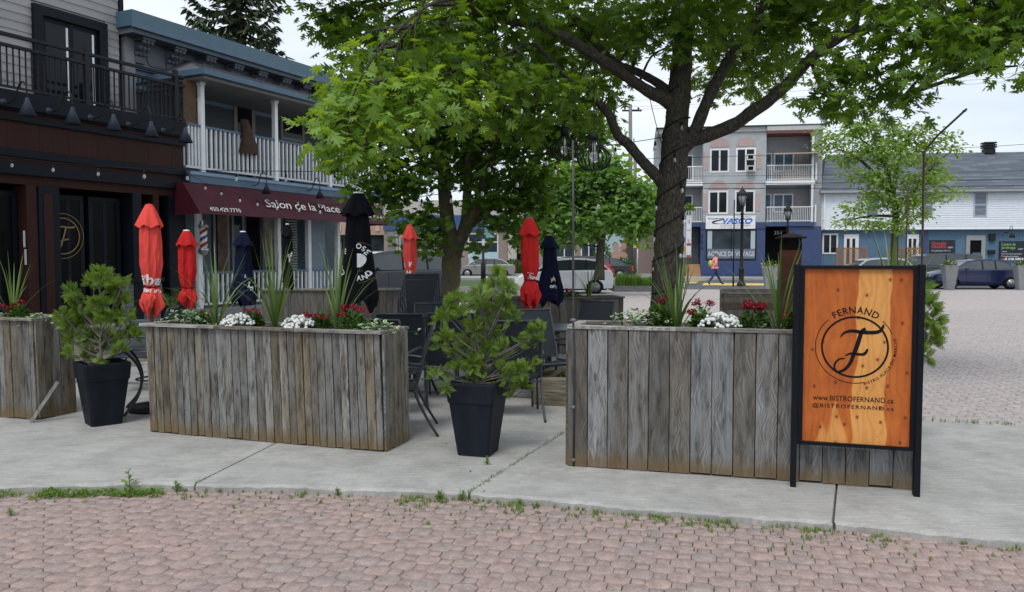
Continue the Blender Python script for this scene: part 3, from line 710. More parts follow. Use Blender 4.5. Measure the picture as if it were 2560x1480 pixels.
pts = smoothpts([(16, -40), (8, -10), (-2, 20), (-10, 44), (-24, 64), (-42, 68), (-50, 50)], 4); ribbon(mb, pts, [9]*len(pts), fq)
pts = smoothpts([(-24, 26), (6, 20), (30, 14)], 4); ribbon(mb, pts, [7]*len(pts), fq); part('gold_emblem', mb, GOLD, bis)['kind'] = 'stuff'
for i, (px, py) in enumerate(((3, 256), (117, 278), (221, 295), (316, 312), (403, 327))):
    x_, z_ = FA.hit(px, py, -.08); gooseneck(bis, x_, z_, label=['leftmost gooseneck lamp on the bistro beam', 'second gooseneck lamp from the left on the bistro beam', 'middle gooseneck lamp on the bistro beam', 'second gooseneck lamp from the right on the bistro beam', 'gooseneck lamp at the right end of the bistro beam by the white balcony'][i], group='gooseneck lamps over the bistro', s=.92)
# ---- barber shop building
sal = thing('barber_building', 'blue clapboard building with bracketed cornice, white balcony and barber shop below', 'building', FA.o, AW)
X0, X1 = xR+.08, FA.x(962); yw = 1.55
zdk = hz(510, 430)
bx('side_mass', SLATEW, sal, xc2+.12, X1-.3, yw+.03, yw+7, .05, FA.hit(367, 50, yw-.4)[1]-.1)
xw0 = FA.x(341, yw); zc = FA.hit(367, 36, yw-.55)[1]; zcl = zc-.42
# cornice
bx('parapet', M('blue_cornice_metal', (.058, .118, .160), .4, .1, 4, .05), sal, (xw0-.45, X1+.2, yw-.60, yw+7, zc-.36, zc))
bx('cornice_lip', BLUET, sal, xw0-.48, X1+.23, yw-.64, yw-.60, zc-.40, zc-.30); bx('cornice_soffit', SLATEW, sal, xw0-.40, X1+.1, yw-.55, yw, zc-.50, zc-.37)
bx('frieze', M('frieze_grey', (.13, .145, .165), .6, .1, 5, .1), sal, xw0-.05, X1, yw-.06, yw+.02, zc-1.15, zc-.50); bx('frieze_moulding', BLUET, sal, xw0-.05, X1, yw-.10, yw-.06, zc-1.20, zc-1.13)
BRK = M('bracket_grey', (.10, .11, .13), .6, .15, 6, .1)
for px in (367, 446, 522, 590, 650, 709, 760, 800, 838):
    xx = FA.x(px, yw-.2); b_ = MB()
    for r_ in range(3):
        for c_ in range(3): b_.ball((xx-.11+.11*c_, yw-.40+.13*r_, zc-.60-.12*r_), .058, 8, 5)
    b_.box(xx-.17, xx+.17, yw-.46, yw-.06, zc-.56, zc-.49); b_.box(xx-.15, xx+.15, yw-.12, yw-.06, zc-1.05, zc-.56); part('bracket', b_, BRK, sal)
    m2 = MB(); x1_ = xx+.24; m2.prism([(x1_, zc-.95), (x1_+.08, zc-1.05), (x1_+.66, zc-1.05), (x1_+.66, zc-.66), (x1_+.58, zc-.58), (x1_, zc-.58)], yw-.085, yw-.06, axis='y'); part('frieze_panel', m2, BRK, sal)
bx('corner_board', M('corner_greys', (.20, .20, .21), .6, .1, 5, .1), sal, xc2+.10, xw0, yw-.12, yw+.02, zdk, zc-.5)
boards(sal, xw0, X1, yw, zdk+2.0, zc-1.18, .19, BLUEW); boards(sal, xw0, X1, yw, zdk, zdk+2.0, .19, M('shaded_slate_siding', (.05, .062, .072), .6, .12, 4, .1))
# porch roof with hip
xe0, ye, ze = FA.x(518, -.42)-.0, -.42, FA.hit(518, 176, -.42)[1]; xe1 = X1+.3; xh = FA.x(477, yw); zr = FA.hit(477, 153, yw)[1]; xh = max(xh, xe0+1.1)
mb = MB(); mb.add([(xe0, ye, ze), (xe1, ye, ze), (xe1-.9, yw, zr), (xh, yw, zr), (xe0, yw, ze)], [(0, 1, 2, 3), (0, 3, 4)]); part('porch_roof', mb, SHING, sal)
# shingle courses, raised edge by edge
for i in range(1, 9):
    f = i/9; a = Vector((xe0, ye, ze)).lerp(Vector((xh, yw, zr)), f); b = Vector((xe1, ye, ze)).lerp(Vector((xe1-.9, yw, zr)), f); c = Vector((xe0, yw, ze)).lerp(Vector((xh, yw, zr)), f)
    mb = MB().add([tuple(a+Vector((0, -.02, -.004))), tuple(b+Vector((0, -.02, -.004))), tuple(b+Vector((0, .10, .045))), tuple(a+Vector((0, .10, .045))), tuple(a+Vector((0, -.02, .016))), tuple(b+Vector((0, -.02, .016)))], [(0, 1, 5, 4), (4, 5, 2, 3)]); part('shingle_course', mb, SHING, sal)
gut = MB(); gut.box(xe0-.10, xe1, ye-.12, ye+.0, ze-.12, ze+.015); gut.box(xe0-.10, xe0+.0, ye+.0, yw, ze-.12, ze+.015); part('gutter', gut, BLUET, sal)
bx('porch_ceiling', M('porch_ceiling_grey', (.16, .16, .16), .7, .1, 5, .1), sal, xe0, xe1-.1, ye, yw, ze-.20, ze-.125)
# balcony floor, posts, rail
bx('balcony_floor', BLUET, sal, (X0-.02, X1, -.18, yw, zdk-.16, zdk-.02)); bx('fascia_board', BLUET, sal, (X0-.06, X1+.04, -.24, -.18, zdk-.30, zdk-.03)); bx('fascia_trim', BLUEW, sal, X0-.08, X1+.06, -.27, -.24, zdk-.12, zdk-.05)
pxs = [FA.x(p) for p in (510, 692, 826)]+[X1-.12]
for xx in pxs: bx('porch_post', WHT, sal, (xx-.055, xx+.055, -.055, .055, zdk-.02, ze-.2), (xx-.075, xx+.075, -.075, .075, ze-.26, ze-.2))
zrl = hz(515, 316)
rail(sal, X0+.05, pxs[0]-.06, 0, zdk+.06, zrl, 4, WHTD, BLUET, bw=.05)
for a, b in zip(pxs, pxs[1:]): rail(sal, a+.06, b-.06, 0, zdk+.06, zrl, max(3, int((b-a)/.155)), WHTD, BLUET, bw=.05)
rail(sal, .0, yw, X0+.03, zdk+.06, zrl, 9, WHTD, BLUET, bw=.05, along='y')
# upper door, window and things on the balcony
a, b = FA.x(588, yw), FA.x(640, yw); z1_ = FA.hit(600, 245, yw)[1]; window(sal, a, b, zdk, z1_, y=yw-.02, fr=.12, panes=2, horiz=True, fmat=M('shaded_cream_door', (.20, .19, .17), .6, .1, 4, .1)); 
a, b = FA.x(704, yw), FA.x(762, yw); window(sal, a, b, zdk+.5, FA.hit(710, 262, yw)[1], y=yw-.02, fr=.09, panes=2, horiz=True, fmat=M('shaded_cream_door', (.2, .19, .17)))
# bamboo blind
mb = MB(); a, b = X0+.02, FA.x(503, 0); zz0, zz1 = hz(480, 306), ze-.2
nn_ = 46
proto = None
for i in range(nn_):
    z_ = zz0+(zz1-zz0)*i/nn_; mb.box(a, b, .06, .068, z_+.003, z_+(zz1-zz0)/nn_-.003)
mb.tube([(a, .07, zz0-.03), (b, .07, zz0-.03)], .05, 8); bl_ = part('bamboo_blind', mb, M('bamboo_slats', (.075, .038, .018), .7, .4, 9, .3, col2=(.17, .10, .05), stretch=(1, 1, 6)), sal); bl_['kind'] = 'stuff'
# lower storey
zaw = hz(497, 537); 
LW = M('lower_slate_siding', (.10, .135, .17), .6, .12, 4, .1)
wz0, wz1 = 1.0, 3.1; y3 = 1.25
ws = [(FA.x(532, y3), FA.x(572, y3)), (FA.x(578, y3), FA.x(610, y3)), (FA.x(655, y3), FA.x(692, y3)), (FA.x(702, y3), FA.x(758, y3))]
bx('lower_wall', LW, sal, X0, X1-2.2, y3+.04, y3+5, .05, zdk-.2)
boards(sal, X0, X1-2.2, y3, .30, zdk-.25, .16, LW, [(a-.06, b+.06, wz0-.25, wz1+.3) for a, b in ws]+[(FA.x(616, y3), FA.x(650, y3), .05, 3.2)])
DG = M('dull_grey_paint', (.20, .21, .22), .6, .1, 5, .1)
for a, b in ws: window(sal, a, b, wz0-.2, wz1+.25, y=y3-.01, fr=.08, panes=1, fmat=DG, gmat=GLASS_S)
bx('shop_door', DARKI, sal, FA.x(617, y3), FA.x(649, y3), y3-.02, y3+.03, .3, 3.2)
# pictures in the windows
PO1 = M('sepia_portrait_poster', (.06, .045, .04), .5, .6, 3.5, 0, col2=(.24, .17, .13)); PO2 = M('pale_hair_poster', (.20, .17, .155), .5, .5, 4, 0, col2=(.42, .36, .33))
a, b = ws[0]; bx('poster', PO1, sal, a+.12, b-.10, y3-.06, y3-.05, wz0+.1, wz1+.1); a, b = ws[2]; bx('poster', PO2, sal, a+.05, b-.05, y3-.06, y3-.05, wz0+.3, wz1+.1)
bl2 = MB(); a, b = ws[3]
for i in range(26): z_ = wz0+.05+i*.078; bl2.box(a+.12, b-.1, y3-.065, y3-.05, z_, z_+.045)
part('window_blind', bl2, M('pale_blind', (.32, .36, .36), .6, .1, 4, 0), sal)['kind'] = 'stuff'
bx('porch_floor', DG, sal, X0, X1-.2, -.1, y3, .05, .34)
for px in (497, 695, 771, 844): xx = FA.x(px, 0); bx('porch_post', WHTD, sal, xx-.06, xx+.06, -.06, .06, .05, zdk-.3)
bx('porch_post', M('blue_corner_siding', (.115, .155, .195), .6, .1, 5, .1), sal, FA.x(775), FA.x(813), .0, .45, .05, zdk-.3)
zrb = hz(510, 679)
for p0_, p1_ in ((500, 692), (698, 768), (776, 842)):
    a, b = FA.x(p0_), FA.x(p1_); rail(sal, a, b, 0, .42, zrb, int((b-a)/.15), WHTD, BLUET, bw=.045)
st_ = MB()
for i in range(4): st_.box(FA.x(738), FA.x(762), .3+.28*i, .6+.28*i, .05, .34+.2*i)
part('steps', st_, DG, sal)
# awning
aw0, aw1 = FA.x(494, -.75), FA.x(979, -.75); ab0 = FA.x(491, -.35)+.0; zt0, zt1 = hz(491, 458), hz(494, 533)
zt0 = FA.hit(491, 458, -.35)[1]; zt1 = FA.hit(494, 534, -.8)[1]
e0 = aw0-.02; mb = MB()
n_ = 40; vs = []
for i in range(n_+1):
    x_ = aw0+(aw1-aw0)*i/n_; sg_ = .02*math.sin(i*1.1)
    xt = aw0+.03+(aw1-.55-aw0)*i/n_
    vs += [(xt, -.30, zt0), (xt*.5+x_*.5, -.60+sg_*.4, (zt0+zt1)/2-.04), (x_, -.85, zt1+.03), (x_, -.86, zt1)]
mb.add(vs, [(4*i+k, 4*i+k+1, 4*(i+1)+k+1, 4*(i+1)+k) for i in range(n_) for k in range(3)], True)
aw = thing('awning', 'maroon barber shop awning with white script lettering and phone number', 'awning', FA.o, AW)
part('awning_cloth', mb, MAROON, aw)
mb = MB().add([(aw0+.03, -.30, zt0), (aw0, -.85, zt1+.03), (aw0, -.86, zt1), (aw0, .06, zt1-.02), (aw0+.03, .05, zt0)], [(0, 1, 2, 3, 4)]); part('awning_end', mb, MAROON, aw)
mb = MB().add([(aw1-.52, -.30, zt0), (aw1, -.85, zt1+.03), (aw1, -.86, zt1), (aw1, .2, zt1), (aw1-.52, .1, zt0)], [(0, 1, 2, 3, 4)]); part('awning_end', mb, MAROON, aw)
def awf(x, z):   # point on the sloping cloth at height z
    f = (zt0-z)/(zt0-zt1); y_ = -.30-.60*f if f < .5 else -.60-.5*(f-.5); return (x, y_-.03, z)
def awtext(name, s, pxa, pxb, pya, pyb, **k):
    xa, za = FA.hit(pxa, pya, -.65); xb_, zb2 = FA.hit(pxb, pyb, -.65); mb = MB(); vs, fs = text_geo(s, 1.0, **k)
    xs2 = [v[0] for v in vs]; ys2 = [v[1] for v in vs]; 
    def mp_(x, y):
        u_ = (x-min(xs2))/(max(xs2)-min(xs2)); v_ = (y-min(ys2))/(max(ys2)-min(ys2)); return awf(xa+(xb_-xa)*u_, zb2+(za-zb2)*v_)
    mb.add([mp_(x, y) for x, y, _ in vs], fs); o = part(name, mb, M('worn_white_lettering', (.62, .60, .56), .6, .2, 6, 0), aw); o['kind'] = 'stuff'
awtext('phone_number', '450.429.7770', 513, 591, 517, 532); awtext('script_name', 'Salon de la Place', 664, 850, 497, 532, shear=.25, space=.95); awtext('small_script', 'Pour Elle & Lui', 905, 966, 536, 548, shear=.3)
for i, (px, py) in enumerate(((636, 462), (771, 475), (905, 489))):
    x_, z_ = FA.hit(px, py, -.27); gooseneck(sal, x_, z_, label=['black gooseneck lamp over the script on the maroon awning', 'black gooseneck lamp over the middle of the maroon awning', 'black gooseneck lamp behind the tip of the big black umbrella'][i], group='gooseneck lamps over the awning', mat=BLK, s=.72, rise=.36)
# barber pole
bpx, bpz = FA.hit(505, 595, -.15); bp_ = thing('barber_pole', 'red, white and blue striped barber pole in chrome caps on the porch post', 'barber pole', FA.w(bpx, -.2, bpz), AW)
def stripemat():
    m, n, l, b = nodes('barber_stripes'); tc = N(n, 'ShaderNodeTexCoord'); s = N(n, 'ShaderNodeSeparateXYZ'); l.new(tc.outputs['Object'], s.inputs[0])
    an = math_(n, l, 'ARCTAN2', s.outputs[1], s.outputs[0]); v = math_(n, l, 'FRACT', math_(n, l, 'ADD', math_(n, l, 'MULTIPLY', s.outputs[2], 3.1), math_(n, l, 'MULTIPLY', an, -.159)))
    x = N(n, 'ShaderNodeValToRGB'); x.color_ramp.interpolation = 'CONSTANT'; e = x.color_ramp.elements
    for _ in range(2): e.new(.5)
    for i, (p, c) in enumerate(((0, (.75, .75, .75)), (.25, (.02, .05, .22)), (.5, (.75, .75, .75)), (.75, (.42, .02, .03)))): e[i].position = p; e[i].color = rgb(c)
    l.new(v, x.inputs[0]); l.new(x.outputs[0], b.inputs['Base Color']); b.inputs['Roughness'].default_value = .2; return m
part('striped_cylinder', MB().lathe([(.085, -.24), (.085, .25)], 20), stripemat(), bp_); part('cap', MB().lathe([(.115, .25), (.12, .30), (.08, .33), (.08, .38), (.03, .42)], 18), ALU, bp_); part('cap', MB().lathe([(.03, -.42), (.08, -.38), (.08, -.33), (.12, -.30), (.12, -.24)], 18), ALU, bp_)
bx('bracket_plate', ALU, bp_, -.03, .03, .0, .16, -.36, -.30)
# folded parasol / cloth and chairs on the balcony
cl = thing('jacket', 'brown cloth hanging over the white balcony rail', 'cloth', FA.w(FA.x(615), 0, zrl+.02), AW)
mb = MB(); vs = []; rr = random.Random(3)
for i in range(9):
    for k in range(10):
        q = 2*PI*k/10; f = i/8; r_ = (.10+.16*f)*(1+.25*math.sin(3*q+i*.6)+rr.uniform(-.08, .08)); vs.append((r_*math.cos(q)*1.1+.10*f, r_*math.sin(q)*.55-.05, .32-.85*f))
mb.add(vs, [(i*10+k, (i+1)*10+k, (i+1)*10+(k+1) % 10, i*10+(k+1) % 10) for i in range(8) for k in range(10)]+[tuple(range(10))], True); part('cloth_body', mb, M('brown_cloth', (.055, .035, .026), .85, .3, 8, .4), cl)
def bchair(x, y, lab):
    t = thing('balcony_chair', lab, 'chair', FA.w(x, y, zdk), AW+R(90), 'black chairs on the white balcony'); 
    part('seat', MB().box(-.25, .25, -.25, .25, .40, .44), BLK, t); part('backrest', MB().box(-.25, .25, .22, .26, .44, .98), BLK, t)
    for a, b in ((-1, -1), (1, -1), (-1, 1), (1, 1)): part('leg', MB().box(a*.23-.02, a*.23+.02, b*.23-.02, b*.23+.02, 0, .4), BLK, t)
bchair(FA.x(862, .6), .6, 'black chair on the white balcony seen between the rails near its far end'); bchair(FA.x(900, .6), .7, 'black chair at the very end of the white balcony'); bchair(FA.x(740, .8), .9, 'black chair near the middle of the white balcony')
# palm pot before the porch
pp = FA.w(FA.x(425, -1.2), -1.2, .05); pm = thing('palm', 'small feathery palm in a dark tub before the barber shop porch', 'plant', pp)
part('tub', MB().lathe([(.16, 0), (.22, .42), (.19, .42), (.18, .36)], 20), POTM, pm)
loc = []; dr = []; up = []; sz = []
for k in range(22):
    a = k*2.4; ln = rng.uniform(.65, 1.0); el_ = rng.uniform(.5, 1.25); pts = [Vector((math.cos(a)*math.cos(el_)*ln*u, math.sin(a)*math.cos(el_)*ln*u, .4+math.sin(el_)*ln*u-.45*u*u*ln)) for u in [i/12 for i in range(13)]]
    part('frond_rib', MB().tube(pts, .006, 4), L_COR, pm)
    for i in range(3, 13):
        for s_ in (-1, 1): loc.append(tuple(pts[i])); d = (pts[i]-pts[i-1]).normalized(); dr.append(tuple(d*.7+Vector((-math.sin(a), math.cos(a), -.3))*s_)); up.append((0, 0, 1)); sz.append(.22*(1-abs(i-7)/9))
inst_mesh('leaflets', [(-.05, 0, 0), (.05, 0, 0), (0, 1, -.12)], [(0, 1, 2)], frames_from(np.array(dr), np.array(up, float), sz), np.array(loc), nrg.random(len(loc)), L_COR, pm)['kind'] = 'stuff'
# ------------------------------------------------------------------ the three-storey travel agency building
FV = Fr((at(1900, 640, 57).x, 57), R(-9)); GZ = .14
vas = thing('agency_building', 'three storey grey stucco building with pink arches over a navy shop front', 'building', FV.o, R(-9))
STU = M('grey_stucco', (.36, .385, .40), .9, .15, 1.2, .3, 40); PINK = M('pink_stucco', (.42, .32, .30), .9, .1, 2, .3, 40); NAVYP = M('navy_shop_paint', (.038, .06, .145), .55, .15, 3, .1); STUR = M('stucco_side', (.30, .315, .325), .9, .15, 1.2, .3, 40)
v = lambda px, py, y=0: FV.hit(px, py, y)
xa, xb, xc = v(1757, 500)[0], v(1914, 500)[0], v(2031, 500)[0]; xl = v(1640, 500)[0]; xe = v(2054, 500)[0]
zr_ = v(1840, 330)[1]; zt_ = v(1840, 318)[1]; z2, z3 = v(1960, 555)[1], v(1960, 451)[1]
rec = 1.5
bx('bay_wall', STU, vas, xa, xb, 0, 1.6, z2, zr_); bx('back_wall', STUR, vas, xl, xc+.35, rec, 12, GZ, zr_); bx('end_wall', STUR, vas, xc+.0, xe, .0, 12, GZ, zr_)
bx('parapet', M('cream_parapet', (.46, .45, .43), .8, .1, 3, .2), vas, (xl, xb, -.12, 12, zr_+.002, zt_), (xb+.002, xe+.05, -.30, 12, zr_+.002, zt_)); bx('roof_edge', BLK, vas, xl-.05, xe+.08, -.34, 12, zt_, zt_+.06)
bx('loggia_soffit', M('red_brown_soffit', (.15, .06, .055), .7, .1, 3, .1), vas, xb, xc+.05, -.28, rec, zr_-.20, zr_-.002)
def arch(xc_, z0_, w_, h_, mat, n=14): 
    pts = [(xc_-w_/2, z0_), (xc_+w_/2, z0_)]+[(xc_+w_/2*math.cos(PI*i/n), z0_+h_*math.sin(PI*i/n)) for i in range(1, n)]; part('arch', MB().prism(pts, -.03, .0, axis='y'), mat, vas)
for (l_, r_, t_, b_, at_) in ((1775, 1823, 372, 431, 345), (1840, 1889, 370, 430, 343), (1771, 1820, 477, 535, 452), (1837, 1887, 476, 534, 450)):
    x0_, z1_ = v(l_, t_); x1_, z0_ = v(r_, b_); window(vas, x0_, x1_, z0_, z1_, y=0, fr=.12, panes=2); arch((x0_+x1_)/2, z1_+.10, (x1_-x0_)*.98, v(l_, at_+3)[1]-z1_, PINK)
for px0, px1, t_, b_ in ((1759, 1769, 380, 425), (1892, 1903, 376, 422), (1757, 1767, 484, 530), (1889, 1901, 483, 528)):
    x0_, z1_ = v(px0, t_); x1_, z0_ = v(px1, b_); bx('pink_panel', PINK, vas, x0_, x1_, -.03, 0, z0_, z1_)
for (px, py) in ((1876, 394), (1876, 422)): x_, z_ = v(px, py); bx('air_conditioner', M('ac_white', (.55, .55, .53), .6, .1, 10, .1), vas, (x_-.28, x_+.28, -.38, -.04, z_-.2, z_+.2)); bx('ac_grille', DARKI, vas, x_-.20, x_+.14, -.39, -.38, z_-.13, z_+.13)
# balconies on the right
for zz, base in ((z3, WHT), (z2, NAVYP)):
    bx('balcony_slab', base, vas, xb-.02, xc+.12, -.20, rec, zz-.30, zz-.02)
    rail(vas, xb+.05, xc-.05, -.12, zz+.05, zz+1.08, 26, WHT, WHT, bw=.028, top=.06)
    rail(vas, -.1, rec-.1, xc+.06, zz+.05, zz+1.08, 6, WHT, WHT, bw=.028, along='y')
    bx('balcony_post', WHT, vas, xc-.12, xc+.02, -.18, -.04, zz-.02, (zr_-.2 if zz == z3 else z3-.3)); bx('balcony_post', WHT, vas, xc+.14, xc+.24, -.18, -.04, zz-.02, zz+1.2)
    window(vas, xb+.75, xb+2.15, zz+.75, zz+2.1, y=rec-.02, fr=.10, panes=2, gmat=GLASS_B); window(vas, xb+.10, xb+.62, zz, zz+2.1, y=rec-.05, fr=.08, panes=1, gmat=GLASS_B)
    bx('pink_panel', PINK, vas, xb+2.35, xb+2.75, rec-.04, rec-.005, zz+.7, zz+2.0)
    # left balconies behind the oak
    bx('balcony_slab', base, vas, xl, xa-.02, -.1, rec, zz-.30, zz-.02); rail(vas, xl+.1, xa-.05, -.05, zz+.05, zz+1.1, 28, WHT, WHT, bw=.028, top=.06); window(vas, xa-1.5, xa-.6, zz+.2, zz+2.1, y=rec-.02, fr=.1, panes=1, gmat=GLASS_D)
aw_ = thing('fabric_canopy', 'faded beige folding canopy over the top right balcony', 'awning', FV.w(xb+1.3, 0, z3+1.75), R(-9)); part('cloth', MB().hexa([(-.9, -.9, -.02), (2.3, -.9, -.02), (2.0, .7, .22), (-.6, .7, .22)], [(-.9, -.9, .03), (2.3, -.9, .03), (2.0, .7, .27), (-.6, .7, .27)]), M('faded_beige_cloth', (.40, .31, .25), .8, .1, 4, .1), aw_)
so_f = thing('sofa', 'striped beige sofa on the top right balcony behind the rail', 'sofa', FV.w(xb+2.2, .6, z3), R(-9)); part('seat', MB().box(-1.1, .9, -.35, .4, .0, .45), M('striped_beige', (.40, .33, .26), .8, .3, 3, .1, stretch=(9, 1, 1)), so_f); part('backrest', MB().prism([(-1.1, .45), (.9, .45), (.8, .82), (-.6, .85)], .2, .42, axis='y'), M('striped_beige', (.4, .3, .2)), so_f)
# shop front
zs = v(1800, 532)[1]
bx('shop_fascia', NAVYP, vas, xa-.15, xb+.0, -.15, 1.6, v(1760, 572)[1], z2-.002); bx('shop_wall', NAVYP, vas, xa-.12, xb, -.08, 1.6, GZ, v(1760, 572)[1]-.002)
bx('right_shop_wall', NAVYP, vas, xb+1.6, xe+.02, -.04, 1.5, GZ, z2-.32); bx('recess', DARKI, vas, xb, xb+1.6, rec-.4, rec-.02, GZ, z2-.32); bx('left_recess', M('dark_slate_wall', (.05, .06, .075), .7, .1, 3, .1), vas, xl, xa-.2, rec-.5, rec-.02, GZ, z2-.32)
x0_, z1_ = v(1765, 574); x1_, z0_ = v(1890, 650); window(vas, x0_, x1_, z0_, z1_, y=-.10, fr=.08, panes=2, fmat=BLK, gmat=GLASS_S)
bx('window_band', M('grey_window_film', (.14, .17, .22), .4, .1, 4, 0), vas, x0_+.1, x1_-.1, -.125, -.118, z0_+.10, z0_+.78)
mb = MB(); fit_text(mb, 'AGENCE DE VOYAGE', (x1_-x0_)*.93, .36, lambda x, y: ((x0_+x1_)/2+x, -.13, z0_+.44+y), bold=.02); part('window_lettering', mb, M('pale_window_letters', (.55, .57, .62), .5, .05, 9, 0), vas)['kind'] = 'stuff'
CUR = M('pale_blue_curtain', (.38, .46, .48), .7, .15, 6, 0, stretch=(6, 1, 1)); bx('curtain', CUR, vas, x0_+.10, x0_+.42, -.126, -.12, z0_+.8, z1_-.1); bx('curtain', CUR, vas, x1_-.40, x1_-.10, -.126, -.12, z0_+.8, z1_-.1)
for i in range(3): a = xa+.1+i*1.48; bx('base_panel', M('navy_panel', (.035, .06, .17), .5, .1, 3, .1), vas, a, a+1.3, -.11, -.08, GZ+.15, z0_-.22)
xs0, zs1 = v(1764, 540); xs1, zs0 = v(1887, 572)
sb = thing('shop_sign', 'white travel agency sign with blue lettering on the navy fascia', 'sign', FV.w(0, 0, 0), R(-9)); bx('sign_panel', WHT, sb, xs0, xs1, -.24, -.16, zs0, zs1)
cxs, czs = (xs0+xs1)/2, (zs0+zs1)/2; sw, sh = xs1-xs0, zs1-zs0; BL_ = M('sign_blue', (.02, .16, .60), .5, .05, 5, 0); NVL = M('sign_navy', (.015, .02, .07), .5, .05, 5, 0)
def st(nm, s_, cx_, cz_, w_, h_, mat, **k): mb = MB(); fit_text(mb, s_, w_*sw, h_*sh, lambda x, y: (cxs+cx_*sw+x, -.245, czs+cz_*sh+y), **k); part(nm, mb, mat, sb)['kind'] = 'stuff'
st('big_name', 'VASCO', .14, .10, .60, .42, BL_, shear=.25, bold=.03); st('small_name', 'Voyages', -.30, .27, .32, .16, NVL, shear=.2, bold=.02); st('small_line', 'La Voyagerie', .28, .40, .27, .11, NVL, shear=.1); st('sub_line', "à l'Univers de la Croisière", .10, -.25, .60, .12, NVL, shear=.2); st('phone_line', '450-228-1911', .0, -.42, .40, .10, M('sign_grey', (.25, .3, .4), .5, .05, 5, 0))
mb = MB(); pts = smoothpts([(-.12, .22), (-.30, .10), (-.36, -.02), (-.28, -.10), (-.05, -.12), (.40, -.12)], 6); ribbon(mb, [(x*sw, y*sh) for x, y in pts], [.02+.10*math.sin(PI*min(1, i/len(pts)*1.6)) if i < len(pts)*.6 else .03 for i in range(len(pts))], lambda x, y: (cxs+x, -.246, czs+y)); part('swoosh', mb, NVL, sb)
x_, z_ = v(1754, 606); mb = MB(); 
for i, ch_ in enumerate('354'): fit_text(mb, ch_, .20, .30, lambda x, y: (x_+x, -.09, z_+.40-i*.40+y))
part('house_number', mb, BLK, vas)['kind'] = 'stuff'
mb = MB(); x_, z_ = v(1952, 581); fit_text(mb, '354', .55, .26, lambda x, y: (x_+x, rec-.42, z_+y)); part('house_number', mb, WPRINT, vas)['kind'] = 'stuff'
for px0, px1 in ((1714, 1750), (1938, 1958)):
    for i in range(4): a, z_ = v(px0, 700)[0], 0; b = v(px1, 700)[0]; bx('step', M('orange_wood_step', (.38, .22, .11), .7, .15, 8, .1), vas, a, b, -.55+.28*i, -.28+.28*i+.0, GZ, GZ+.22*(i+1)-.02)
mb = MB(); dsp = FV.w(v(2066, 300)[0], 1.5, zt_); ds = thing('satellite_dish', 'round grey satellite dish on the roof corner of the three storey building', 'dish', dsp)
mb.lathe([(.001, .0), (.20, .02), (.38, .09), (.42, .13), (.40, .13), (.2, .05)], 20); o = part('dish', mb, M('dish_grey', (.22, .24, .27), .5, .1, 5, 0), ds); o.location = (0, 0, .75); o.rotation_euler = (R(70), 0, R(20)); part('mast', MB().tube([(0, 0, -.4), (.0, .05, .7)], .03, 6), GSTEEL, ds)
# ------------------------------------------------------------------ white and blue building at right
FW = Fr((at(2046, 640, 56.5).x, 56.5), R(-7)); row = thing('row_building', 'long building with white vinyl siding above, blue corrugated panels below and slate roof', 'building', FW.o, R(-7))
w_ = lambda px, py, y=0: FW.hit(px, py, y)
VIN = M('white_vinyl_siding', (.72, .76, .80), .6, .06, 3, .05); BLC = M('blue_corrugated', (.10, .19, .28), .55, .12, 3, .1); ROOFM = M('slate_shingles', (.075, .085, .105), .9, .5, 3.0, .4, 60, col2=(.135, .15, .175), stretch=(1, 1, 5))
ze_, zb_, zw_ = w_(2300, 477)[1], w_(2300, 571)[1], GZ; XW0, XW1 = 0, 26
bx('upper_wall', VIN, row, XW0, XW1, .03, 10, zb_, ze_); bx('lower_wall', BLC, row, XW0+.1, XW1, .35, 10, zw_, zb_); bx('drip_edge', WHT, row, XW0-.02, XW1, -.04, .03, zb_-.08, zb_)
sid = MB(); z_ = zb_
while z_ < ze_-.05: sid.add([(XW0, -.03, z_), (XW1, -.03, z_), (XW1, .0, z_+.148), (XW0, .0, z_+.148), (XW0, .03, z_), (XW1, .03, z_)], [(0, 1, 2, 3), (0, 4, 5, 1)]); z_ += .15
part('vinyl_siding', sid, VIN, row)['kind'] = 'stuff'
cor = MB(); x_ = XW0+.12
while x_ < XW1: cor.box(x_, x_+.045, .32, .352, zw_, zb_-.09); x_ += .16
part('corrugation', cor, BLC, row)['kind'] = 'stuff'
rz = w_(2500, 380, 3.0)[1]; mb = MB(); o1 = w_(2068, 392, 3.0)[0]
mb.hexa([(XW0-.05, -.35, ze_-.02), (XW1, -.35, ze_-.02), (XW1, 10, ze_-.02), (XW0-.05, 10, ze_-.02)], [(XW0-.02, -.35, ze_+.08), (XW1, -.35, ze_+.08), (XW1, 10, ze_+.08), (XW0-.02, 10, ze_+.08)]); mb.add([(XW0, -.30, ze_+.08), (XW1, -.30, ze_+.08), (XW1, 3.2, rz), (max(o1, .3), 3.2, rz), (XW0, 9, ze_+.08), (XW1, 9, ze_+.08)], [(0, 1, 2, 3), (3, 2, 5, 4), (0, 3, 4)]); part('roof', mb, ROOFM, row)
sh_ = MB(); rr = random.Random(9)
for i in range(24):
    f0 = i/24; y0_ = -.30+3.5*f0; z0_ = ze_+.08+(rz-ze_-.08)*f0; xs_ = max(XW0, o1*f0)+.02; dz = (rz-ze_)/24
    while xs_ < XW1:
        L_ = rr.uniform(.5, 1.3); r0 = rr.random(); sh_.add([(xs_, y0_-.01, z0_+.015), (xs_+L_, y0_-.01, z0_+.015), (xs_+L_, y0_+.145, z0_+dz+.012), (xs_, y0_+.145, z0_+dz+.012)], [(0, 1, 2, 3)], r=r0); xs_ += L_
def shmat():
    m, n, l, b = nodes('shingle_strips'); r = rand_of(n, l); c = ramp(n, l, r, [(0, (.085, .10, .125)), (.7, (.105, .122, .15)), (1, (.15, .17, .20))]); l.new(c, b.inputs['Base Color']); b.inputs['Roughness'].default_value = .9; return m
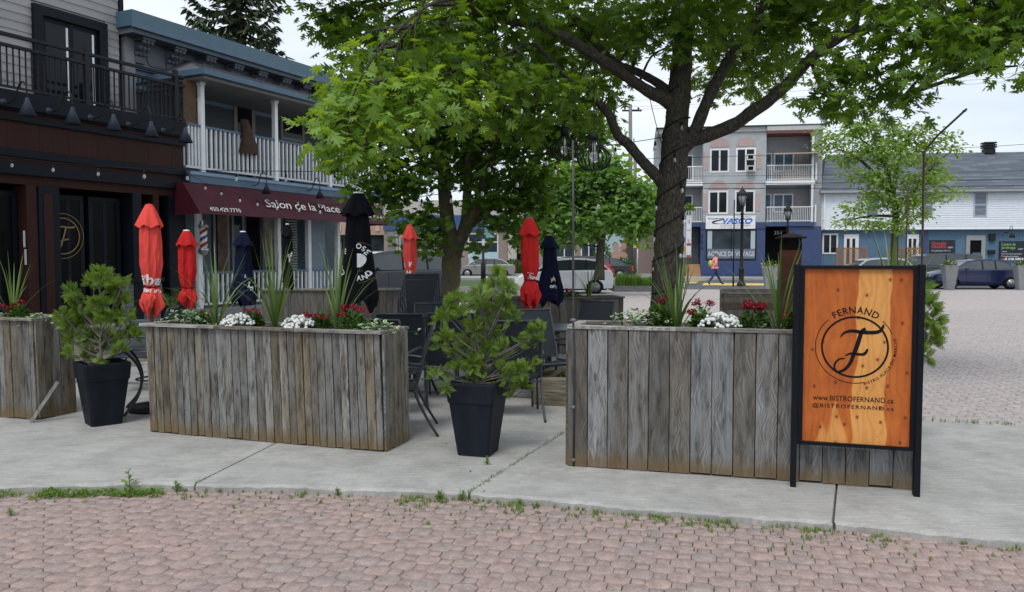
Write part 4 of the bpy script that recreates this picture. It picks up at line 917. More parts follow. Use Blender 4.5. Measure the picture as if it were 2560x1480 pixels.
part('shingles', sh_, shmat(), row)['kind'] = 'stuff'
bx('gutter', M('grey_gutter', (.30, .30, .30), .5, .1, 5, 0), row, XW0-.05, XW1, -.48, -.36, ze_-.12, ze_+.04); bx('down_pipe', WHT, row, XW0+.25, XW0+.37, -.16, -.04, zb_, ze_-.1)
for l_, r_ in ((2165, 2197), (2300, 2333), (2434, 2468)):
    a, b = w_(l_, 500)[0], w_(r_, 500)[0]; zz1, zz0 = w_(l_, 481)[1], w_(l_, 542)[1]; window(row, a, b, zz0, zz1, y=-.02, fr=.09, panes=2, horiz=True, fmat=M('bluish_window_frame', (.42, .47, .52), .5, .05, 4, 0), gmat=M('venetian_glass', (.04, .06, .09), .15, .7, 1, 0, col2=(.22, .27, .32), stretch=(.3, 1, 7)))
a, b = w_(2059, 600)[0], w_(2098, 600)[0]; window(row, a, b, w_(2060, 635, .3)[1], w_(2060, 584, .3)[1], y=.32, fr=.10, panes=2, gmat=GLASS_D)
for l_, r_ in ((2113, 2150), (2270, 2301)):
    a, b = w_(l_, 600)[0], w_(r_, 600)[0]; zt__ = w_(l_, 586, .3)[1]; d_ = bx('door', WHT, row, a, b, .26, .34, GZ+.1, zt__)
    for f in (.28, .66): bx('pane', GLASS_D, d_, a+(b-a)*f-.10, a+(b-a)*f+.10, .25, .258, GZ+.9, zt__-.3)
bx('navy_panel', NAVYP, row, w_(2303, 600)[0], w_(2324, 600)[0], .28, .35, GZ, zb_-.15)
for l_, r_ in ((2090, 2167), (2220, 2302)):
    t = thing('lattice_screen', 'orange-brown wooden lattice screen before the '+('left' if l_ < 2200 else 'right')+' white door of the blue wall', 'screen', FW.w(0, 0, 0), R(-7), 'lattice screens'); a, b = w_(l_, 650, -1)[0], w_(r_, 650, -1)[0]; zt__ = w_(l_, 619, -1)[1]; WD = M('orange_lattice_wood', (.26, .13, .06), .7, .2, 8, .1)
    bx('lattice_frame', WD, t, (a, b, -1.04, -.96, zt__-.10, zt__), (a, a+.1, -1.04, -.96, GZ, zt__-.1), (b-.1, b, -1.04, -.96, GZ, zt__-.1)); lm = MB(); n_ = 14
    for i in range(-8, int((b-a)/.17)+1):
        for s_ in (1, -1):
            x0_ = a+i*.17; h_ = zt__-.1-GZ; p = [(x0_, GZ), (x0_+h_, zt__-.1)] if s_ > 0 else [(x0_+h_, GZ), (x0_, zt__-.1)]
            (xa_, za_), (xb_, zb2) = p
            if xa_ < a or xb_ < a or xa_ > b or xb_ > b:
                def cl_(xa_, za_, xb_, zb2):
                    t0, t1 = 0, 1; dx_ = xb_-xa_
                    for bound, sg2 in ((a+.05, 1), (b-.05, -1)):
                        q = (bound-xa_)/dx_
                        if dx_*sg2 > 0: t0 = max(t0, q)
                        else: t1 = min(t1, q)
                    return None if t0 >= t1 else (xa_+dx_*t0, za_+(zb2-za_)*t0, xa_+dx_*t1, za_+(zb2-za_)*t1)
                r2 = cl_(xa_, za_, xb_, zb2)
                if not r2: continue
                xa_, za_, xb_, zb2 = r2
            yy_ = -1.0+.012*s_; lm.add([(xa_, yy_, za_-.03), (xb_, yy_, zb2-.03), (xb_, yy_, zb2+.03), (xa_, yy_, za_+.03), (xa_, yy_+.01, za_-.03), (xb_, yy_+.01, zb2-.03), (xb_, yy_+.01, zb2+.03), (xa_, yy_+.01, za_+.03)], [(0, 1, 2, 3), (7, 6, 5, 4), (3, 2, 6, 7), (0, 4, 5, 1)])
    part('lattice', lm, WD, t)['kind'] = 'stuff'
# open doorway
a, b = w_(2420, 600)[0], w_(2468, 600)[0]; zt__ = w_(2430, 588, .3)[1]
bx('doorway', DARKI, row, a+.25, b-.25, .30, .34, GZ, zt__-.35); bx('door_frame', M('weathered_grey_frame', (.26, .28, .27), .6, .1, 5, 0), row, (a, a+.25, .24, .34, GZ, zt__), (b-.25, b, .24, .34, GZ, zt__), (a+.25, b-.25, .24, .34, zt__-.35, zt__))
bx('fridge', M('blue_fridge_glow', (.06, .13, .18), .3, .3, 3, 0), row, a+.45, a+1.0, .285, .298, GZ+.3, zt__-1.2); bx('wall_box', M('dark_brown_box', (.02, .02, .03), .5, .1, 5, 0), row, w_(2477, 600)[0], w_(2492, 600)[0], .15, .35, w_(2480, 602)[1], w_(2480, 584)[1]); bx('mailbox', BLK, row, w_(2474, 630)[0], w_(2491, 630)[0], .12, .35, w_(2480, 635)[1], w_(2480, 625)[1])
def shopsign(lab, l_, r_, t_, b_, lines):
    t = thing('shop_sign', lab, 'sign', FW.w(0, 0, 0), R(-7)); x0_, z1_ = w_(l_, t_, .2); x1_, z0_ = w_(r_, b_, .2); bx('sign_panel', M('charcoal_sign', (.03, .035, .045), .5, .1, 3, 0), t, x0_, x1_, .22, .315, z0_, z1_)
    for s_, u, vv, ww, hh, mat in lines:
        mb = MB(); fit_text(mb, s_, ww*(x1_-x0_), hh*(z1_-z0_), lambda x, y: (x0_+u*(x1_-x0_)+x, .214, z0_+vv*(z1_-z0_)+y), bold=.03); part('sign_lettering', mb, mat, t)['kind'] = 'stuff'
    return t, x0_, x1_, z0_, z1_
SR, SGN, SW = M('sign_red', (.42, .05, .06), .5, .1, 5, 0), M('sign_green', (.20, .34, .13), .5, .1, 5, 0), M('sign_white', (.5, .52, .55), .5, .1, 5, 0)
shopsign('dark shop sign with red lettering behind the grey minivan', 2325, 2387, 600, 650, [('Gosselin', .36, .84, .58, .16, SR), ('GRANDE', .36, .66, .58, .15, SR), ('CJSC', .82, .62, .2, .09, SW), ('Remplissage Service', .45, .46, .75, .07, SW)])
t, x0_, x1_, z0_, z1_ = shopsign('dark garden centre sign with green lettering at the right edge', 2500, 2562, 603, 650, [('Centre de', .34, .84, .56, .17, SGN), ('Jardinage', .34, .64, .56, .17, SGN), ('CJSC', .83, .58, .2, .09, SW), ('Engrais', .2, .45, .2, .07, SW), ('Produits hydroponiques', .48, .32, .8, .07, SW), ('Conseils et livraison', .42, .20, .68, .07, SW), ('438.228.5854', .5, .055, .9, .13, WPRINT)])
gooseneck(row, w_(2512, 582)[0], w_(2512, 577)[1]-.1, label='white shaded gooseneck lamp over the green lettered sign', s=1.2)
vt = thing('roof_vent', 'black roof vent on the slate roof ridge', 'vent', FW.w(w_(2471, 380, 3.2)[0], 3.2, rz-.1), R(-7)); part('vent_base', MB().box(-.35, .35, -.3, .3, 0, .35), BLK, vt)
for i in range(3): part('fin', MB().box(-.42, .42, -.35, .35, .40+.16*i, .50+.16*i), BLK, vt)
# ------------------------------------------------------------------ strip mall behind the trees
FS = Fr((at(1100, 640, 68).x, 68), R(-4)); mal = thing('strip_mall', 'cream strip mall with blue fascia and brick piers behind the trees', 'building', FS.o, R(-4)); s_ = lambda px, py, y=0: FS.hit(px, py, y)
CRM = M('cream_stucco', (.44, .41, .38), .85, .08, 2, .1); BRI = M('pinkish_brick', (.26, .20, .18), .9, .3, 10, .3, 30, stretch=(1, 1, 3)); BFA = M('blue_fascia', (.03, .08, .19), .5, .15, 3, 0)
a, b = s_(960, 600)[0], s_(1655, 600)[0]; zf1, zf0, zt__ = s_(1200, 538)[1], s_(1200, 575)[1], s_(1200, 500)[1]
bx('upper_wall', CRM, mal, a, b, .0, 14, zf1, zt__); bx('fascia', BFA, mal, (a, s_(1270, 600)[0], -.25, .5, zf0, zf1), (s_(1330, 600)[0], b-.6, -.25, .5, zf0, zf1)); bx('entry_pier', CRM, mal, (s_(1271, 600)[0], s_(1292, 600)[0], -.4, 1, GZ, zt__+.4), (s_(1292, 600)[0], s_(1330, 600)[0], -.4, 1, zf0-.4, zt__+.4))
bx('lower_wall', BRI, mal, a, b, .0, 14, GZ, zf0)
bx('entry', DARKI, mal, s_(1293, 600)[0], s_(1316, 600)[0], -.10, -.01, GZ, zf0-.5)
for l_, r_ in ((1170, 1246), (1385, 1437), (1452, 1492), (1510, 1585)):
    x0_, x1_ = s_(l_, 600)[0], s_(r_, 600)[0]; zz1, zz0 = s_(l_, 583)[1], s_(l_, 645)[1]
    if l_ == 1510: zz0 = s_(l_, 655)[1]
    window(mal, x0_, x1_, zz0, zz1, y=-.03, fr=.10, panes=2, fmat=WHTD, gmat=GLASS_S); bx('mullion', WHTD, mal, x0_, x1_, -.075, -.07, s_(l_, 605)[1]-.05, s_(l_, 605)[1]+.05)
PALE = M('pale_teal_film', (.36, .52, .55), .6, .06, 3, 0)
bx('window_film', PALE, mal, *(s_(1172, 600)[0], s_(1244, 600)[0], -.09, -.08, s_(1172, 646)[1]-.9, s_(1172, 630)[1])); bx('window_film', PALE, mal, *(s_(1512, 600)[0], s_(1583, 600)[0], -.09, -.08, s_(1512, 653)[1], s_(1512, 585)[1]))
# printed picture of long haired people
po = MB(); SK = M('poster_skin', (.42, .27, .21), .7, .1, 3, 0); HR = M('poster_hair', (.20, .12, .08), .7, .3, 3, 0)
def blob(mb, px, py, rx, ry, yy_, n=14): cx_, cz_ = s_(px, py); vs = [(cx_+rx*math.cos(2*PI*i/n), yy_, cz_+ry*math.sin(2*PI*i/n)) for i in range(n)]; mb.add(vs, [tuple(range(n))])
for px, py, rx, ry in ((1566, 616, .42, .75), (1571, 632, .3, .5), (1538, 614, .25, .3)): blob(po, px, py, rx, ry, -.10)
part('poster_picture', po, HR, mal)['kind'] = 'stuff'; po = MB()
for px, py, rx, ry in ((1560, 615, .22, .3), (1539, 618, .25, .35), (1553, 622, .16, .22), (1545, 638, .8, .35)): blob(po, px, py, rx, ry, -.105)
part('poster_picture', po, SK, mal)['kind'] = 'stuff'
gxx = MB(); gxx.box(b-.2, b+2.2, .8, 1.0, GZ, zf0); part('side_wall', gxx, M('beige_side_wall', (.22, .19, .165), .8, .1, 3, .1), mal)
for i in range(6): bx('stair_tread', BLK, mal, b-.1, b+1.6, .2, .5, GZ+.25*i, GZ+.25*i+.05)
# beige mall at far left
FB = Fr((at(820, 640, 74).x, 74), R(2)); bg_ = thing('beige_shops', 'peach coloured shop block with framed panels behind the big black umbrella', 'building', FB.o, R(2)); s2 = lambda px, py, y=0: FB.hit(px, py, y)
PCH = M('peach_stucco', (.44, .31, .235), .85, .08, 2, .1); PC2 = M('pale_peach_panel', (.52, .40, .31), .85, .06, 2, .1); x0_ = s2(760, 600)[0]; x1_ = s2(1000, 600)[0]
bx('upper_wall', PCH, bg_, x0_, x1_, 0, 12, s2(850, 587)[1], s2(850, 497)[1]); bx('cornice', PC2, bg_, x0_, x1_, -.4, 0, s2(850, 512)[1], s2(850, 503)[1]); bx('lower_front', GLASS_S, bg_, x0_, x1_, .6, 12, GZ, s2(850, 587)[1])
for i in range(10): a = x0_+.4+i*((x1_-x0_)/10); bx('framed_panel', PC2, bg_, a, a+(x1_-x0_)/10-.5, -.08, 0, s2(850, 578)[1], s2(850, 562)[1]); 
window(bg_, s2(948, 600)[0], s2(968, 600)[0], s2(850, 540)[1], s2(850, 519)[1], y=0, fr=.15, panes=2, fmat=DG)
RB = M('red_brick_column', (.20, .065, .045), .9, .3, 14, .3, 40, stretch=(1, 1, 3)); xx = s2(840, 600)[0]; bx('brick_column', RB, bg_, xx-.35, xx+.35, -.5, .2, GZ, s2(850, 596)[1]); bx('column_cap', M('teal_cap', (.06, .20, .17), .6, .1, 4, 0), bg_, xx-.2, xx+.2, -.35, .1, s2(850, 596)[1], s2(850, 587)[1])
# ------------------------------------------------------------------ boarded hoarding with braces
hq = at(969, 679, 47); hd = thing('hoarding', 'tall grey timber hoarding propped by crossed braces left of the maple trunk', 'hoarding', (hq.x, 47, 0)); HG = M('silver_grey_boards', (.20, .205, .20), .9, .2, 4, .3, stretch=(6, 1, 1)); k47 = 47/2000
zz0, zz1 = at(969, 664, 47).z, at(969, 580, 47).z; Lh = (1108-969)*k47
x_ = 0; 
while x_ < Lh: w2 = min(.42, Lh-x_); bx('board', HG, hd, x_+.004, x_+w2-.004, 0, .05, zz0, zz1+rng.uniform(-.03, .03)); x_ += w2
for pz in (590, 612, 640, 662): z_ = at(969, pz, 47).z; bx('batten', HG, hd, .0, Lh, -.05, -.004, z_-.04, z_+.04)
def brace(a0, b0_, a1, b1, w2=.07): 
    p = at(a0, b0_, 46.6)-hd.location; q = at(a1, b1, 46.6)-hd.location; part('brace', MB().tube([p, q], w2, 4, smooth=False), M('bleached_timber', (.36, .36, .34), .9, .2, 6, .2), hd)
for c in ((991, 582, 997, 690), (991, 582, 1106, 664), (1104, 605, 1040, 692), (1046, 622, 1104, 665), (1086, 583, 1087, 692), (1000, 585, 1000, 690)): brace(*c)
# ------------------------------------------------------------------ plank planters
def plank(parent, p0, p1, w, z0, z1, mat, t=.02, lean=0.0, proto=None, nails=True):
    pass
def planter(name, label, fl, fr, depth, h, pw, cap_mat, pmat, lean=0.0, sidesR=True, seed=0, cap_out=.03, gap=.003, jitter=.004, nails=True, end_plank=.09, horizontal=False, lift=.008, group='wooden planters'):
    """fl, fr: front-left and front-right feet; local x runs along the front, y goes back"""
    rr = random.Random(seed); d = (fr-fl); Lg = d.length; ang = math.atan2(d.y, d.x)
    t = thing(name, label, 'planter', (fl.x, fl.y, .05), ang, group)
    core = MB().box(.02, Lg-.02, .02, depth-.02, .03, h-.06); part('inner_box', core, P_DARK, t)
    soil = MB(); nx, ny = 24, 6; vs = []
    for i in range(nx+1):
        for j in range(ny+1): vs.append((.04+(Lg-.08)*i/nx, .04+(depth-.08)*j/ny, h-.035+rr.uniform(-.012, .014)))
    soil.add(vs, [(i*(ny+1)+j, (i+1)*(ny+1)+j, (i+1)*(ny+1)+j+1, i*(ny+1)+j+1) for i in range(nx) for j in range(ny)], True); part('soil', soil, SOIL, t)
    def board(m, w, hh, th, idx):
        mb = MB(); n = 5; wb = w/2; ja = rr.uniform(-.003, .003); jb = rr.uniform(-.003, .003); zt = hh+rr.uniform(-.004, .002); zb = rr.uniform(0, lift*2.2)
        sh = lean*hh; c = .0025
        def ring(z, x0, x1): return [(x0+c, -th, z), (x1-c, -th, z), (x1, -th+c, z), (x1, 0, z), (x0, 0, z), (x0, -th+c, z)]
        vs = []; zz = [zb+(zt-zb)*k/n for k in range(n+1)]
        for z in zz:
            q = lean*z; e0 = rr.uniform(-.0015, .0015); e1 = rr.uniform(-.0015, .0015)
            vs += ring(z, -wb+q+ja*(z/hh)+e0, wb+q+jb*(z/hh)+e1)
        f = [tuple(range(6))[::-1], tuple(range(n*6, n*6+6))]+[(k*6+i, k*6+(i+1) % 6, (k+1)*6+(i+1) % 6, (k+1)*6+i) for k in range(n) for i in range(6)]
        mb.add(vs, f); o = part('plank', mb, pmat, t); loc = m @ Vector((0, 0, 0)); o.location = loc; o.rotation_euler = m.to_euler()
        if nails:
            nb = MB()
            for zn in (.045, .50*hh+rr.uniform(-.02, .02), hh-.04):
                for s_ in (-.55, .55):
                    if rr.random() < .85: nb.lathe([(.0026, 0), (.0026, .0012)], 6, (0, 0, 0)); 
                    if nb.v and len(nb.v) >= 12:
                        for q in range(len(nb.v)-12, len(nb.v)):
                            x, y, z = nb.v[q]; nb.v[q] = (x+s_*wb+lean*zn, -th-z, y+zn)
            nails_all.append((nb, m))
        return o
    nails_all = []
    hb = h-.025
    if not horizontal:
        x = 0; k = 0
        while x < Lg-.02:
            w_ = min(pw*rr.uniform(.88, 1.14) if jitter > .003 else pw, Lg-x)
            if Lg-x-w_ < .03: w_ = Lg-x
            board(Matrix.Translation((x+w_/2, rr.uniform(-jitter, jitter), 0)), w_-gap, hb, .019, k); x += w_; k += 1
        for (side, xx, a) in ((1, Lg+.001, PI/2), (-1, -.001, -PI/2)):
            y = 0
            while y < depth-.02:
                w_ = min(pw*rr.uniform(.88, 1.1), depth-y)
                if depth-y-w_ < .03: w_ = depth-y
                yy = y+w_/2
                board(Matrix.Translation((xx+(lean*0), yy, 0)) @ Matrix.Rotation(a, 4, 'Z'), w_-gap, hb, .019, k); y += w_; k += 1
    else:
        z = 0; hh = .14
        while z < h-.05:
            for (x0, y0, ln, a) in ((0, 0, Lg, 0), (Lg, 0, depth, PI/2), (0, depth, depth, -PI/2), (Lg, depth, Lg, PI)):
                mb = MB().box(0, ln-.002, -.035, 0, z+.003, z+hh-.003); o = part('plank', mb, pmat, t); o.location = (x0, y0, 0); o.rotation_euler = (0, 0, a)
            z += hh
    nn = MB()
    for nb, m in nails_all: nn.add([m @ Vector(p) for p in nb.v], nb.f)
    if nn.v: o = part('nails', nn, M('rusty_nail', (.05, .03, .022), .7, .3, 30, 0), t); o['kind'] = 'stuff'
    # cap boards
    q = lean*hb
    def cap(x0, x1, y0, y1, dz=0):
        mb = MB(); c = .003; zb, zt = hb+.001+dz, h+dz
        # the grain runs along the board: build it standing, then lay it down
        m = Matrix(((0, 0, 1), (1, 0, 0), (0, 1, 0))) if x1-x0 > y1-y0 else Matrix(((-1, 0, 0), (0, 0, 1), (0, 1, 0)))
        o0 = Vector((x0, y0, zb)) if x1-x0 > y1-y0 else Vector((x1, y0, zb)); mi_ = m.inverted(); vs = []
        nx = max(1, int(max(x1-x0, y1-y0)/.12)); along_x = x1-x0 > y1-y0
        for k in range(nx+1):
            f = k/nx; w1, w2 = rr.uniform(-.0022, .0022), rr.uniform(-.0022, .0022)
            if along_x: x = x0+(x1-x0)*f; ring = [(x, y0+w1, zb), (x, y0+w1, zt-c), (x, y0+c+w1, zt), (x, y1-c+w2, zt), (x, y1+w2, zt-c), (x, y1+w2, zb)]
            else: y = y0+(y1-y0)*f; ring = [(x0+w1, y, zb), (x0+w1, y, zt-c), (x0+c+w1, y, zt), (x1-c+w2, y, zt), (x1+w2, y, zt-c), (x1+w2, y, zb)]
            vs += [mi_ @ (Vector(p)-o0) for p in ring]
        fs = [(k*6+i, k*6+(i+1) % 6, (k+1)*6+(i+1) % 6, (k+1)*6+i) for k in range(nx) for i in range(6)]+[tuple(range(6))[::-1], tuple(range(nx*6, nx*6+6))]
        mb.add(vs, fs); o = part('cap_board', mb, cap_mat, t); o.location = o0; o.rotation_euler = m.to_euler(); return o
    cw = .075
    if horizontal: cw = .05
    nb_ = max(1, round(Lg/.9)); x = q-cap_out
    for i in range(nb_):
        x1 = q-cap_out+(Lg+2*cap_out)*(i+1)/nb_; cap(x+.001, x1-.001, -.022-cap_out, cw-.022-cap_out, rr.uniform(-.001, .001)); x = x1
    cap(q-cap_out, q+Lg+cap_out, depth-cw+cap_out, depth+cap_out)
    cap(q-cap_out, q-cap_out+cw, cw-.020-cap_out, depth-cw+cap_out-.002); cap(q+Lg+cap_out-cw, q+Lg+cap_out, cw-.020-cap_out, depth-cw+cap_out-.002)
    return t
# main left planter
A0, A1 = G(379, 1079), G(961, 1130)
PL = planter('wooden_planter', 'long brown-grey planter of narrow mixed pallet boards between the two black pots', A0, A1, .42, .962, .0735, P_CAP, P_MIX, lean=-.032, gap=.006, seed=1, cap_out=.032)
# right planter behind the sign
B0, B1 = G(1420, 1163), G(2283, 1224)
PR = planter('wooden_planter', 'long grey planter of wide even cedar boards behind the orange bistro sign', B0, B1, .46, 1.045, .147, P_CAP, P_GREY, lean=0, seed=2, cap_out=.006, jitter=.0015, gap=.006)
# far left planter
C1_ = G(96, 1050); dirC = (A1-A0).normalized()
PLL = planter('wooden_planter', 'brown plank planter cut by the left edge with a loose stick leaning on it', C1_-dirC*2.3, C1_, .42, .965, .085, P_CAP, P_MIX, lean=-.02, seed=3, cap_out=.03)
# back planters
def topped(px0, px1, py0, py1, h): # feet from the top edge
    a = G(px0, py0, h+.05); b = G(px1, py1, h+.05); return Vector((a.x, a.y, .05)), Vector((b.x, b.y, .05))
a, b = topped(657, 1000, 724, 722, .92)
PB1 = planter('wooden_planter', 'low dark plank planter by the barber shop porch behind the small black umbrella', a, b, .45, .92, .12, P_CAP, P_DARK, seed=4, nails=False)
a, b = topped(1205, 1556, 745, 741, .90)
PB2 = planter('wooden_planter', 'dark plank planter in front of the white hatchback', a, b, .45, .90, .14, P_DARK, P_DARK, seed=5, nails=False)
a, b = topped(1808, 2060, 731, 733, .78)
PB3 = planter('wooden_planter', 'planter of horizontal grey boards behind the red flowers left of the sign', a, b, .5, .78, .14, P_CAP, P_DARK, seed=6, nails=False, horizontal=True)
# chain strung from the left planter's end
def chain(t, p0, p1, sag, n, mat):
    l0 = Vector(p0); l1 = Vector(p1)
    link = []
    for k in range(10): q = 2*PI*k/10; link.append((.016*math.cos(q), .009*math.sin(q), 0))
    for i in range(n):
        f = (i+.5)/n; p = l0.lerp(l1, f); p.z -= sag*4*f*(1-f); d = (l1-l0).normalized(); d.z -= sag*4*(1-2*f)/((l1-l0).length); d.normalize()
        m = Matrix.Translation(p) @ d.to_track_quat('X', 'Z').to_matrix().to_4x4() @ Matrix.Rotation(PI/2*(i % 2)+.4, 4, 'X')
        mb = MB().tube([m @ Vector(v) for v in link+link[:1]], .0022, 5, cap=False)
        part('link', mb, mat, t)
ch = thing('chain', 'small rusty chain hanging from the end of the long pallet-board planter', 'chain', (A1.x, A1.y, .8))
rm = M('rusty_chain', (.05, .035, .028), .6, .4, 60, .2, metal=.5)
ch.location = (0, 0, 0)
pA = parent_matrix(PL) @ Vector(((A1-A0).length+.022-.03, .12, .80)); pB = at(1100, 948, 7.6)
chain(ch, pA, pB, .10, 22, rm)
# loose stick leaning on the far left planter
st = thing('stick', 'short weathered grey stick leaning against the corner of the far left planter', 'stick', G(78, 1056))
p0 = G(77, 1056); p1 = at(143, 957, p0.y+.09)
d = (p1-p0); rr = random.Random(2); mb = MB()
m = Matrix.Translation(p0) @ d.to_track_quat('Z', 'Y').to_matrix().to_4x4()
vs = []; nseg = 6
for k in range(nseg+1):
    z = d.length*k/nseg
    for (x, y) in ((-.028, -.014), (.026, -.016), (.029, .013), (-.025, .016)): vs.append(m @ Vector((x+rr.uniform(-.002, .002), y, z+.008)))
mb.add(vs, [(0, 3, 2, 1), tuple(nseg*4+i for i in range(4))]+[(k*4+i, k*4+(i+1) % 4, (k+1)*4+(i+1) % 4, (k+1)*4+i) for k in range(nseg) for i in range(4)])
part('stick_body', mb, P_CAP, st, True)

# ------------------------------------------------------------------ the bistro sign
S0, S1 = G(1978, 1208), G(2287, 1232)
dS = (S1-S0).normalized(); sgl = (S1-S0).length; angS = math.atan2(dS.y, dS.x)
sg = thing('sign_board', 'orange stained wood bistro sign in a black frame standing against the grey planter', 'sign', (S0.x, S0.y, .05), angS)
def boardmat():
    m, n, l, b = nodes('stained_plywood'); tc = N(n, 'ShaderNodeTexCoord'); s = N(n, 'ShaderNodeSeparateXYZ'); l.new(tc.outputs['Object'], s.inputs[0])
    x, z = s.outputs[0], s.outputs[2]
    def mapped(v):
        mp = N(n, 'ShaderNodeMapping'); mp.inputs['Scale'].default_value = v; l.new(tc.outputs['Object'], mp.inputs[0]); return mp.outputs[0]
    wz = N(n, 'ShaderNodeTexNoise', Scale=1, Detail=2, Roughness=.4); l.new(mapped((.6, 1, 2.6)), wz.inputs[0])
    cx = math_(n, l, 'ADD', x, math_(n, l, 'MULTIPLY', math_(n, l, 'SUBTRACT', wz.outputs[0], .5), .17))
    # pale sapwood band in the middle, a little to the right of centre at the top
    cx = math_(n, l, 'ADD', cx, math_(n, l, 'MULTIPLY', z, -.03))
    band = math_(n, l, 'ABSOLUTE', math_(n, l, 'SUBTRACT', cx, .400)); sap = ramp(n, l, band, [(.0, 1.0), (.098, 1.0), (.105, 0.0)])
    cx2 = math_(n, l, 'ADD', x, math_(n, l, 'MULTIPLY', math_(n, l, 'SUBTRACT', wz.outputs[0], .5), .16))
    b2 = math_(n, l, 'ADD', math_(n, l, 'ABSOLUTE', math_(n, l, 'SUBTRACT', cx2, .205)), math_(n, l, 'MULTIPLY', z, .24)); sap2 = ramp(n, l, b2, [(.0, .9), (.06, .8), (.078, 0.0)])
    b3 = math_(n, l, 'ADD', math_(n, l, 'ABSOLUTE', math_(n, l, 'SUBTRACT', cx2, .12)), math_(n, l, 'MULTIPLY', z, .30)); sap3 = ramp(n, l, b3, [(.0, .8), (.035, .7), (.046, 0.0)])
    sapx = math_(n, l, 'MAXIMUM', sap, math_(n, l, 'MAXIMUM', sap2, sap3))
    gr = N(n, 'ShaderNodeTexWave', wave_type='BANDS', bands_direction='X', Scale=4.0, Distortion=16.0, Detail=4.0); gr.inputs['Detail Scale'].default_value = 1.2; l.new(mapped((1.6, 1, .45)), gr.inputs[0])
    fn = N(n, 'ShaderNodeTexNoise', Scale=1, Detail=5); l.new(mapped((160, 1, 5)), fn.inputs[0])
    bl = N(n, 'ShaderNodeTexNoise', Scale=1, Detail=5, Roughness=.6); l.new(mapped((6, 1, 4)), bl.inputs[0])
    heart = ramp(n, l, bl.outputs[0], [(.3, (.36, .078, .013)), (.7, (.52, .140, .024))])
    sapc = ramp(n, l, bl.outputs[0], [(.3, (.60, .25, .06)), (.7, (.69, .33, .095))])
    c = mixc(n, l, sapx, heart, sapc)
    g = math_(n, l, 'ADD', math_(n, l, 'MULTIPLY', gr.outputs['Fac'], .5), math_(n, l, 'MULTIPLY', fn.outputs[0], .5))
    c = mixc(n, l, 1.0, c, ramp(n, l, g, [(.15, .86), (.6, 1.05)]), 'MULTIPLY')
    vo = N(n, 'ShaderNodeTexVoronoi', Scale=1); vo.voronoi_dimensions = '2D'; ck_ = N(n, 'ShaderNodeCombineXYZ'); l.new(math_(n, l, 'MULTIPLY', x, 7.6), ck_.inputs[0]); l.new(math_(n, l, 'MULTIPLY', z, 6.3), ck_.inputs[1]); l.new(ck_.outputs[0], vo.inputs['Vector'])
    cs_ = N(n, 'ShaderNodeSeparateXYZ'); l.new(vo.outputs['Color'], cs_.inputs[0]); c = mixc(n, l, math_(n, l, 'MULTIPLY', math_(n, l, 'GREATER_THAN', cs_.outputs[0], .42), ramp(n, l, vo.outputs['Distance'], [(.03, .95), (.055, .5), (.12, 0.0)])), c, (.10, .018, .006))
    l.new(c, b.inputs['Base Color']); b.inputs['Roughness'].default_value = .55; b.inputs['Specular IOR Level'].default_value = .3; b.inputs['Coat Weight'].default_value = .08; b.inputs['Coat Roughness'].default_value = .25
    bp = N(n, 'ShaderNodeBump', Strength=.15, Distance=.003); l.new(g, bp.inputs['Height']); l.new(bp.outputs[0], b.inputs['Normal']); return m
BOARD = boardmat()
W_ = sgl+.004; H_ = 1.494; yb, yf = -.026, -.098
for x0, x1 in ((-.010, .026), (W_-.026, W_+.010)):
    part('leg', MB().box(x0, x1, yf, yb, 0, H_), BLKW, sg)
x0, x1 = .026, W_-.026; z0, z1 = .292, H_-.006
part('frame_rail', MB().box(x0, x1, yf+.012, yb, z1-.022, z1), BLKW, sg); part('frame_rail', MB().box(x0, x1, yf+.012, yb, z0, z0+.022), BLKW, sg)
part('frame_stile', MB().box(x0, x0+.034, yf+.014, yb, z0+.022, z1-.022), BLKW, sg); part('frame_stile', MB().box(x1-.030, x1, yf+.014, yb, z0+.022, z1-.022), BLKW, sg)
bx0, bx1, bz0, bz1 = x0+.034, x1-.030, z0+.022, z1-.022
bd = part('painted_board', MB().box(0, bx1-bx0, 0, .012, 0, bz1-bz0), BOARD, sg); bd.location = (bx0, yf+.034, bz0)
yt = yf+.0325; cxm, czm = (bx0+bx1)/2-.012, bz0+(bz1-bz0)*.555
bw = bx1-bx0; s_ = bw/284.0     # photo pixels across the board -> metres
def prt(name, mb): return part(name, mb, BPRINT, sg)
def ring_arc(mb, r, w, a0, a1, n=60):
    vs = []
    for i in range(n+1):
        q = R(a0+(a1-a0)*i/n); 
        for rr_ in (r-w/2, r+w/2): vs.append((cxm+rr_*math.cos(q), yt, czm+rr_*math.sin(q)*.985))
    mb.add(vs, [(2*i, 2*i+1, 2*i+3, 2*i+2) for i in range(n)])
mb = MB(); ring_arc(mb, 87*s_, 5.5*s_, 0, 360, 90); prt('ring', mb)
mb = MB(); ring_arc(mb, 105*s_, 2*s_, 132, 284); ring_arc(mb, 105*s_, 2*s_, 22, 47, 12); prt('thin_ring', mb)
fl_ = lambda x, y: (cxm+x*s_, yt-.0006, czm-y*s_)
mb = MB()
pts = smoothpts([(-38, -27), (-28, -40), (-8, -46), (20, -43), (48, -43), (64, -47), (72, -58), (74, -66)], 6); n_ = len(pts)
ribbon(mb, pts, [1.5+9*math.sin(PI*min(1, i/n_*1.0))**.7 if i < n_*.93 else 3+4*(n_-i)/n_*10 for i in range(n_)], fl_)
pts = smoothpts([(28, -53), (22, -50), (16, -40), (8, -10), (-2, 20), (-10, 44), (-24, 64), (-42, 72), (-52, 62), (-50, 46), (-38, 35), (-26, 34)], 7); n_ = len(pts)
ribbon(mb, pts, [max(1.2, 12*(1-abs(i/n_-.28)*1.25)) if i < n_*.62 else max(1.6, 5.5-2.5*abs(i/n_-.8)*4) for i in range(n_)], fl_)
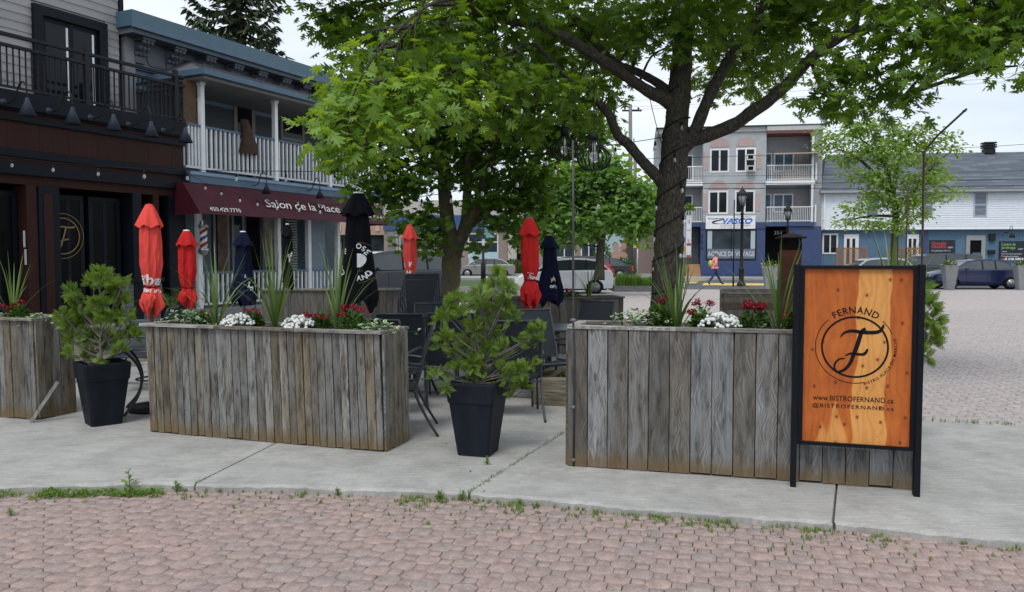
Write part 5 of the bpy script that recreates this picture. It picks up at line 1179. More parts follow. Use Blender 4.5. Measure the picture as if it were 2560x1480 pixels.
pts = smoothpts([(-24, 26), (-12, 19), (6, 20), (22, 20), (30, 14), (34, 4)], 6); n_ = len(pts)
ribbon(mb, pts, [1.5+6*math.sin(PI*i/n_)**.6+(1.5 if i > n_*.6 else 0) for i in range(n_)], fl_); prt('letter_mark', mb)
mb = MB(); vs, fs = text_geo('FERNAND', 1.0, space=1.12, bold=.012); xs2 = [v[0] for v in vs]; wt = max(xs2)-min(xs2); xc_ = (max(xs2)+min(xs2))/2
kx = (118*s_)/wt*1.06; R1 = 105*s_
mb.add([(cxm+.002+(R1+y*27*s_)*math.sin((x-xc_)*kx/R1), yt-.0004, czm+(R1+y*27*s_)*math.cos((x-xc_)*kx/R1)) for x, y, _ in vs], fs); prt('arched_name', mb)
mb = MB(); vs, fs = text_geo('BISTRO PLACE DU MARCHÉ', 1.0, space=1.15, bold=.008); xs2 = [v[0] for v in vs]; wt = max(xs2)-min(xs2)
R2 = 107*s_; arc0, arc1 = R(14), R(105); kx = (arc1-arc0)/wt
mb.add([(cxm+(R2-y*11*s_)*math.sin(arc0+(x-min(xs2))*kx), yt-.0004, czm-(R2-y*11*s_)*math.cos(arc0+(x-min(xs2))*kx)) for x, y, _ in vs], fs); prt('arched_line', mb)
for txt, yy, w_ in (('www.BISTROFERNAND.ca', -(353-217)*s_-.030, 213), ('@BISTROFERNAND.ca', -(353-217)*s_-.030-24*s_, 216)):
    mb = MB(); fit_text(mb, txt, w_*s_, 15*s_, lambda x, y: (cxm-.005+x, yt-.0004, czm+yy+y+.0), space=1.05 if txt[0] == 'w' else 1.2, bold=.006); prt('web_line', mb)
# routed letters on the planter boards under the sign
mb = MB(); fit_text(mb, '@BISTROFERNAND.ca', 205*s_, 13*s_, lambda x, y: (cxm-.02+x, .019-.0205-.0205, .262+y), space=1.2)
mb.v = [(x, -.0215, z) for x, y, z in mb.v]
dd = part('routed_lettering', MB().add(mb.v, mb.f), M('pale_routed_wood', (.36, .37, .38), .9, .1, 40, .2), PR)
dd.location = Vector(parent_matrix(PR).inverted() @ (parent_matrix(sg) @ Vector((0, 0, 0)))) + Vector((0, .0, 0)); dd.location.y = 0

# ------------------------------------------------------------------ pipe masts
def mast(label, pts, r, mat=RUSTP, clamps=(), group='metal pipe masts', cap=True):
    p0 = Vector(pts[0]); t = thing('pipe_mast', label, 'pole', p0, 0, group)
    part('pipe', MB().tube([Vector(p)-p0 for p in pts], r, 10), mat, t)
    for c in clamps:
        q = Vector(c)-p0; mb = MB().lathe([(r*1.3, -.012), (r*1.35, 0), (r*1.3, .012)], 10, q); mb.box(q.x-.022, q.x+.022, q.y-.004+r, q.y+.004+r, q.z-.008, q.z+.008); part('clamp', mb, GSTEEL, t)
    return t
pm0 = G(1434, 1166); pm0.z = .055
yy = pm0.y
mast('slender dark pipe mast clamped to the left corner of the grey planter', [(pm0.x, pm0.y, .05), (pm0.x+.004, pm0.y, .9), (at(1433, 800, yy).x, yy, at(1433, 800, yy).z), (at(1433, 560, yy).x, yy, at(1433, 560, yy).z), tuple(at(1432, 351, yy))],   .0085, M('dark_grey_pipe', (.05, .05, .055), .5, .3, 9, .1, metal=.3), [at(1434, 1018, yy), at(1433, 800, yy), at(1434, 1150, yy)])
q0 = at(2306, 700, 10.5)
mast('tall bent dark pipe mast rising behind the orange sign with its arm pointing right', [(q0.x, q0.y, .05), at(2307, 560, 10.5), at(2310, 384, 10.5), at(2316, 372, 10.5), at(2345, 338, 10.4), at(2417, 272, 10.3)], .014, RUSTP, [at(2312, 380, 10.5), at(2412, 277, 10.3)])
q0 = at(2264, 700, 14)
mast('shorter bent pipe mast behind the orange sign beside the taller one', [(q0.x, q0.y, .05), at(2267, 560, 14), at(2271, 470, 14), at(2278, 458, 14), at(2340, 402, 13.8)], .0135, RUSTP, [at(2272, 465, 14)])
# ------------------------------------------------------------------ black pots
def pot(name, label, loc, rotz, s_top, s_bot, h, mat=POTM, group=None, lipped=True):
    t = thing(name, label, 'plant pot', loc, rotz, group)
    def sq(s, z, c=.02): h_ = s/2; return [(h_-c, -h_, z), (h_, -h_+c, z), (h_, h_-c, z), (h_-c, h_, z), (-h_+c, h_, z), (-h_, h_-c, z), (-h_, -h_+c, z), (-h_+c, -h_, z)]
    zs = [(0, s_bot), (h*.02, s_bot*1.01), (h*.72, s_bot+(s_top-s_bot)*.72), (h*.735, s_bot+(s_top-s_bot)*.735+.016), (h*.975, s_top), (h, s_top-.006), (h, s_top-.05), (h*.93, s_top-.07)] if lipped else [(0, s_bot), (h*.97, s_top-.01), (h*.98, s_top), (h, s_top), (h, s_top-.05), (h*.93, s_top-.06)]
    mb = MB(); vs = []
    for z, s in zs: vs += sq(s, z)
    n = len(zs); fs = [tuple(range(8))[::-1]]+[(k*8+i, k*8+(i+1) % 8, (k+1)*8+(i+1) % 8, (k+1)*8+i) for k in range(n-1) for i in range(8)]
    mb.add(vs, fs); part('pot_body', mb, mat, t)
    mb = MB(); mb.add(sq(s_top-.07, h*.935), [tuple(range(8))]); part('soil', mb, SOIL, t); return t
pa = G(236, 1068); ctrA = Vector((pa.x-.005, pa.y+.175, .05))
potA = pot('plant_pot', 'square black plastic pot turned corner-on, left of the pallet-board planter', ctrA, R(41), .405, .262, .575, group='black pots of the cedars')
pb = G(1227, 1144); ctrB = Vector((pb.x-.105, pb.y+.155, .05))
potB = pot('plant_pot', 'square black plastic pot showing its flat face, standing between the two long planters', ctrB, R(-17), .40, .258, .575, group='black pots of the cedars')
q = G(2352, 1000); ctrC = Vector((2.86+.1, 6.45, .05))
potC = pot('plant_pot', 'black pot with a cedar hidden behind the orange sign', ctrC, R(-15), .36, .26, .55, group='black pots of the cedars')
# ------------------------------------------------------------------ cedars
SPR_V = []; SPR_P = []
def spray_template():
    """flat fan of scale-leaved twiglets"""
    v = []; p = []
    def leafq(x, y, a, ln, w):
        c, s = math.cos(a), math.sin(a); o = len(v)
        for (u, t_) in ((0, -w*.5), (ln*.5, -w), (ln, 0), (ln*.5, w), (0, w*.5)): v.append((x+u*s+t_*c, y+u*c-t_*s, .02*math.sin((x+y)*60)))
        p.append((o, o+1, o+2, o+3, o+4))
    leafq(0, 0, 0, 1.0, .028)
    for i in range(5):
        y = .12+.185*i; ln = .50-.075*i
        for s in (-1, 1):
            a = s*(.62-.03*i); yy = y+(.07 if s > 0 else 0); leafq(0, yy, a, ln*.85, .034)
            if i < 3:
                for f in (.45, .75): leafq(f*ln*math.sin(a), yy+f*ln*math.cos(a), a+s*(.55 if f < .5 else -.6), ln*.34, .028)
    return v, p
SPR_V, SPR_P = spray_template()
def cedar(label, base, blobs, seed, dens=1.0, group='potted cedars', trunk_top=None):
    """blobs: (point, radius) where the foliage masses are"""
    rr = random.Random(seed); nr = np.random.default_rng(seed)
    t = thing('cedar_shrub', label, 'shrub', base, 0, group); b0 = Vector(base)
    tr = MB(); top = Vector(trunk_top)-b0 if trunk_top else Vector((0, 0, .8))
    pts = smoothpts([(0, 0, -.04), (rr.uniform(-.02, .02), 0, top.z*.3), (rr.uniform(-.02, .02), .01, top.z*.6), tuple(top)], 4)
    tr.tube(pts, [.013*(1-.75*i/len(pts)) for i in range(len(pts))], 7)
    loc = []; dr = []; up = []; sz = []
    for (c, r) in blobs:
        c = Vector(c)-b0
        zt = min(max(c.z*.55-.05, .02), top.z*.92); f = zt/top.z; s = Vector((top.x*f, top.y*f, zt))
        for _ in range(2):
            mid = s.lerp(c, .5)+Vector((rr.uniform(-.03, .03), rr.uniform(-.03, .03), -.03+rr.uniform(-.02, .02)))
            bp = smoothpts([tuple(s), tuple(mid), tuple(c+Vector((rr.uniform(-r, r)*.4, rr.uniform(-r, r)*.4, rr.uniform(-r, r)*.3)))], 4); tr.tube(bp, [.0058*(1-.6*i/len(bp)) for i in range(len(bp))], 5)
        r *= .82; nt_ = max(5, int(84*dens*(r/.14)**2))
        for _ in range(nt_):
            d = Vector((rr.gauss(0, 1), rr.gauss(0, 1), rr.gauss(0, .9))).normalized(); rad = r*rr.uniform(.25, 1.0); p = c+d*rad
            inner = c+d*rad*.25
            if rr.random() < .3: tr.tube([c.lerp(inner, .4), inner.lerp(p, .5)+Vector((0, 0, .01)), p], [.0028, .002, .0012], 4, cap=False)
            axis = (d*.8+Vector((rr.gauss(0, .3), rr.gauss(0, .3), .15+rr.gauss(0, .35))))
            for q in range(rr.choice((3, 4))):
                a2 = axis+Vector((rr.gauss(0, .28), rr.gauss(0, .28), .12+rr.gauss(0, .28)))
                loc.append(tuple(p-d*.02)); dr.append(tuple(a2)); up.append((rr.gauss(0, 1), rr.gauss(0, 1), rr.gauss(0, .6))); sz.append(rr.uniform(.055, .10))
    part('trunk', tr, M('cedar_twig', (.13, .115, .10), .9, .35, 40, .3), t)
    ms = frames_from(np.array(dr), np.array(up), sz)
    o = inst_mesh('foliage', SPR_V, SPR_P, ms, np.array(loc), nr.random(len(loc)), L_CED, t); o['kind'] = 'stuff'
    return t
def BL(lst, Y, seed):
    rr = random.Random(seed); return [(at(x, y, Y+rr.uniform(-.13, .13)+dy), r) for x, y, r, dy in lst]
YA = ctrA.y
cedar('yellow-green cedar in the corner-on black pot at left', (ctrA.x, ctrA.y, .05+.53),
      BL([(255, 690, .105, 0), (285, 715, .10, 0), (228, 705, .08, 0), (180, 730, .085, 0), (190, 765, .10, 0), (155, 792, .085, -.05), (175, 815, .10, 0), (215, 790, .12, .05), (250, 760, .11, 0), (270, 800, .12, .05), (225, 840, .12, 0), (180, 850, .08, 0), (300, 745, .08, 0), (310, 700, .05, 0),
          (312, 790, .08, 0), (320, 830, .08, 0), (345, 840, .06, 0), (270, 850, .11, 0), (230, 880, .08, -.03), (175, 880, .05, 0), (300, 870, .07, 0), (205, 895, .05, 0), (150, 830, .05, 0), (245, 905, .05, -.1)], YA, 1), 3, .95, trunk_top=at(248, 700, YA))
YB = ctrB.y
cedar('yellow-green cedar in the flat-faced black pot between the planters', (ctrB.x, ctrB.y, .05+.53),
      BL([(1243, 690, .07, 0), (1235, 720, .085, 0), (1265, 720, .08, .05), (1200, 740, .08, 0), (1140, 745, .07, 0), (1115, 775, .08, 0), (1100, 800, .07, 0), (1165, 775, .08, 0), (1210, 780, .09, 0), (1255, 760, .09, 0), (1280, 790, .07, 0),
          (1115, 840, .075, 0), (1100, 860, .05, 0), (1190, 820, .09, 0), (1230, 830, .09, 0), (1170, 860, .085, 0), (1135, 880, .06, 0), (1215, 870, .085, 0), (1260, 870, .075, 0), (1300, 860, .05, 0), (1330, 835, .065, 0), (1350, 820, .04, 0), (1345, 850, .045, 0),
          (1180, 905, .085, 0), (1150, 915, .06, 0), (1110, 925, .05, 0), (1090, 935, .04, 0), (1210, 925, .07, 0), (1250, 920, .07, 0), (1300, 925, .075, 0), (1330, 905, .05, 0), (1270, 950, .06, 0), (1310, 965, .05, 0), (1185, 945, .05, -.1), (1155, 975, .03, -.17), (1120, 970, .045, -.12), (1240, 960, .035, -.15), (1283, 985, .025, -.1)], YB, 2), 4, .9, trunk_top=at(1240, 715, YB))
cedar('cedar peeking out behind the right edge of the orange sign', (ctrC.x, ctrC.y, .05+.50),
      BL([(2320, 760, .10, 0), (2305, 720, .08, 0), (2330, 800, .09, 0), (2350, 815, .06, 0), (2322, 850, .08, 0), (2340, 845, .06, 0), (2310, 890, .07, 0), (2290, 700, .08, 0), (2280, 800, .14, 0), (2290, 870, .12, 0)], ctrC.y, 3), 5, 1.0, trunk_top=at(2290, 760, ctrC.y))
# ------------------------------------------------------------------ planter plants
def blade_geo(p0, az, ln, lean, droop, w, n=7):
    vs = []; fs = []; c, s = math.cos(az), math.sin(az); x = z = 0; th = lean; tw = rng.uniform(-.5, .5)
    for i in range(n+1):
        f = i/n; wd = w*(.55+1.6*f if f < .25 else .95)*(1-f**2.2)+.0006; q = az+PI/2+tw*f
        px_, py_ = math.cos(q), math.sin(q)
        vs += [(p0[0]+x*c-px_*wd, p0[1]+x*s-py_*wd, p0[2]+z), (p0[0]+x*c, p0[1]+x*s, p0[2]+z-.25*wd), (p0[0]+x*c+px_*wd, p0[1]+x*s+py_*wd, p0[2]+z)]
        st = ln/n; x += st*math.sin(th); z += st*math.cos(th); th += droop/n*(.3+1.4*f)
    for i in range(n):
        for k in (0, 1): fs.append((i*3+k, i*3+k+1, (i+1)*3+k+1, (i+1)*3+k))
    return vs, fs
def cordyline(label, base, h, n, seed, group='spiky grass-like plants'):
    global rng
    rr = random.Random(seed); keep = rng; rng = rr
    t = thing('spiky_plant', label, 'plant', base, 0, group)
    for i in range(n):
        f = i/n; lean = .06+.55*f**1.3+rr.uniform(-.05, .08); ln = h*1.08*rr.uniform(.8, 1.12)*(1-.12*f); dr = rr.uniform(.05, .55)+(1.5*rr.random() if f > .6 else 0)
        mb = MB().add(*blade_geo((rr.uniform(-.008, .008), rr.uniform(-.008, .008), -.03), rr.uniform(0, 2*PI), ln, lean, dr, .0098), smooth=True); part('blade', mb, L_COR, t)
    rng = keep; return t
FLW = None
def petal_flower():
    mb = MB(); vs = []; fs = []
    for k in range(5):
        a = 2*PI*k/5; o = len(vs)
        for (r_, da, z) in ((.002, 0, 0), (.013, -.5, .003), (.019, -.28, .004), (.017, 0, .004), (.019, .28, .004), (.013, .5, .003)): vs.append((r_*math.cos(a+da), r_*math.sin(a+da), z+.0006*k))
        fs.append(tuple(range(o, o+6)))
    mb.add(vs, fs); mb.lathe([(.003, .003), (.0025, .0055)], 5, mi=1); return mb
def leaf5(w=.3, fold=.12): return [(0, 0, 0), (-w*.7, .25, fold*.7), (-w, .5, fold), (-w*.55, .8, fold*.4), (0, 1, -.08), (w*.55, .8, fold*.4), (w, .5, fold), (w*.7, .25, fold*.7), (0, .5, 0)], [(0, 8, 2, 1), (8, 4, 3, 2), (0, 7, 6, 8), (8, 6, 5, 4)]
LV, LP = leaf5()
def leafcloud(name, parent, c, rad, n, size, mat, seed, upb=.6, kind='stuff'):
    nr = np.random.default_rng(seed); d = nr.normal(size=(n, 3)); d /= np.linalg.norm(d, axis=1, keepdims=True); rr_ = nr.random((n, 1))**.4
    d[:, 2] = np.abs(d[:, 2]); loc = np.array(c)+d*rr_*np.array(rad); dr = d+nr.normal(size=(n, 3))*.5; dr[:, 2] = dr[:, 2]*.6+.1
    ms = frames_from(dr, nr.normal(size=(n, 3))*.5+np.array([0, 0, upb+.6]), size*(.6+.7*nr.random(n)))
    o = inst_mesh(name, LV, LP, ms, loc, nr.random(n), mat, parent); 
    if kind: o['kind'] = kind
    return o
proto_fl = [None]
def dianthus(label, base, w, h, nf, seed, group='crimson dianthus plants'):
    rr = random.Random(seed); t = thing('flowering_plant', label, 'flowers', base, 0, group)
    h *= 1.15; leafcloud('foliage', t, (0, 0, 0), (w*.95, w*.7, h*.75), 300, .045, L_GRN, seed)
    st = MB(); cl = []
    for i in range(max(3, nf//4)):
        x, y, z = rr.uniform(-w, w)*.85, rr.uniform(-w*.5, w*.5), h*rr.uniform(.55, 1); cl.append((x, y, z)); st.tube([(x*.3, y*.3, 0), (x*.7, y*.7, z*.6), (x, y, z-.015)], [.0022, .0018, .0015], 4)
    nf = int(nf*1.6)
    for i in range(nf):
        x, y, z = cl[i % len(cl)]; p = (x+rr.uniform(-.03, .03), y+rr.uniform(-.025, .025), z+rr.uniform(-.022, .014))
        r_ = (rr.uniform(.3, 1.25), 0, rr.gauss(0, .8)); s = rr.uniform(1.0, 1.45)
        if proto_fl[0] is None:
            o = petal_flower().build('blossom', [CRED, M('pink_eye', (.5, .2, .2), .6, .1, 10, 0)], t); proto_fl[0] = o; o.location = p; o.rotation_euler = r_
        else: share(proto_fl[0], t, p, r_, s)
    part('stems', st, L_GRN, t); return t
proto_al = [None]
def alyssum(label, base, rx, ry, h, n, seed, group='white alyssum clumps'):
    rr = random.Random(seed); t = thing('white_flower_clump', label, 'flowers', base, 0, group)
    leafcloud('foliage', t, (0, 0, -.01), (rx*.95, ry*.95, h*.5), 160, .028, L_GRN, seed)
    for i in range(n):
        while True:
            x, y = rr.uniform(-1, 1), rr.uniform(-1, 1)
            if x*x+y*y < 1: break
        z = h*math.sqrt(max(0, 1-.9*(x*x+y*y)))*rr.uniform(.8, 1.08); p = (x*rx, y*ry, z)
        if proto_al[0] is None:
            mb = MB(); r2 = random.Random(1)
            for k in range(22):
                a = k*2.399; zz = 1-(k+.5)/22*1.25; rad = math.sqrt(max(0, 1-zz*zz)); d = Vector((rad*math.cos(a), rad*math.sin(a), zz))
                m = Matrix.Translation(d*.0115) @ d.to_track_quat('Z', 'Y').to_matrix().to_4x4()
                mb.add([m @ Vector(v) for v in ((.0045, 0, 0), (.001, .0045, 0), (-.0045, .0005, .0008), (0, -.0045, 0))], [(0, 1, 2, 3)])
            mb.ball((0, 0, 0), .0105, 7, 4); o = mb.build('flower_head', CWHT, t); proto_al[0] = o; o.location = p
        else: share(proto_al[0], t, p, (rr.uniform(-.5, .5), rr.uniform(-.5, .5), rr.uniform(0, 6)), rr.uniform(.8, 1.3))
    return t
def varmat():
    m, n, l, b = nodes('cream_edged_leaf'); tc = N(n, 'ShaderNodeTexCoord'); s = N(n, 'ShaderNodeSeparateXYZ'); l.new(tc.outputs['Object'], s.inputs[0])
    nz = N(n, 'ShaderNodeTexNoise', Scale=3.5, Detail=3); l.new(tc.outputs['Object'], nz.inputs[0])
    d = math_(n, l, 'ADD', math_(n, l, 'ABSOLUTE', s.outputs[0]), math_(n, l, 'MULTIPLY', math_(n, l, 'SUBTRACT', nz.outputs[0], .5), .25))
    r = rand_of(n, l); g = mixc(n, l, r, (.065, .15, .045), (.16, .27, .09)); c = mixc(n, l, ramp(n, l, d, [(.14, 0.0), (.20, 1.0)]), g, (.50, .58, .36))
    l.new(c, b.inputs['Base Color']); b.inputs['Roughness'].default_value = .5; return m
VARM = varmat(); proto_v = [None]
def trailing(label, base, rx, ry, h, n, seed, group='variegated trailing plants', spill=0):
    rr = random.Random(seed); t = thing('trailing_plant', label, 'plant', base, 0, group); st = MB()
    for i in range(n):
        x, y = rr.gauss(0, .45)*rx, rr.gauss(0, .45)*ry; z = h*rr.uniform(.15, 1)*max(.2, 1-(x/rx)**2*.6)
        if y < -ry*.3 and rr.random() < spill: z -= .06*rr.random()
        p = (x, y, z); r_ = (rr.uniform(-.5, .7), rr.uniform(-.5, .5), rr.uniform(0, 2*PI)); s = rr.uniform(.035, .06)
        if proto_v[0] is None:
            o = MB().add(LV, LP).build('leaf', VARM, t); proto_v[0] = o; o.location = p; o.rotation_euler = r_; o.scale = (s, s, s)
        else: share(proto_v[0], t, p, r_, s)
        if i % 3 == 0: st.tube([(x*.3, y*.3, 0), (x*.7, y*.7, z*.8), (x, y, z-.004)], .0014, 4)
    part('stems', st, L_GRN, t); return t
def on_top(P_, x, y, h): return parent_matrix(P_) @ Vector((x, y, h-.04))
def at_px(P_, px, y, h):
    f = Fr((P_.location.x, P_.location.y), P_.rotation_euler.z); return on_top(P_, f.hit(px, 790, y)[0], y, h)
hL, hR = .962, 1.045
cordyline('tall spiky plant near the left end of the pallet-board planter', at_px(PL, 540, .18, hL), .72, 22, 11)
cordyline('tall spiky plant in the middle of the pallet-board planter between the white clumps', at_px(PL, 688, .2, hL), .78, 22, 12)
cordyline('tall spiky plant in front of the big black umbrella', at_px(PL, 843, .2, hL), .72, 22, 13)
cordyline('spiky plant standing in front of the big oak trunk', at_px(PR, 1692, .22, hR), .62, 24, 14)
cordyline('spiky plant just left of the orange sign', at_px(PR, 1948, .22, hR), .66, 26, 15)
cordyline('wide spiky plant whose tips show above the top of the orange sign', at_px(PR, 2235, .26, hR), .70, 28, 16)
cordyline('spiky plant in the far left planter beside the dark entrance', at_px(PLL, 31, .2, .965), .62, 18, 17)
cordyline('spiky plant in the dark back planter before the white hatchback', at_px(PB2, 1472, .2, .9), .60, 16, 18)
alyssum('white flower clump toward the left end of the pallet-board planter', at_px(PL, 594, .10, hL), .145, .12, .125, 120, 21)
alyssum('white flower clump between the middle and right spiky plants', at_px(PL, 748, .10, hL), .145, .12, .13, 120, 22)
alyssum('white flower clump between two red flower clumps on the grey planter', at_px(PR, 1801, .11, hR), .155, .12, .13, 130, 23)
dianthus('crimson flowers right of the middle spiky plant', at_px(PL, 800, .2, hL), .10, .16, 12, 31)
dianthus('crimson flowers below the big black umbrella', at_px(PL, 882, .16, hL), .11, .19, 18, 32)
dianthus('few crimson flowers between the left white clump and middle spiky plant', at_px(PL, 632, .24, hL), .09, .15, 8, 33)
dianthus('small crimson flowers among the leaves at the left end of the planter', at_px(PL, 505, .28, hL), .08, .13, 5, 34)
dianthus('crimson flowers beside the oak trunk at the left of the grey planter', at_px(PR, 1648, .24, hR), .10, .21, 10, 35)
dianthus('crimson flowers left of the white clump on the grey planter', at_px(PR, 1755, .18, hR), .10, .18, 14, 36)
dianthus('crimson flowers right of the white clump on the grey planter', at_px(PR, 1885, .18, hR), .11, .20, 22, 37)
dianthus('crimson flowers peeking out at the left edge of the orange sign', at_px(PR, 1985, .2, hR), .07, .16, 5, 38)
dianthus('crimson flowers in the far left planter', at_px(PLL, 42, .15, .965), .13, .16, 22, 39)
dianthus('dark crimson flowers in the back planter by the spiky plant', at_px(PB2, 1430, .2, .9), .16, .13, 16, 40)
trailing('cream-edged leaves trailing at the left end of the pallet-board planter', at_px(PL, 470, .13, hL), .28, .13, .16, 120, 41, spill=.3)
trailing('cream-edged leaves spilling over the right end of the pallet-board planter', at_px(PL, 945, .13, hL), .19, .14, .11, 110, 42, spill=.6)
trailing('cream-edged leaves beside the oak trunk on the grey planter', at_px(PR, 1600, .16, hR), .26, .14, .15, 110, 43, spill=.3)
trailing('cream-edged leaves at the right end of the far left planter', at_px(PLL, 100, .10, .965), .14, .1, .08, 50, 44, spill=.5)
# ------------------------------------------------------------------ closed parasols
def lerp(a, b, t): return a+(b-a)*t
def pw(pts, t):
    for (a, x), (b, y) in zip(pts, pts[1:]):
        if t <= b: return lerp(x, y, (t-a)/(b-a) if b > a else 0)
    return pts[-1][1]
class Parasol:
    def __init__(s, label, px, Y, ytop, ybot, halfpx, mat, style='tied', seed=0, pole=GSTEEL, tip=WHT, tie=.74, pole_r=.019, poly=None, flare=1.0, group='closed parasols of the terrace'):
        s.rr = random.Random(seed); s.seed = seed; top = at(px, ytop, Y); bot = at(px, ybot, Y)
        s.top, s.bot, s.W = top.z, bot.z, halfpx*Y/2000*.89; s.H = top.z-bot.z; s.Y = Y; s.cx = top.x
        s.t = thing('parasol', label, 'parasol', (top.x, Y, .05), 0, group); s.th0 = math.atan2(-Y, -top.x)
        s.mat = mat; s.style = style; s.ph = [s.rr.uniform(0, 6.28) for _ in range(6)]; s.tie = tie
        if style == 'tied': s.prof = [(0, .22), (.03, .36), (.12, .66), (.185, .74), (.20, .72), (.38, .80), (.55, .80), (tie-.06, .62), (tie, .50), (tie+.03, .55), (tie+.09, .74), (tie+.13, .80), (.95, .70), (1, .40)]
        else: s.prof = [(0, .20), (.03, .34), (.14, .60), (.22, .66), (.5, .80), (.8, 1.0*flare), (.93, 1.12*flare), (1, 1.05*flare)]
        if poly: s.prof = poly
        s.canopy(); s.valance()
        part('finial', MB().lathe([(.001, s.top+.018-.05), (.30*s.W, s.top+.010-.05), (.34*s.W, s.top-.002-.05), (.30*s.W, s.top-.012-.05)][::-1], 12), tip, s.t)
        part('pole', MB().tube([(0, 0, 0), (0, 0, s.top-.08)], pole_r, 10), pole, s.t)
        part('foot', MB().lathe([(.24, 0), (.24, .045), (.20, .06), (.04, .075), (.03, .26)], 20), BLK, s.t)
        if style == 'tied':
            z = s.zt(tie); mb = MB(); n = 36; pts = []
            for k in range(n+1): q = 2*PI*k/n; r = s.R(q, tie)+.004; pts.append((r*math.cos(q), r*math.sin(q), z+.004*math.sin(q*2)))
            part('tie_strap', MB().tube(pts, .006, 5, cap=False), BLKC if mat is not BLKC else BLKC, s.t)
    def zt(s, t): return s.top-.05-s.H*t
    def R(s, q, t):
        r = pw(s.prof, t)*s.W; p = s.ph; tw = .9*math.sin(t*3+p[0])
        k = min(1, t*5)
        f = 1+k*(.12*math.cos(3*q+p[1]+tw)+.07*math.cos(7*q+p[2]-tw*1.6)+.025*math.cos(17*q+p[3]+5*t)+.02*math.sin(9*q+26*t+p[4]))
        w1 = (4*q+p[1]+tw*1.3)/(2*PI) % 1; f += k*(.17*abs(w1-.5)**.6-.08); w2 = (5*q-p[2]+tw*2.2)/(2*PI) % 1; f += k*.11*(w2**.7-.5)
        if s.style == 'tied' and t > s.tie:
            u = (t-s.tie)/(1-s.tie); f += u*(.22*math.cos(5*q+p[4]+u*4)+.16*math.cos(9*q+p[5]-u*6)+.10*math.cos(14*q+u*9))
        return max(.012, r*f)
    def canopy(s):
        nt_, nq = 64, 96; vs = []; 
        for i in range(nt_+1):
            t = i/nt_
            for k in range(nq):
                q = 2*PI*k/nq; r = s.R(q, t); z = s.zt(t)
                if t > .8:
                    u = (t-.8)/.2
                    z += u*(.05*s.H*math.sin(4*q+s.ph[2])*(1 if s.style != 'tied' else .7)+.02*s.H*math.sin(9*q+s.ph[3]))
                if s.style == 'tied' and t > s.tie: z += .018*math.sin(6*q+34*t+s.ph[1])+.02*math.sin(3*q+s.ph[2])*(t-s.tie)/(1-s.tie)
                vs.append((r*math.cos(q), r*math.sin(q), z))
        fs = [(i*nq+k, (i+1)*nq+k, (i+1)*nq+(k+1) % nq, i*nq+(k+1) % nq) for i in range(nt_) for k in range(nq)]
        fs.append(tuple(range(nq))); part('canopy', MB().add(vs, fs, True), s.mat, s.t)
    def valance(s):
        nt_, nq = 12, 72; vs = []; 
        for i in range(nt_+1):
            t = i/nt_
            for k in range(nq):
                q = 2*PI*k/nq; r = s.W*lerp(.30, 1.0, t**.85)*(1+.10*t*math.cos(6*q+s.ph[4])+.05*t*math.cos(3*q+s.ph[0])); z = s.zt(0)+.004-.20*s.H*t*(1+.07*math.cos(6*q+s.ph[4]+PI))
                vs.append((r*math.cos(q), r*math.sin(q), z))
        fs = [(i*nq+k, (i+1)*nq+k, (i+1)*nq+(k+1) % nq, i*nq+(k+1) % nq) for i in range(nt_) for k in range(nq)]
        part('top_flap', MB().add(vs, fs, True), s.mat, s.t)
    def surf(s, px, py):
        """photo pixel -> point just outside the cloth facing the camera"""
        p = at(px, py, s.Y); x = p.x-s.cx; z = p.z-.05; t = min(1, max(0, (s.zt(0)-z)/s.H)); rm = pw(s.prof, t)*s.W
        q = s.th0+math.asin(max(-.97, min(.97, x/rm))); r = max(s.R(q, t), s.R(q-.03, t), s.R(q+.03, t))+.004
        return (r*math.cos(q), r*math.sin(q), z)
    def letters(s, items, mat=WPRINT, bold=.0, name='lettering'):
        mb = MB()
        for ch, x, y, h, rot, *k in items:
            vs, fs = text_geo(ch, 1.0, bold=bold, shear=k[0] if k else 0); c_, s_ = math.cos(R(rot)), math.sin(R(rot)); h2 = h*1.35
            mb.add([s.surf(x+(a*c_-b*s_)*h2, y-(a*s_+b*c_)*h2) for a, b, _ in vs], fs)
        part(name, mb, mat, s.t)
    def shape(s, polys, mat=WPRINT, name='emblem'):
        mb = MB()
        for poly in polys:
            n = len(poly); cx = sum(p[0] for p in poly)/n; cy = sum(p[1] for p in poly)/n
            vs = [s.surf(cx, cy)]; K = 3
            for k in range(1, K+1): vs += [s.surf(cx+(x-cx)*k/K, cy+(y-cy)*k/K) for x, y in poly]
            fs = [(0, 1+i, 1+(i+1) % n) for i in range(n)]
            for k in range(K-1): fs += [(1+k*n+i, 1+(k+1)*n+i, 1+(k+1)*n+(i+1) % n, 1+k*n+(i+1) % n) for i in range(n)]
            mb.add(vs, fs)
        part(name, mb, mat, s.t)
WOODP = M('brown_wood_pole', (.14, .055, .028), .6, .3, 20, .2, stretch=(1, 1, .1))
WOODY = M('yellow_wood_pole', (.45, .26, .08), .6, .2, 20, .2, stretch=(1, 1, .1))
u = Parasol('tall faded red closed parasol above the left pot with white lettering', 373, 8.0, 514, 782, 34, RED, seed=1, pole=WOODP, tip=RED, tie=.755)
u.letters([('r', 357, 700, 24, -4), ('ï', 362, 700, 26, -3), ('b', 375, 700, 26, 0), ('a', 392, 702, 24, 4), ('r', 359, 722, 12, 0), ('a', 365, 723, 12, 0), ('s', 371, 724, 12, 0), ('s', 377, 725, 12, 0), ('e', 384, 726, 12, 0), ('r', 391, 727, 12, 0), ('i', 396, 727, 12, 0)], bold=.03)
u = Parasol('smaller bright red closed parasol in front of the barber pole', 466, 11.5, 577, 764, 27.5, RED2, seed=2, tip=WHT, tie=.76)
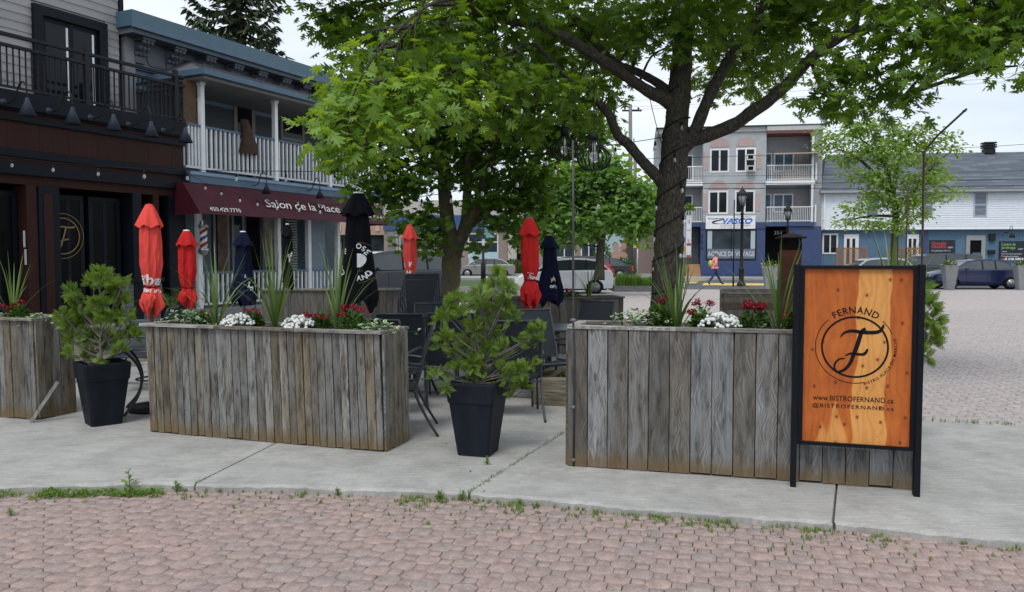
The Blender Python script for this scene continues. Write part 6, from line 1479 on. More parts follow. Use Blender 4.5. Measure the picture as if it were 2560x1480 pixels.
u = Parasol('navy closed parasol hanging loose before the barber shop railing', 607, 11.8, 580, 757, 26, NAVY, 'open', seed=3, flare=1.18, tip=WHT)
u.letters([('L', 622, 712, 14, -10), ('A', 629, 720, 12, -10), ('L', 613, 690, 8, -10)], bold=.03)
u = Parasol('small slim black closed parasol above the back planter', 718, 14, 561, 716, 16.5, BLKC, seed=4, tip=WHT, tie=.66)
u.letters([('G', 724, 640, 9, 55), ('O', 731, 633, 9, 60)], bold=.03); u.shape([[(722, 646), (731, 640), (734, 643), (735, 662), (727, 665), (722, 655)]])
u = Parasol('big black closed parasol with a round white bird emblem', 895, 8.5, 483, 764, 44, BLKC, 'open', seed=9, tip=WHT, flare=1.04, pole_r=.022)
z5 = 1/5.827; X5 = lambda x: 820+x*z5; Y5 = lambda y: 470+y*z5
u.letters([('O', X5(445), Y5(853), 13, -6), ('S', X5(512), Y5(890), 13, -25), ('E', X5(550), Y5(940), 13, -42), ('A', X5(450), Y5(1310), 13, 6), ('N', X5(527), Y5(1292), 13, 22), ('D', X5(578), Y5(1242), 13, 38), ('S', X5(226), Y5(868), 13, -10), ('E', X5(256), Y5(925), 13, -20), ('O', X5(232), Y5(1232), 13, 15), ('T', X5(186), Y5(1270), 13, 10)], bold=.03)
u.shape([[(X5(a), Y5(b)) for a, b in ((420, 955), (470, 955), (520, 975), (545, 1010), (548, 1050), (535, 1090), (518, 1112), (495, 1140), (460, 1152), (420, 1155))], [(X5(a), Y5(b)) for a, b in ((200, 975), (232, 1000), (244, 1040), (225, 1080), (196, 1112), (190, 1050))]])
u.letters([('&', X5(432), Y5(1205), 5, 0), ('C', X5(465), Y5(1205), 5, 0), ('O', X5(492), Y5(1203), 5, 0)], M('dark_gold_print', (.12, .10, .05), .6, .1, 20, 0), name='small_lettering')
def arcpoly(u_, cx, cy, r, a0, a1, w, mat, n=40):
    mb = MB(); vs = []
    for i in range(n+1):
        q = R(a0+(a1-a0)*i/n)
        for rr_ in (r-w/2, r+w/2): vs.append(u_.surf(cx+rr_*math.cos(q), cy-rr_*math.sin(q)))
    mb.add(vs, [(2*i, 2*i+1, 2*i+3, 2*i+2) for i in range(n)]); part('emblem_ring', mb, mat, u_.t)
arcpoly(u, X5(430), Y5(1085), 50, 90, -90, 1.0, GOLD)
u = Parasol('red closed parasol left of the maple trunk with white block print', 1024, 12.3, 564, 737, 21, RED, seed=6, pole=WOODP, tip=RED, tie=.72)
u.letters([('I', 1011, 663, 11, 0), ('F', 1026, 661, 12, 0), ('C', 1018, 684, 9, 0), ('H', 1022, 681, 9, 0), ('E', 1028, 682, 9, 0), ('G', 1012, 688, 9, 0), ('L', 1018, 693, 8, 0), ('A', 1009, 697, 7, 0), ('B', 1026, 698, 9, 0), ('S', 1019, 698, 7, 0), ('I', 1032, 697, 8, 0)], bold=.05)
u = Parasol('deep red closed parasol beside the navy crowned one', 1324, 9.5, 545, 763, 30, RED2, seed=7, tip=GSTEEL, tie=.71)
u.letters([('Red', 1331, 693, 11, -6, .3)], bold=.02); u.shape([[(1319, 680.5), (1334, 683), (1334, 685), (1319, 682)]], name='printed_line')
u = Parasol('navy closed parasol with a gold crown print beside the deep red one', 1373, 11, 588, 756, 25, NAVY, 'open', seed=8, pole=WOODY, tip=WOODY, flare=1.42)
u.letters([('o', 1378, 714, 10, 0), ('r', 1384, 714, 10, 0), ('o', 1391, 715, 10, 0)], bold=.03); 
u.shape([[(1377, 705), (1378, 700), (1376, 694), (1380, 696), (1384, 690), (1388, 696), (1392, 694), (1390, 700), (1391, 705)]], M('pale_gold_print', (.5, .42, .2), .6, .1, 10, 0), 'crown_print')

# ------------------------------------------------------------------ sling chairs
def make_chair(label, loc, rotz):
    t = thing('patio_chair', label, 'chair', loc, rotz, 'dark sling chairs of the terrace'); r = .012
    back = lambda s: smoothpts([(.255*s, -.20, .40), (.255*s, -.24, .52), (.25*s, -.30, .74), (.245*s, -.375, .95)], 4)
    for s in (-1, 1):
        part('leg', MB().tube(smoothpts([(.29*s, .27, 0), (.28*s, .235, .3), (.28*s, .21, .56), (.282*s, .17, .615)], 4), r, 8), CHAIRF, t)
        part('leg', MB().tube(smoothpts([(.27*s, -.40, 0), (.262*s, -.31, .15), (.256*s, -.235, .30), (.255*s, -.20, .40)], 4), r, 8), CHAIRF, t)
        part('armrest', MB().tube(smoothpts([(.282*s, .17, .615), (.284*s, .10, .645), (.284*s, -.05, .645), (.275*s, -.18, .63), (.256*s, -.265, .62)], 4), [.013]*17, 8), CHAIRF, t)
        part('back_post', MB().tube(back(s), r, 8), CHAIRF, t)
    mb = MB(); N_ = 10
    def sheet_(pa, th=.006, bow=.02):
        vs = []
        for i, (y, z) in enumerate(pa):
            for k in range(5): u = k/4*2-1; vs.append((u*.25, y, z-bow*(1-u*u)))
        n = len(pa); fs = [(i*5+k, i*5+k+1, (i+1)*5+k+1, (i+1)*5+k) for i in range(n-1) for k in range(4)]; o = len(vs)
        vs += [(x, y-.004, z-th) for x, y, z in vs]; fs += [tuple(q+o for q in f[::-1]) for f in fs]; return MB().add(vs, fs, True)
    part('seat', sheet_([(.26-.046*i, .435-.004*i if i > 1 else .42+.012*i) for i in range(11)]), SLING, t)
    part('backrest', sheet_([(p[1], p[2]) for p in smoothpts([(.25, -.22, .44), (.25, -.24, .52), (.25, -.30, .74), (.245, -.372, .94)], 4)], .004, .0), SLING, t)
    part('back_rail', MB().tube([(-.245, -.375, .95), (.245, -.375, .95)], .011, 8), CHAIRF, t)
    part('seat_rail', MB().tube([(-.28, .245, .42), (.28, .245, .42)], .011, 8), CHAIRF, t)
    part('cross_bar', MB().tube([(-.262, -.22, .36), (.262, -.22, .36)], .009, 8), CHAIRF, t)
    for s in (-1, 1): part('side_rail', MB().tube([(.272*s, .24, .42), (.256*s, -.21, .41)], .011, 8), CHAIRF, t)
    return t
c0 = make_chair('dark sling chair standing sideways, its rear legs beside the end of the pallet-board planter', (-1.06, 7.03, .05), R(96))
z = .05
chairs = [((-1.19, 8.62, z), R(4), 'sling chair seen from the back, its top rail just right of the long planter end'),
          ((-1.20, 7.86, z), R(-14), 'sling chair half hidden by the right end of the pallet-board planter'),
          ((-.66, 8.70, z), R(3), 'sling chair behind the left side of the middle cedar'),
          ((-.33, 9.9, z), R(160), 'sling chair facing the camera behind the top of the middle cedar'),
          ((.00, 7.75, z), R(6), 'sling chair seen from the back, right behind the middle cedar'),
          ((.36, 8.55, z), R(205), 'sling chair angled between the deep red parasol and the grey planter'),
          ((-.95, 9.75, z), R(185), 'sling chair facing the camera behind the small dark table'),
          ((.95, 10.3, z), R(150), 'sling chair before the dark back planter'),
          ((-4.3, 9.2, z), R(100), 'sling chair by the table behind the left pot')]
for p, r, lab in chairs: dup(c0, p, r, lab)
for k in range(5):
    dup(c0, (-1.30+.022*k, 11.0+.030*k, z+.085*k), R(192), ['lowest', 'second', 'third', 'fourth', 'topmost'][k]+' chair in the stack of sling chairs under the red parasol')
# ------------------------------------------------------------------ tables
def table(label, loc, rotz, size, h=.70, rnd=False, group='dark terrace tables'):
    t = thing('table', label, 'table', loc, rotz, group); s = size/2; mb = MB()
    if rnd: mb.lathe([(s-.01, h-.022), (s, h-.012), (s, h-.004), (s-.006, h)], 32, smooth=False)
    else: mb.box(-s, s, -s, s, h-.008, h); 
    part('table_top', mb, TABM, t)
    if not rnd:
        part('rim', MB().tube([(-s, -s, h-.012), (s, -s, h-.012), (s, s, h-.012), (-s, s, h-.012), (-s, -s, h-.012)], .013, 8), CHAIRF, t)
    for k in range(4):
        a = PI/4+k*PI/2; c, s2 = math.cos(a), math.sin(a); e = s*1.15 if not rnd else s*.8
        part('leg', MB().tube(smoothpts([(c*e, s2*e, h-.02), (c*e*.55, s2*e*.55, h-.16), (c*e*.35, s2*e*.35, h*.52), (c*e*.5, s2*e*.5, h*.25), (c*e*.95, s2*e*.95, .012)], 5), .014, 8), CHAIRF, t)
    part('ring_brace', MB().tube([(s*.32*math.cos(2*PI*k/16), s*.32*math.sin(2*PI*k/16), h*.48) for k in range(17)], .009, 6), CHAIRF, t)
    return t
table('round dark table under the tall faded red parasol behind the left pot', (-3.60, 7.95, .05), .4, .92, .68, True)
table('small square dark table between the stacked chairs and the middle cedar', (-1.02, 9.15, .05), R(-12), .66)
table('square dark table through which the deep red parasol stands', (.26, 9.45, .05), R(-10), .86, .72)
# ------------------------------------------------------------------ timber bed
q0 = G(1328, 1012); tb = thing('timber_bed', 'low raised bed of thick grey timbers left of the cedar board planter', 'raised bed', q0, R(-15))
TIM = plankmat('raised_bed_timber', (.22, .205, .165), (.185, .155, .10), (.09, .075, .05), .4, 0)
for k in range(2):
    zz = k*.142
    for (x0, y0, L_, a, w_) in ((0 if k else .0, 0, 1.5, 0, .14), (.14, .142, .75, PI/2, .14)):
        o = part('timber', MB().box(0, w_, 0, .138, 0, L_), TIM, tb); o.location = (x0, y0, zz); o.rotation_euler = (Matrix.Rotation(a, 3, 'Z') @ Matrix(((0, 0, 1), (1, 0, 0), (0, 1, 0)))).to_euler()
    o = part('timber', MB().box(0, 1.5, 0, .14, 0, .138), TIM, tb); o.location = (0, .90, zz)
part('soil', MB().box(.15, 1.5, .15, .9, 0, .23), SOIL, tb)
pl = thing('seedling', 'small yellow-green seedlings in the timber raised bed', 'plant', tb.matrix_basis @ Vector((.35, .3, .23)), 0)
leafcloud('foliage', pl, (0, 0, 0), (.13, .1, .06), 60, .05, L_WEED, 77)
# ------------------------------------------------------------------ weeds on the edge of the walk
def weed(label, px, py, h, seed, kind=0):
    rr = random.Random(seed); p = G(px, py, 0.0); on_edge = 1195 < py < 1280; p = Vector((p.x, fe_y(p.x)-.025 if on_edge else p.y, 0 if on_edge or py > 1280 else .05)); t = thing('weed', label, 'weed', p, 0, 'weeds along the concrete edge'); mb = MB(); loc = []; dr = []; up = []; sz = []
    n = 1 if kind == 0 else 4
    for k in range(n):
        tip = Vector((rr.uniform(-.2, .2)*h, rr.uniform(-.2, .2)*h, h*rr.uniform(.7, 1))); mb.tube([(0, 0, 0), tuple(tip*.5), tuple(tip)], [.0035, .003, .0015], 5)
        m = 13 if kind == 0 else 6
        for i in range(m):
            f = (i+1)/m; a = i*2.4+k; q = tip*f; r_ = (1-f*.75); loc.append(tuple(q)); dr.append((math.cos(a), math.sin(a), .35+.4*f)); up.append((0, 0, 1)); sz.append(h*.55*r_+.008)
    part('stem', mb, L_WEED, t)
    V_ = [(0, 0, 0), (.05, .15, 0), (.16, .22, .02), (.06, .32, 0), (.22, .45, .03), (.08, .52, 0), (.25, .70, .02), (.09, .75, 0), (0, 1, -.05), (-.09, .75, 0), (-.25, .70, .02), (-.08, .52, 0), (-.22, .45, .03), (-.06, .32, 0), (-.16, .22, .02), (-.05, .15, 0)]
    Pq = [(0, 1, 15), (1, 2, 3), (3, 4, 5), (5, 6, 7), (7, 8, 9), (9, 10, 11), (11, 12, 13), (13, 14, 15), (1, 3, 13, 15), (3, 5, 11, 13), (5, 7, 9, 11)]
    o = inst_mesh('leaves', V_, Pq, frames_from(np.array(dr, float), np.array(up, float)+nrg.normal(size=(len(up), 3))*.2, sz), np.array(loc), nrg.random(len(loc)), L_WEED, t); o['kind'] = 'stuff'; return t
weed('tall thistle-like weed standing alone at the concrete edge', 347, 1216, .155, 1)
weed('short leafy weed right of the tall thistle-like one', 452, 1222, .085, 2, 1)
weed('small weed at the concrete edge right of centre of the left half', 858, 1222, .06, 3, 1)
weed('weed clump with reddish leaves where the joint meets the pavers', 1105, 1232, .075, 4, 1)
weed('spreading weed just right of the joint mouth', 1160, 1228, .075, 5, 1)
weed('little weed cut by the left edge of the photo', 6, 1218, .10, 6, 0)
weed('tiny lone weed growing between the pavers at far left', 28, 1290, .06, 7, 1)
weed('low weed at the edge below the grey planter left end', 1298, 1246, .05, 8, 1)
weed('low weed below the pipe mast', 1340, 1252, .04, 9, 1)
weed('leafy weed beside the joint near the right black pot', 1218, 1178, .06, 10, 1)
lv = thing('weed_patch', 'broad patch of low green weeds on the far left concrete edge', 'weeds', G(170, 1225, 0)); 
for i in range(15):
    x = rng.uniform(-3.45, -2.35); o = leafcloud('foliage', lv, (x-lv.location.x, fe_y(x)-.05-rng.random()*.09-lv.location.y, 0), (.075, .055, .035), 70, .024, L_WEED, 200+i)
# ------------------------------------------------------------------ oak leaves
def oak_template():
    V = []; Pq = []
    mid = [(0, .0), (0, .16), (0, .38), (0, .60), (0, .80), (0, 1.0)]
    tips = [(.30, .26), (.46, .52), (.34, .80)]; sin_ = [(.05, .10), (.075, .30), (.085, .52), (.07, .72), ]
    def z(x, y): return -.22*abs(x)-.10*y*y
    for s in (1, -1):
        o = len(V)
        pts = [(0, 0), sin_[0], (.20, .16), tips[0], (.17, .30), sin_[1], (.26, .40), tips[1], (.27, .58), sin_[2], (.20, .64), tips[2], (.15, .79), sin_[3], (.06, .88), (0, 1), (0, .72), (0, .52), (0, .30), (0, .10)]
        V += [(s*x, y, z(x, y)) for x, y in pts]
        f = [(0, 1, 19), (1, 2, 3, 4, 5, 18, 19), (5, 6, 7, 8, 9, 17, 18), (9, 10, 11, 12, 13, 16, 17), (13, 14, 15, 16)]
        Pq += [tuple(o+i for i in (q if s > 0 else q[::-1])) for q in f]
    return V, Pq
OV, OP = oak_template()
def maple_template():
    pts = [(0, 0), (.10, .12), (.42, .02), (.30, .28), (.55, .42), (.28, .50), (.22, .78), (.10, .66), (0, 1)]
    V = [(x, y, -.15*abs(x)) for x, y in pts]+[(-x, y, -.15*abs(x)) for x, y in pts[1:-1][::-1]]; return V, [tuple(range(len(V)))]
MV, MP = maple_template()
def leaf_orient(nr, out, n, droop=.35, upv=1.0, tilt=.55):
    d = out+nr.normal(size=(n, 3))*.55; d[:, 2] = d[:, 2]*.45-droop*nr.random(n)
    u = nr.normal(size=(n, 3))*tilt; u[:, 2] += upv; return d, u
def crown(t, blobs, seed, size, dens, mat, tmpl, twig_mat, skeleton, leaf_parts=0, cl=8, twr=.006, tilt=.55, spread=.11, minr=.0, top_mat=None, flat=1.0):
    """blobs (point, rx, ry, rz): twigs with whorls of leaves fill them; each blob is tied to the nearest limb"""
    rr = random.Random(seed); nr = np.random.default_rng(seed); b0 = t.location.copy(); tw = MB()
    sk = [Vector(p) for p in skeleton]; C = []; OUT = []
    for (c, rx, ry, rz) in blobs:
        c = Vector(c); near = min(sk, key=lambda p: (p-c).length)
        m = near.lerp(c, .55)+Vector((rr.uniform(-.1, .1), rr.uniform(-.1, .1), .08))
        bl = smoothpts([tuple(near), tuple(m), tuple(c)], 4); L0 = (c-near).length
        r0 = min(.035, .010+.011*L0)*twr/.006; tw.tube([Vector(p)-b0 for p in bl], [r0*(1-.7*i/len(bl)) for i in range(len(bl))], 5, cap=False)
        n = int(dens*((rx*ry*rz)**(1/3))**2*4*PI*1.0/ (cl*size*size*.32) )
        for _ in range(n):
            d = Vector((rr.gauss(0, 1), rr.gauss(0, 1), rr.gauss(0, 1))).normalized(); q = rr.random()**.42
            p = c+Vector((d.x*rx*q, d.y*ry*q, d.z*rz*q)); C.append(p); o = Vector((d.x, d.y, d.z*.4)).normalized(); OUT.append(o)
            if rr.random() < .42:
                s = c.lerp(p, .15); tw.tube([s-b0, s.lerp(p, .5)-b0+Vector((0, 0, .03)), p-b0], [twr*.8, twr*.55, twr*.3], 4, cap=False)
    part('branches', tw, twig_mat, t)['kind'] = 'stuff'
    C = np.array([tuple(p) for p in C]); OUT = np.array([tuple(p) for p in OUT]); C = np.repeat(C, cl, 0); O = np.repeat(OUT, cl, 0); n = len(C)
    dirs, ups = leaf_orient(nr, O*.6, n, tilt=tilt); dn = dirs/np.linalg.norm(dirs, axis=1, keepdims=True)
    loc = C+dn*size*.25+nr.normal(size=(n, 3))*spread*np.array([1, 1, .55])-np.array(tuple(b0)); sz = size*(.6+.65*nr.random(n)); ms = frames_from(dirs, ups, sz); rnd = nr.random(n)
    V, P_ = tmpl
    if leaf_parts:
        world = loc+np.array(tuple(b0)); yy = world[:, 1]; px = 1280+F_PX*world[:, 0]/yy; pz = 640-(world[:, 2]-1.6)*F_PX/yy
        vis = (px > 0) & (px < 2560) & (pz > 0) & (pz < 700); sc_ = np.where(vis, sz/yy, 0); idx = np.argsort(-sc_)[:leaf_parts]; keep = np.ones(n, bool); keep[idx] = False; proto = None
        for i in idx:
            s = float(sz[i]); m3 = Matrix((ms[i]/s).tolist()); e = m3.to_euler()
            if proto is None:
                proto = MB().add(V, P_).build('leaf', mat, t); proto.location = loc[i]; proto.rotation_euler = e; proto.scale = (s, s, s)
            else: share(proto, t, tuple(loc[i]), e, s)
        loc, ms, rnd = loc[keep], ms[keep], rnd[keep]
    o = inst_mesh('crown', V, P_, ms, loc, rnd, mat, t); o['kind'] = 'stuff'; return n
def limb(mb, pts, b0, seg=12, wob_=.0, k=5):
    """pts (px, py, Y, radius in photo pixels)"""
    P3 = []
    for x, y, Y, r in pts: p = at(x, y, Y); P3.append((p.x, p.y, p.z, r*Y/2000))
    S = smoothpts(P3, k); rr = random.Random(len(pts))
    mb.tube([Vector(s[:3])-b0 for s in S], [max(.003, s[3]*(1+rr.uniform(-.06, .06))) for s in S], seg, cap=True); return [Vector(s[:3]) for s in S]
# ---- the big oak
TY = 10.5; tb_ = at(1668, 935, TY); tb_.z = .0
oak = thing('oak_tree', 'large oak with a thick leaning trunk wrapped in light cords and a wide lobed-leaf canopy', 'tree', (tb_.x, tb_.y, 0)); b0 = oak.location.copy()
mb = MB(); sk = []
sk += limb(mb, [(1664, 945, TY, 60), (1664, 900, TY, 48), (1665, 800, TY, 41), (1667, 700, TY, 38), (1672, 620, TY, 36.5), (1676, 507, TY, 36), (1684, 418, TY, 34), (1690, 330, TY, 31), (1698, 230, TY, 28), (1704, 150, TY, 26), (1712, 40, TY+.1, 24), (1722, -120, TY+.2, 20), (1715, -320, TY+.2, 15), (1730, -560, TY+.3, 8), (1740, -760, TY+.3, 4)], b0, 16)
part('trunk', mb, BARK, oak)
def mainlimb(pts):
    global sk
    mb = MB(); s = limb(mb, pts, b0, 12); sk += s; part('limb', mb, BARK, oak); return s
mainlimb([(1690, 372, TY, 26), (1722, 352, TY, 20), (1769, 338, TY-.1, 18), (1836, 311, TY-.2, 16.5), (1879, 280, TY-.3, 16), (1921, 252, TY-.4, 15), (1975, 203, TY-.5, 14.5), (2026, 147, TY-.7, 13.5), (2089, 101, TY-.8, 12), (2139, 76, TY-.9, 10.5), (2232, 59, TY-1.1, 8), (2330, 10, TY-1.3, 5), (2440, -40, TY-1.4, 3)])
mainlimb([(1705, 375, TY, 18), (1732, 340, TY-.05, 17), (1761, 269, TY-.1, 15), (1794, 198, TY-.1, 14.5), (1828, 143, TY-.1, 13.5), (1857, 101, TY, 12), (1895, 42, TY, 10.5), (1930, -60, TY, 8), (1990, -200, TY, 4)])
B3_ = mainlimb([(1685, 262, TY, 20), (1650, 240, TY-.1, 18), (1626, 231, TY-.2, 15), (1576, 198, TY-.3, 13.5), (1540, 172, TY-.4, 14), (1482, 136, TY-.7, 13.5), (1400, 86, TY-1, 12), (1338, 64, TY-1.2, 10.5), (1268, 53, TY-1.4, 9), (1194, 33, TY-1.7, 8), (1173, -10, TY-1.8, 7), (1160, -90, TY-1.9, 4)])
mainlimb([(1685, 238, TY, 13), (1640, 205, TY+.1, 11), (1590, 178, TY+.1, 10), (1545, 160, TY, 9), (1500, 120, TY, 8), (1430, 40, TY, 6), (1380, -60, TY, 4)])
B4_ = mainlimb([(1668, 470, TY, 17), (1641, 440, TY-.05, 15), (1606, 403, TY-.1, 13.5), (1572, 362, TY-.2, 13), (1547, 341, TY-.25, 12), (1532, 309, TY-.3, 11.5), (1522, 285, TY-.35, 11), (1502, 262, TY-.4, 10), (1482, 237, TY-.5, 9.5), (1424, 198, TY-.7, 8), (1391, 165, TY-.9, 6), (1330, 110, TY-1.2, 4), (1250, 140, TY-1.8, 3), (1100, 190, TY-2.6, 2.4)])
mainlimb([(2022, 150, TY-.7, 7), (2060, 165, TY-.9, 5.5), (2130, 180, TY-1, 4.5), (2190, 205, TY-1.1, 3.5), (2260, 240, TY-1.2, 2)])
mainlimb([(2030, 160, TY-.7, 5), (2050, 215, TY-.9, 3.6), (2090, 260, TY-1, 2.6), (2130, 300, TY-1, 1.6)])
mainlimb([(2139, 76, TY-.9, 7), (2145, 40, TY-.9, 6), (2160, -20, TY-.8, 4.5), (2200, -120, TY-.8, 3)])
mainlimb([(1075, -60, TY-2.4, 4), (1052, 30, TY-2.5, 3.5), (1035, 60, TY-2.5, 3.0), (1000, 100, TY-2.6, 2.6), (985, 160, TY-2.7, 2), (965, 200, TY-2.8, 1.4)])
mainlimb([(1040, 50, TY-2.5, 2.6), (1035, 120, TY-2.6, 2.4), (1030, 200, TY-2.7, 1.8), (1020, 260, TY-2.8, 1.2)])
mainlimb([(1173, -10, TY-1.8, 5), (1120, 0, TY-2.2, 4.5), (1060, 20, TY-2.6, 4), (960, 110, TY-3, 3), (900, 200, TY-3.1, 2.5), (860, 300, TY-3.2, 1.6)])
def bl(lst):
    out = []
    for x, y, rx, ry, Y in lst: s = Y/2000; out.append((at(x, y, Y), rx*s, max(.30, (rx+ry)/2*s*.9), ry*s))
    return out
ob1 = bl([(825, 30, 70, 60, 9.6), (885, 45, 90, 70, 9.4), (870, 130, 55, 45, 9.2), (960, 60, 100, 80, 9.2), (900, 200, 80, 60, 8.6), (1010, 170, 100, 80, 8.4), (1120, 60, 110, 85, 8.7), (1120, 180, 100, 75, 8.3), (1230, 110, 100, 80, 9.8), (1235, 205, 100, 60, 8.5), (1340, 130, 100, 75, 10.6), (1345, 225, 85, 60, 9.0), (1440, 210, 85, 55, 11), (1420, 45, 90, 50, 10.4), (1300, 20, 120, 60, 9.0), (1180, 0, 120, 50, 9.0), (1320, 310, 60, 40, 9.6), (1255, 300, 60, 40, 9.4), (1500, 235, 50, 40, 10.4), (1455, 285, 45, 28, 10.2),
    (1520, 60, 90, 60, 11.2), (1610, 60, 80, 60, 10.2), (1700, 50, 90, 75, 9.9), (1680, 115, 60, 35, 9.8), (1560, 110, 50, 30, 11.2), (1790, 60, 90, 70, 9.8), (1850, 120, 55, 40, 11.4), (1880, 180, 40, 28, 11.2), (1900, 50, 90, 60, 11), (1950, 110, 55, 36, 11.2), (2000, 40, 90, 50, 10.8), (2070, 190, 50, 40, 9.3), (2040, 250, 45, 30, 9.2), (2120, 240, 60, 34, 9.1), (2110, 150, 60, 38, 9.2), (2100, 20, 80, 40, 10.6), (2190, 60, 70, 55, 9.1), (2190, 180, 70, 45, 9.0), (2230, 255, 60, 32, 9.0), (2160, 285, 45, 24, 9.0), (2260, 190, 60, 50, 8.9), (2280, 90, 90, 60, 8.9), (2370, 60, 80, 55, 8.8), (2430, 110, 65, 45, 8.7), (2360, 140, 55, 35, 8.8), (2470, 50, 60, 55, 8.7), (2440, 165, 35, 22, 8.6), (2530, 60, 30, 40, 8.8), (2545, 165, 22, 28, 8.6), (2560, 20, 70, 50, 8.8), (2500, 90, 60, 50, 9.2), (2400, 40, 90, 60, 9.4), (2480, 20, 80, 50, 9.6), (2550, 110, 40, 40, 8.8), (2600, 60, 50, 50, 9), (2450, 120, 50, 40, 9.3)])
ob2 = bl([(868, 298, 66, 45, 7.6), (900, 310, 85, 50, 7.5), (960, 250, 90, 55, 7.7), (1040, 290, 80, 45, 7.6), (880, 260, 70, 45, 7.8), (838, 368, 42, 28, 7.4), (888, 398, 46, 26, 7.4), (812, 348, 24, 18, 7.3), (920, 370, 55, 30, 7.4), (1080, 240, 80, 50, 7.9), (1150, 270, 70, 40, 8.2), (940, 150, 80, 60, 8.2), (1000, 220, 60, 40, 7.8), (880, 220, 45, 35, 8.0)])
# the canopy that shades the terrace from above the frame
for x, y, z_, r in ((-1.5, 9.5, 5.6, 1.0), (-.5, 11.5, 6.0, 1.2), (.5, 9.2, 5.6, 1.0), (2.0, 8.8, 5.4, 1.0), (3.3, 9.5, 5.5, 1.1), (4.5, 9.8, 5.2, 1.0), (2.5, 12, 6, 1.4), (4.4, 12, 5.6, 1.2), (1.2, 10.5, 6.8, 1.0), (3.2, 11, 7.0, 1.0), (0, 13, 6.6, 1.2), (-2.4, 8.6, 5.0, .8), (5.4, 9, 4.8, .8), (1.0, 12.5, 4.9, 1.0), (-1.0, 12.6, 4.9, .9), (3.6, 12.6, 4.6, .9)): ob1.append((Vector((x, y, z_)), r, r, r*.7))
n1 = crown(oak, ob1, 1, .168, .92, L_OAK, (OV, OP), BARK, sk, leaf_parts=150, cl=7, twr=.007)
n2 = crown(oak, ob2, 2, .165, .95, L_OAKL, (OV, OP), BARK, sk, leaf_parts=150, cl=8, twr=.006)
# ---- the maple on the terrace
MY = 14.5; q = at(1122, 900, MY)
map_ = thing('maple_tree', 'dark green maple with a mossy forked trunk rising behind the terrace chairs', 'tree', (q.x, q.y, 0)); b0 = map_.location.copy(); sk = []
mb = MB(); sk += limb(mb, [(1122, 880, MY, 30), (1122, 800, MY, 25), (1125, 735, MY, 24), (1128, 680, MY, 24), (1128, 620, MY, 23), (1120, 560, MY, 19), (1113, 500, MY, 17), (1106, 430, MY, 14), (1090, 350, MY, 10), (1060, 260, MY, 6), (1040, 180, MY, 3)], b0, 14); part('trunk', mb, BARK2, map_)
for pts in ([(1135, 640, MY, 19), (1150, 600, MY, 17), (1172, 555, MY, 16), (1196, 505, MY, 14), (1215, 440, MY, 12), (1240, 360, MY, 9), (1270, 280, MY, 6), (1300, 200, MY, 3)], [(1150, 600, MY, 13), (1165, 540, MY+.1, 12), (1168, 480, MY+.1, 11), (1172, 400, MY, 9), (1180, 300, MY, 6), (1190, 200, MY, 3)], [(1180, 560, MY, 10), (1215, 530, MY+.2, 9), (1250, 500, MY+.3, 7), (1310, 430, MY+.4, 5), (1380, 370, MY+.4, 3)], [(1108, 450, MY, 8), (1060, 390, MY-.1, 6), (1010, 350, MY-.2, 4), (960, 320, MY-.2, 2.4)]):
    mb = MB(); sk += limb(mb, pts, b0, 10); part('limb', mb, BARK2, map_)
mbl = bl([(1000, 390, 70, 60, 14.2), (940, 350, 60, 50, 14.2), (1060, 440, 80, 60, 14), (990, 480, 60, 40, 14), (940, 440, 45, 36, 14), (1010, 540, 45, 34, 13.8), (1045, 590, 40, 30, 13.7), (1065, 540, 45, 50, 13.8), (1075, 610, 26, 22, 13.8), (1140, 370, 90, 70, 14.8), (1230, 400, 90, 70, 14.6), (1320, 350, 90, 70, 14.6), (1400, 330, 70, 60, 14.8), (1300, 450, 80, 60, 14.4), (1230, 490, 70, 50, 14.2), (1290, 540, 60, 36, 14.2), (1160, 300, 90, 60, 14.6), (1060, 300, 90, 70, 14.6), (1260, 300, 90, 60, 14.8), (1360, 260, 90, 50, 15), (960, 270, 80, 60, 14.6), (880, 330, 50, 40, 14.5), (1160, 440, 50, 50, 15.2), (1240, 560, 40, 24, 14.2), (890, 470, 40, 16, 14), (930, 490, 40, 22, 14), (1440, 370, 40, 30, 15), (860, 260, 50, 60, 14.6), (1180, 200, 120, 80, 15), (1020, 190, 120, 80, 15), (1340, 180, 110, 60, 15), (1300, 600, 30, 20, 14.2), (1200, 610, 16, 14, 14.2), (1330, 500, 60, 44, 14.6), (1450, 300, 60, 50, 15), (1490, 330, 34, 34, 15), (870, 420, 40, 20, 14.2)])
n3 = crown(map_, mbl, 3, .165, .95, L_MAP, (MV, MP), BARK2, sk, cl=7, spread=.12)
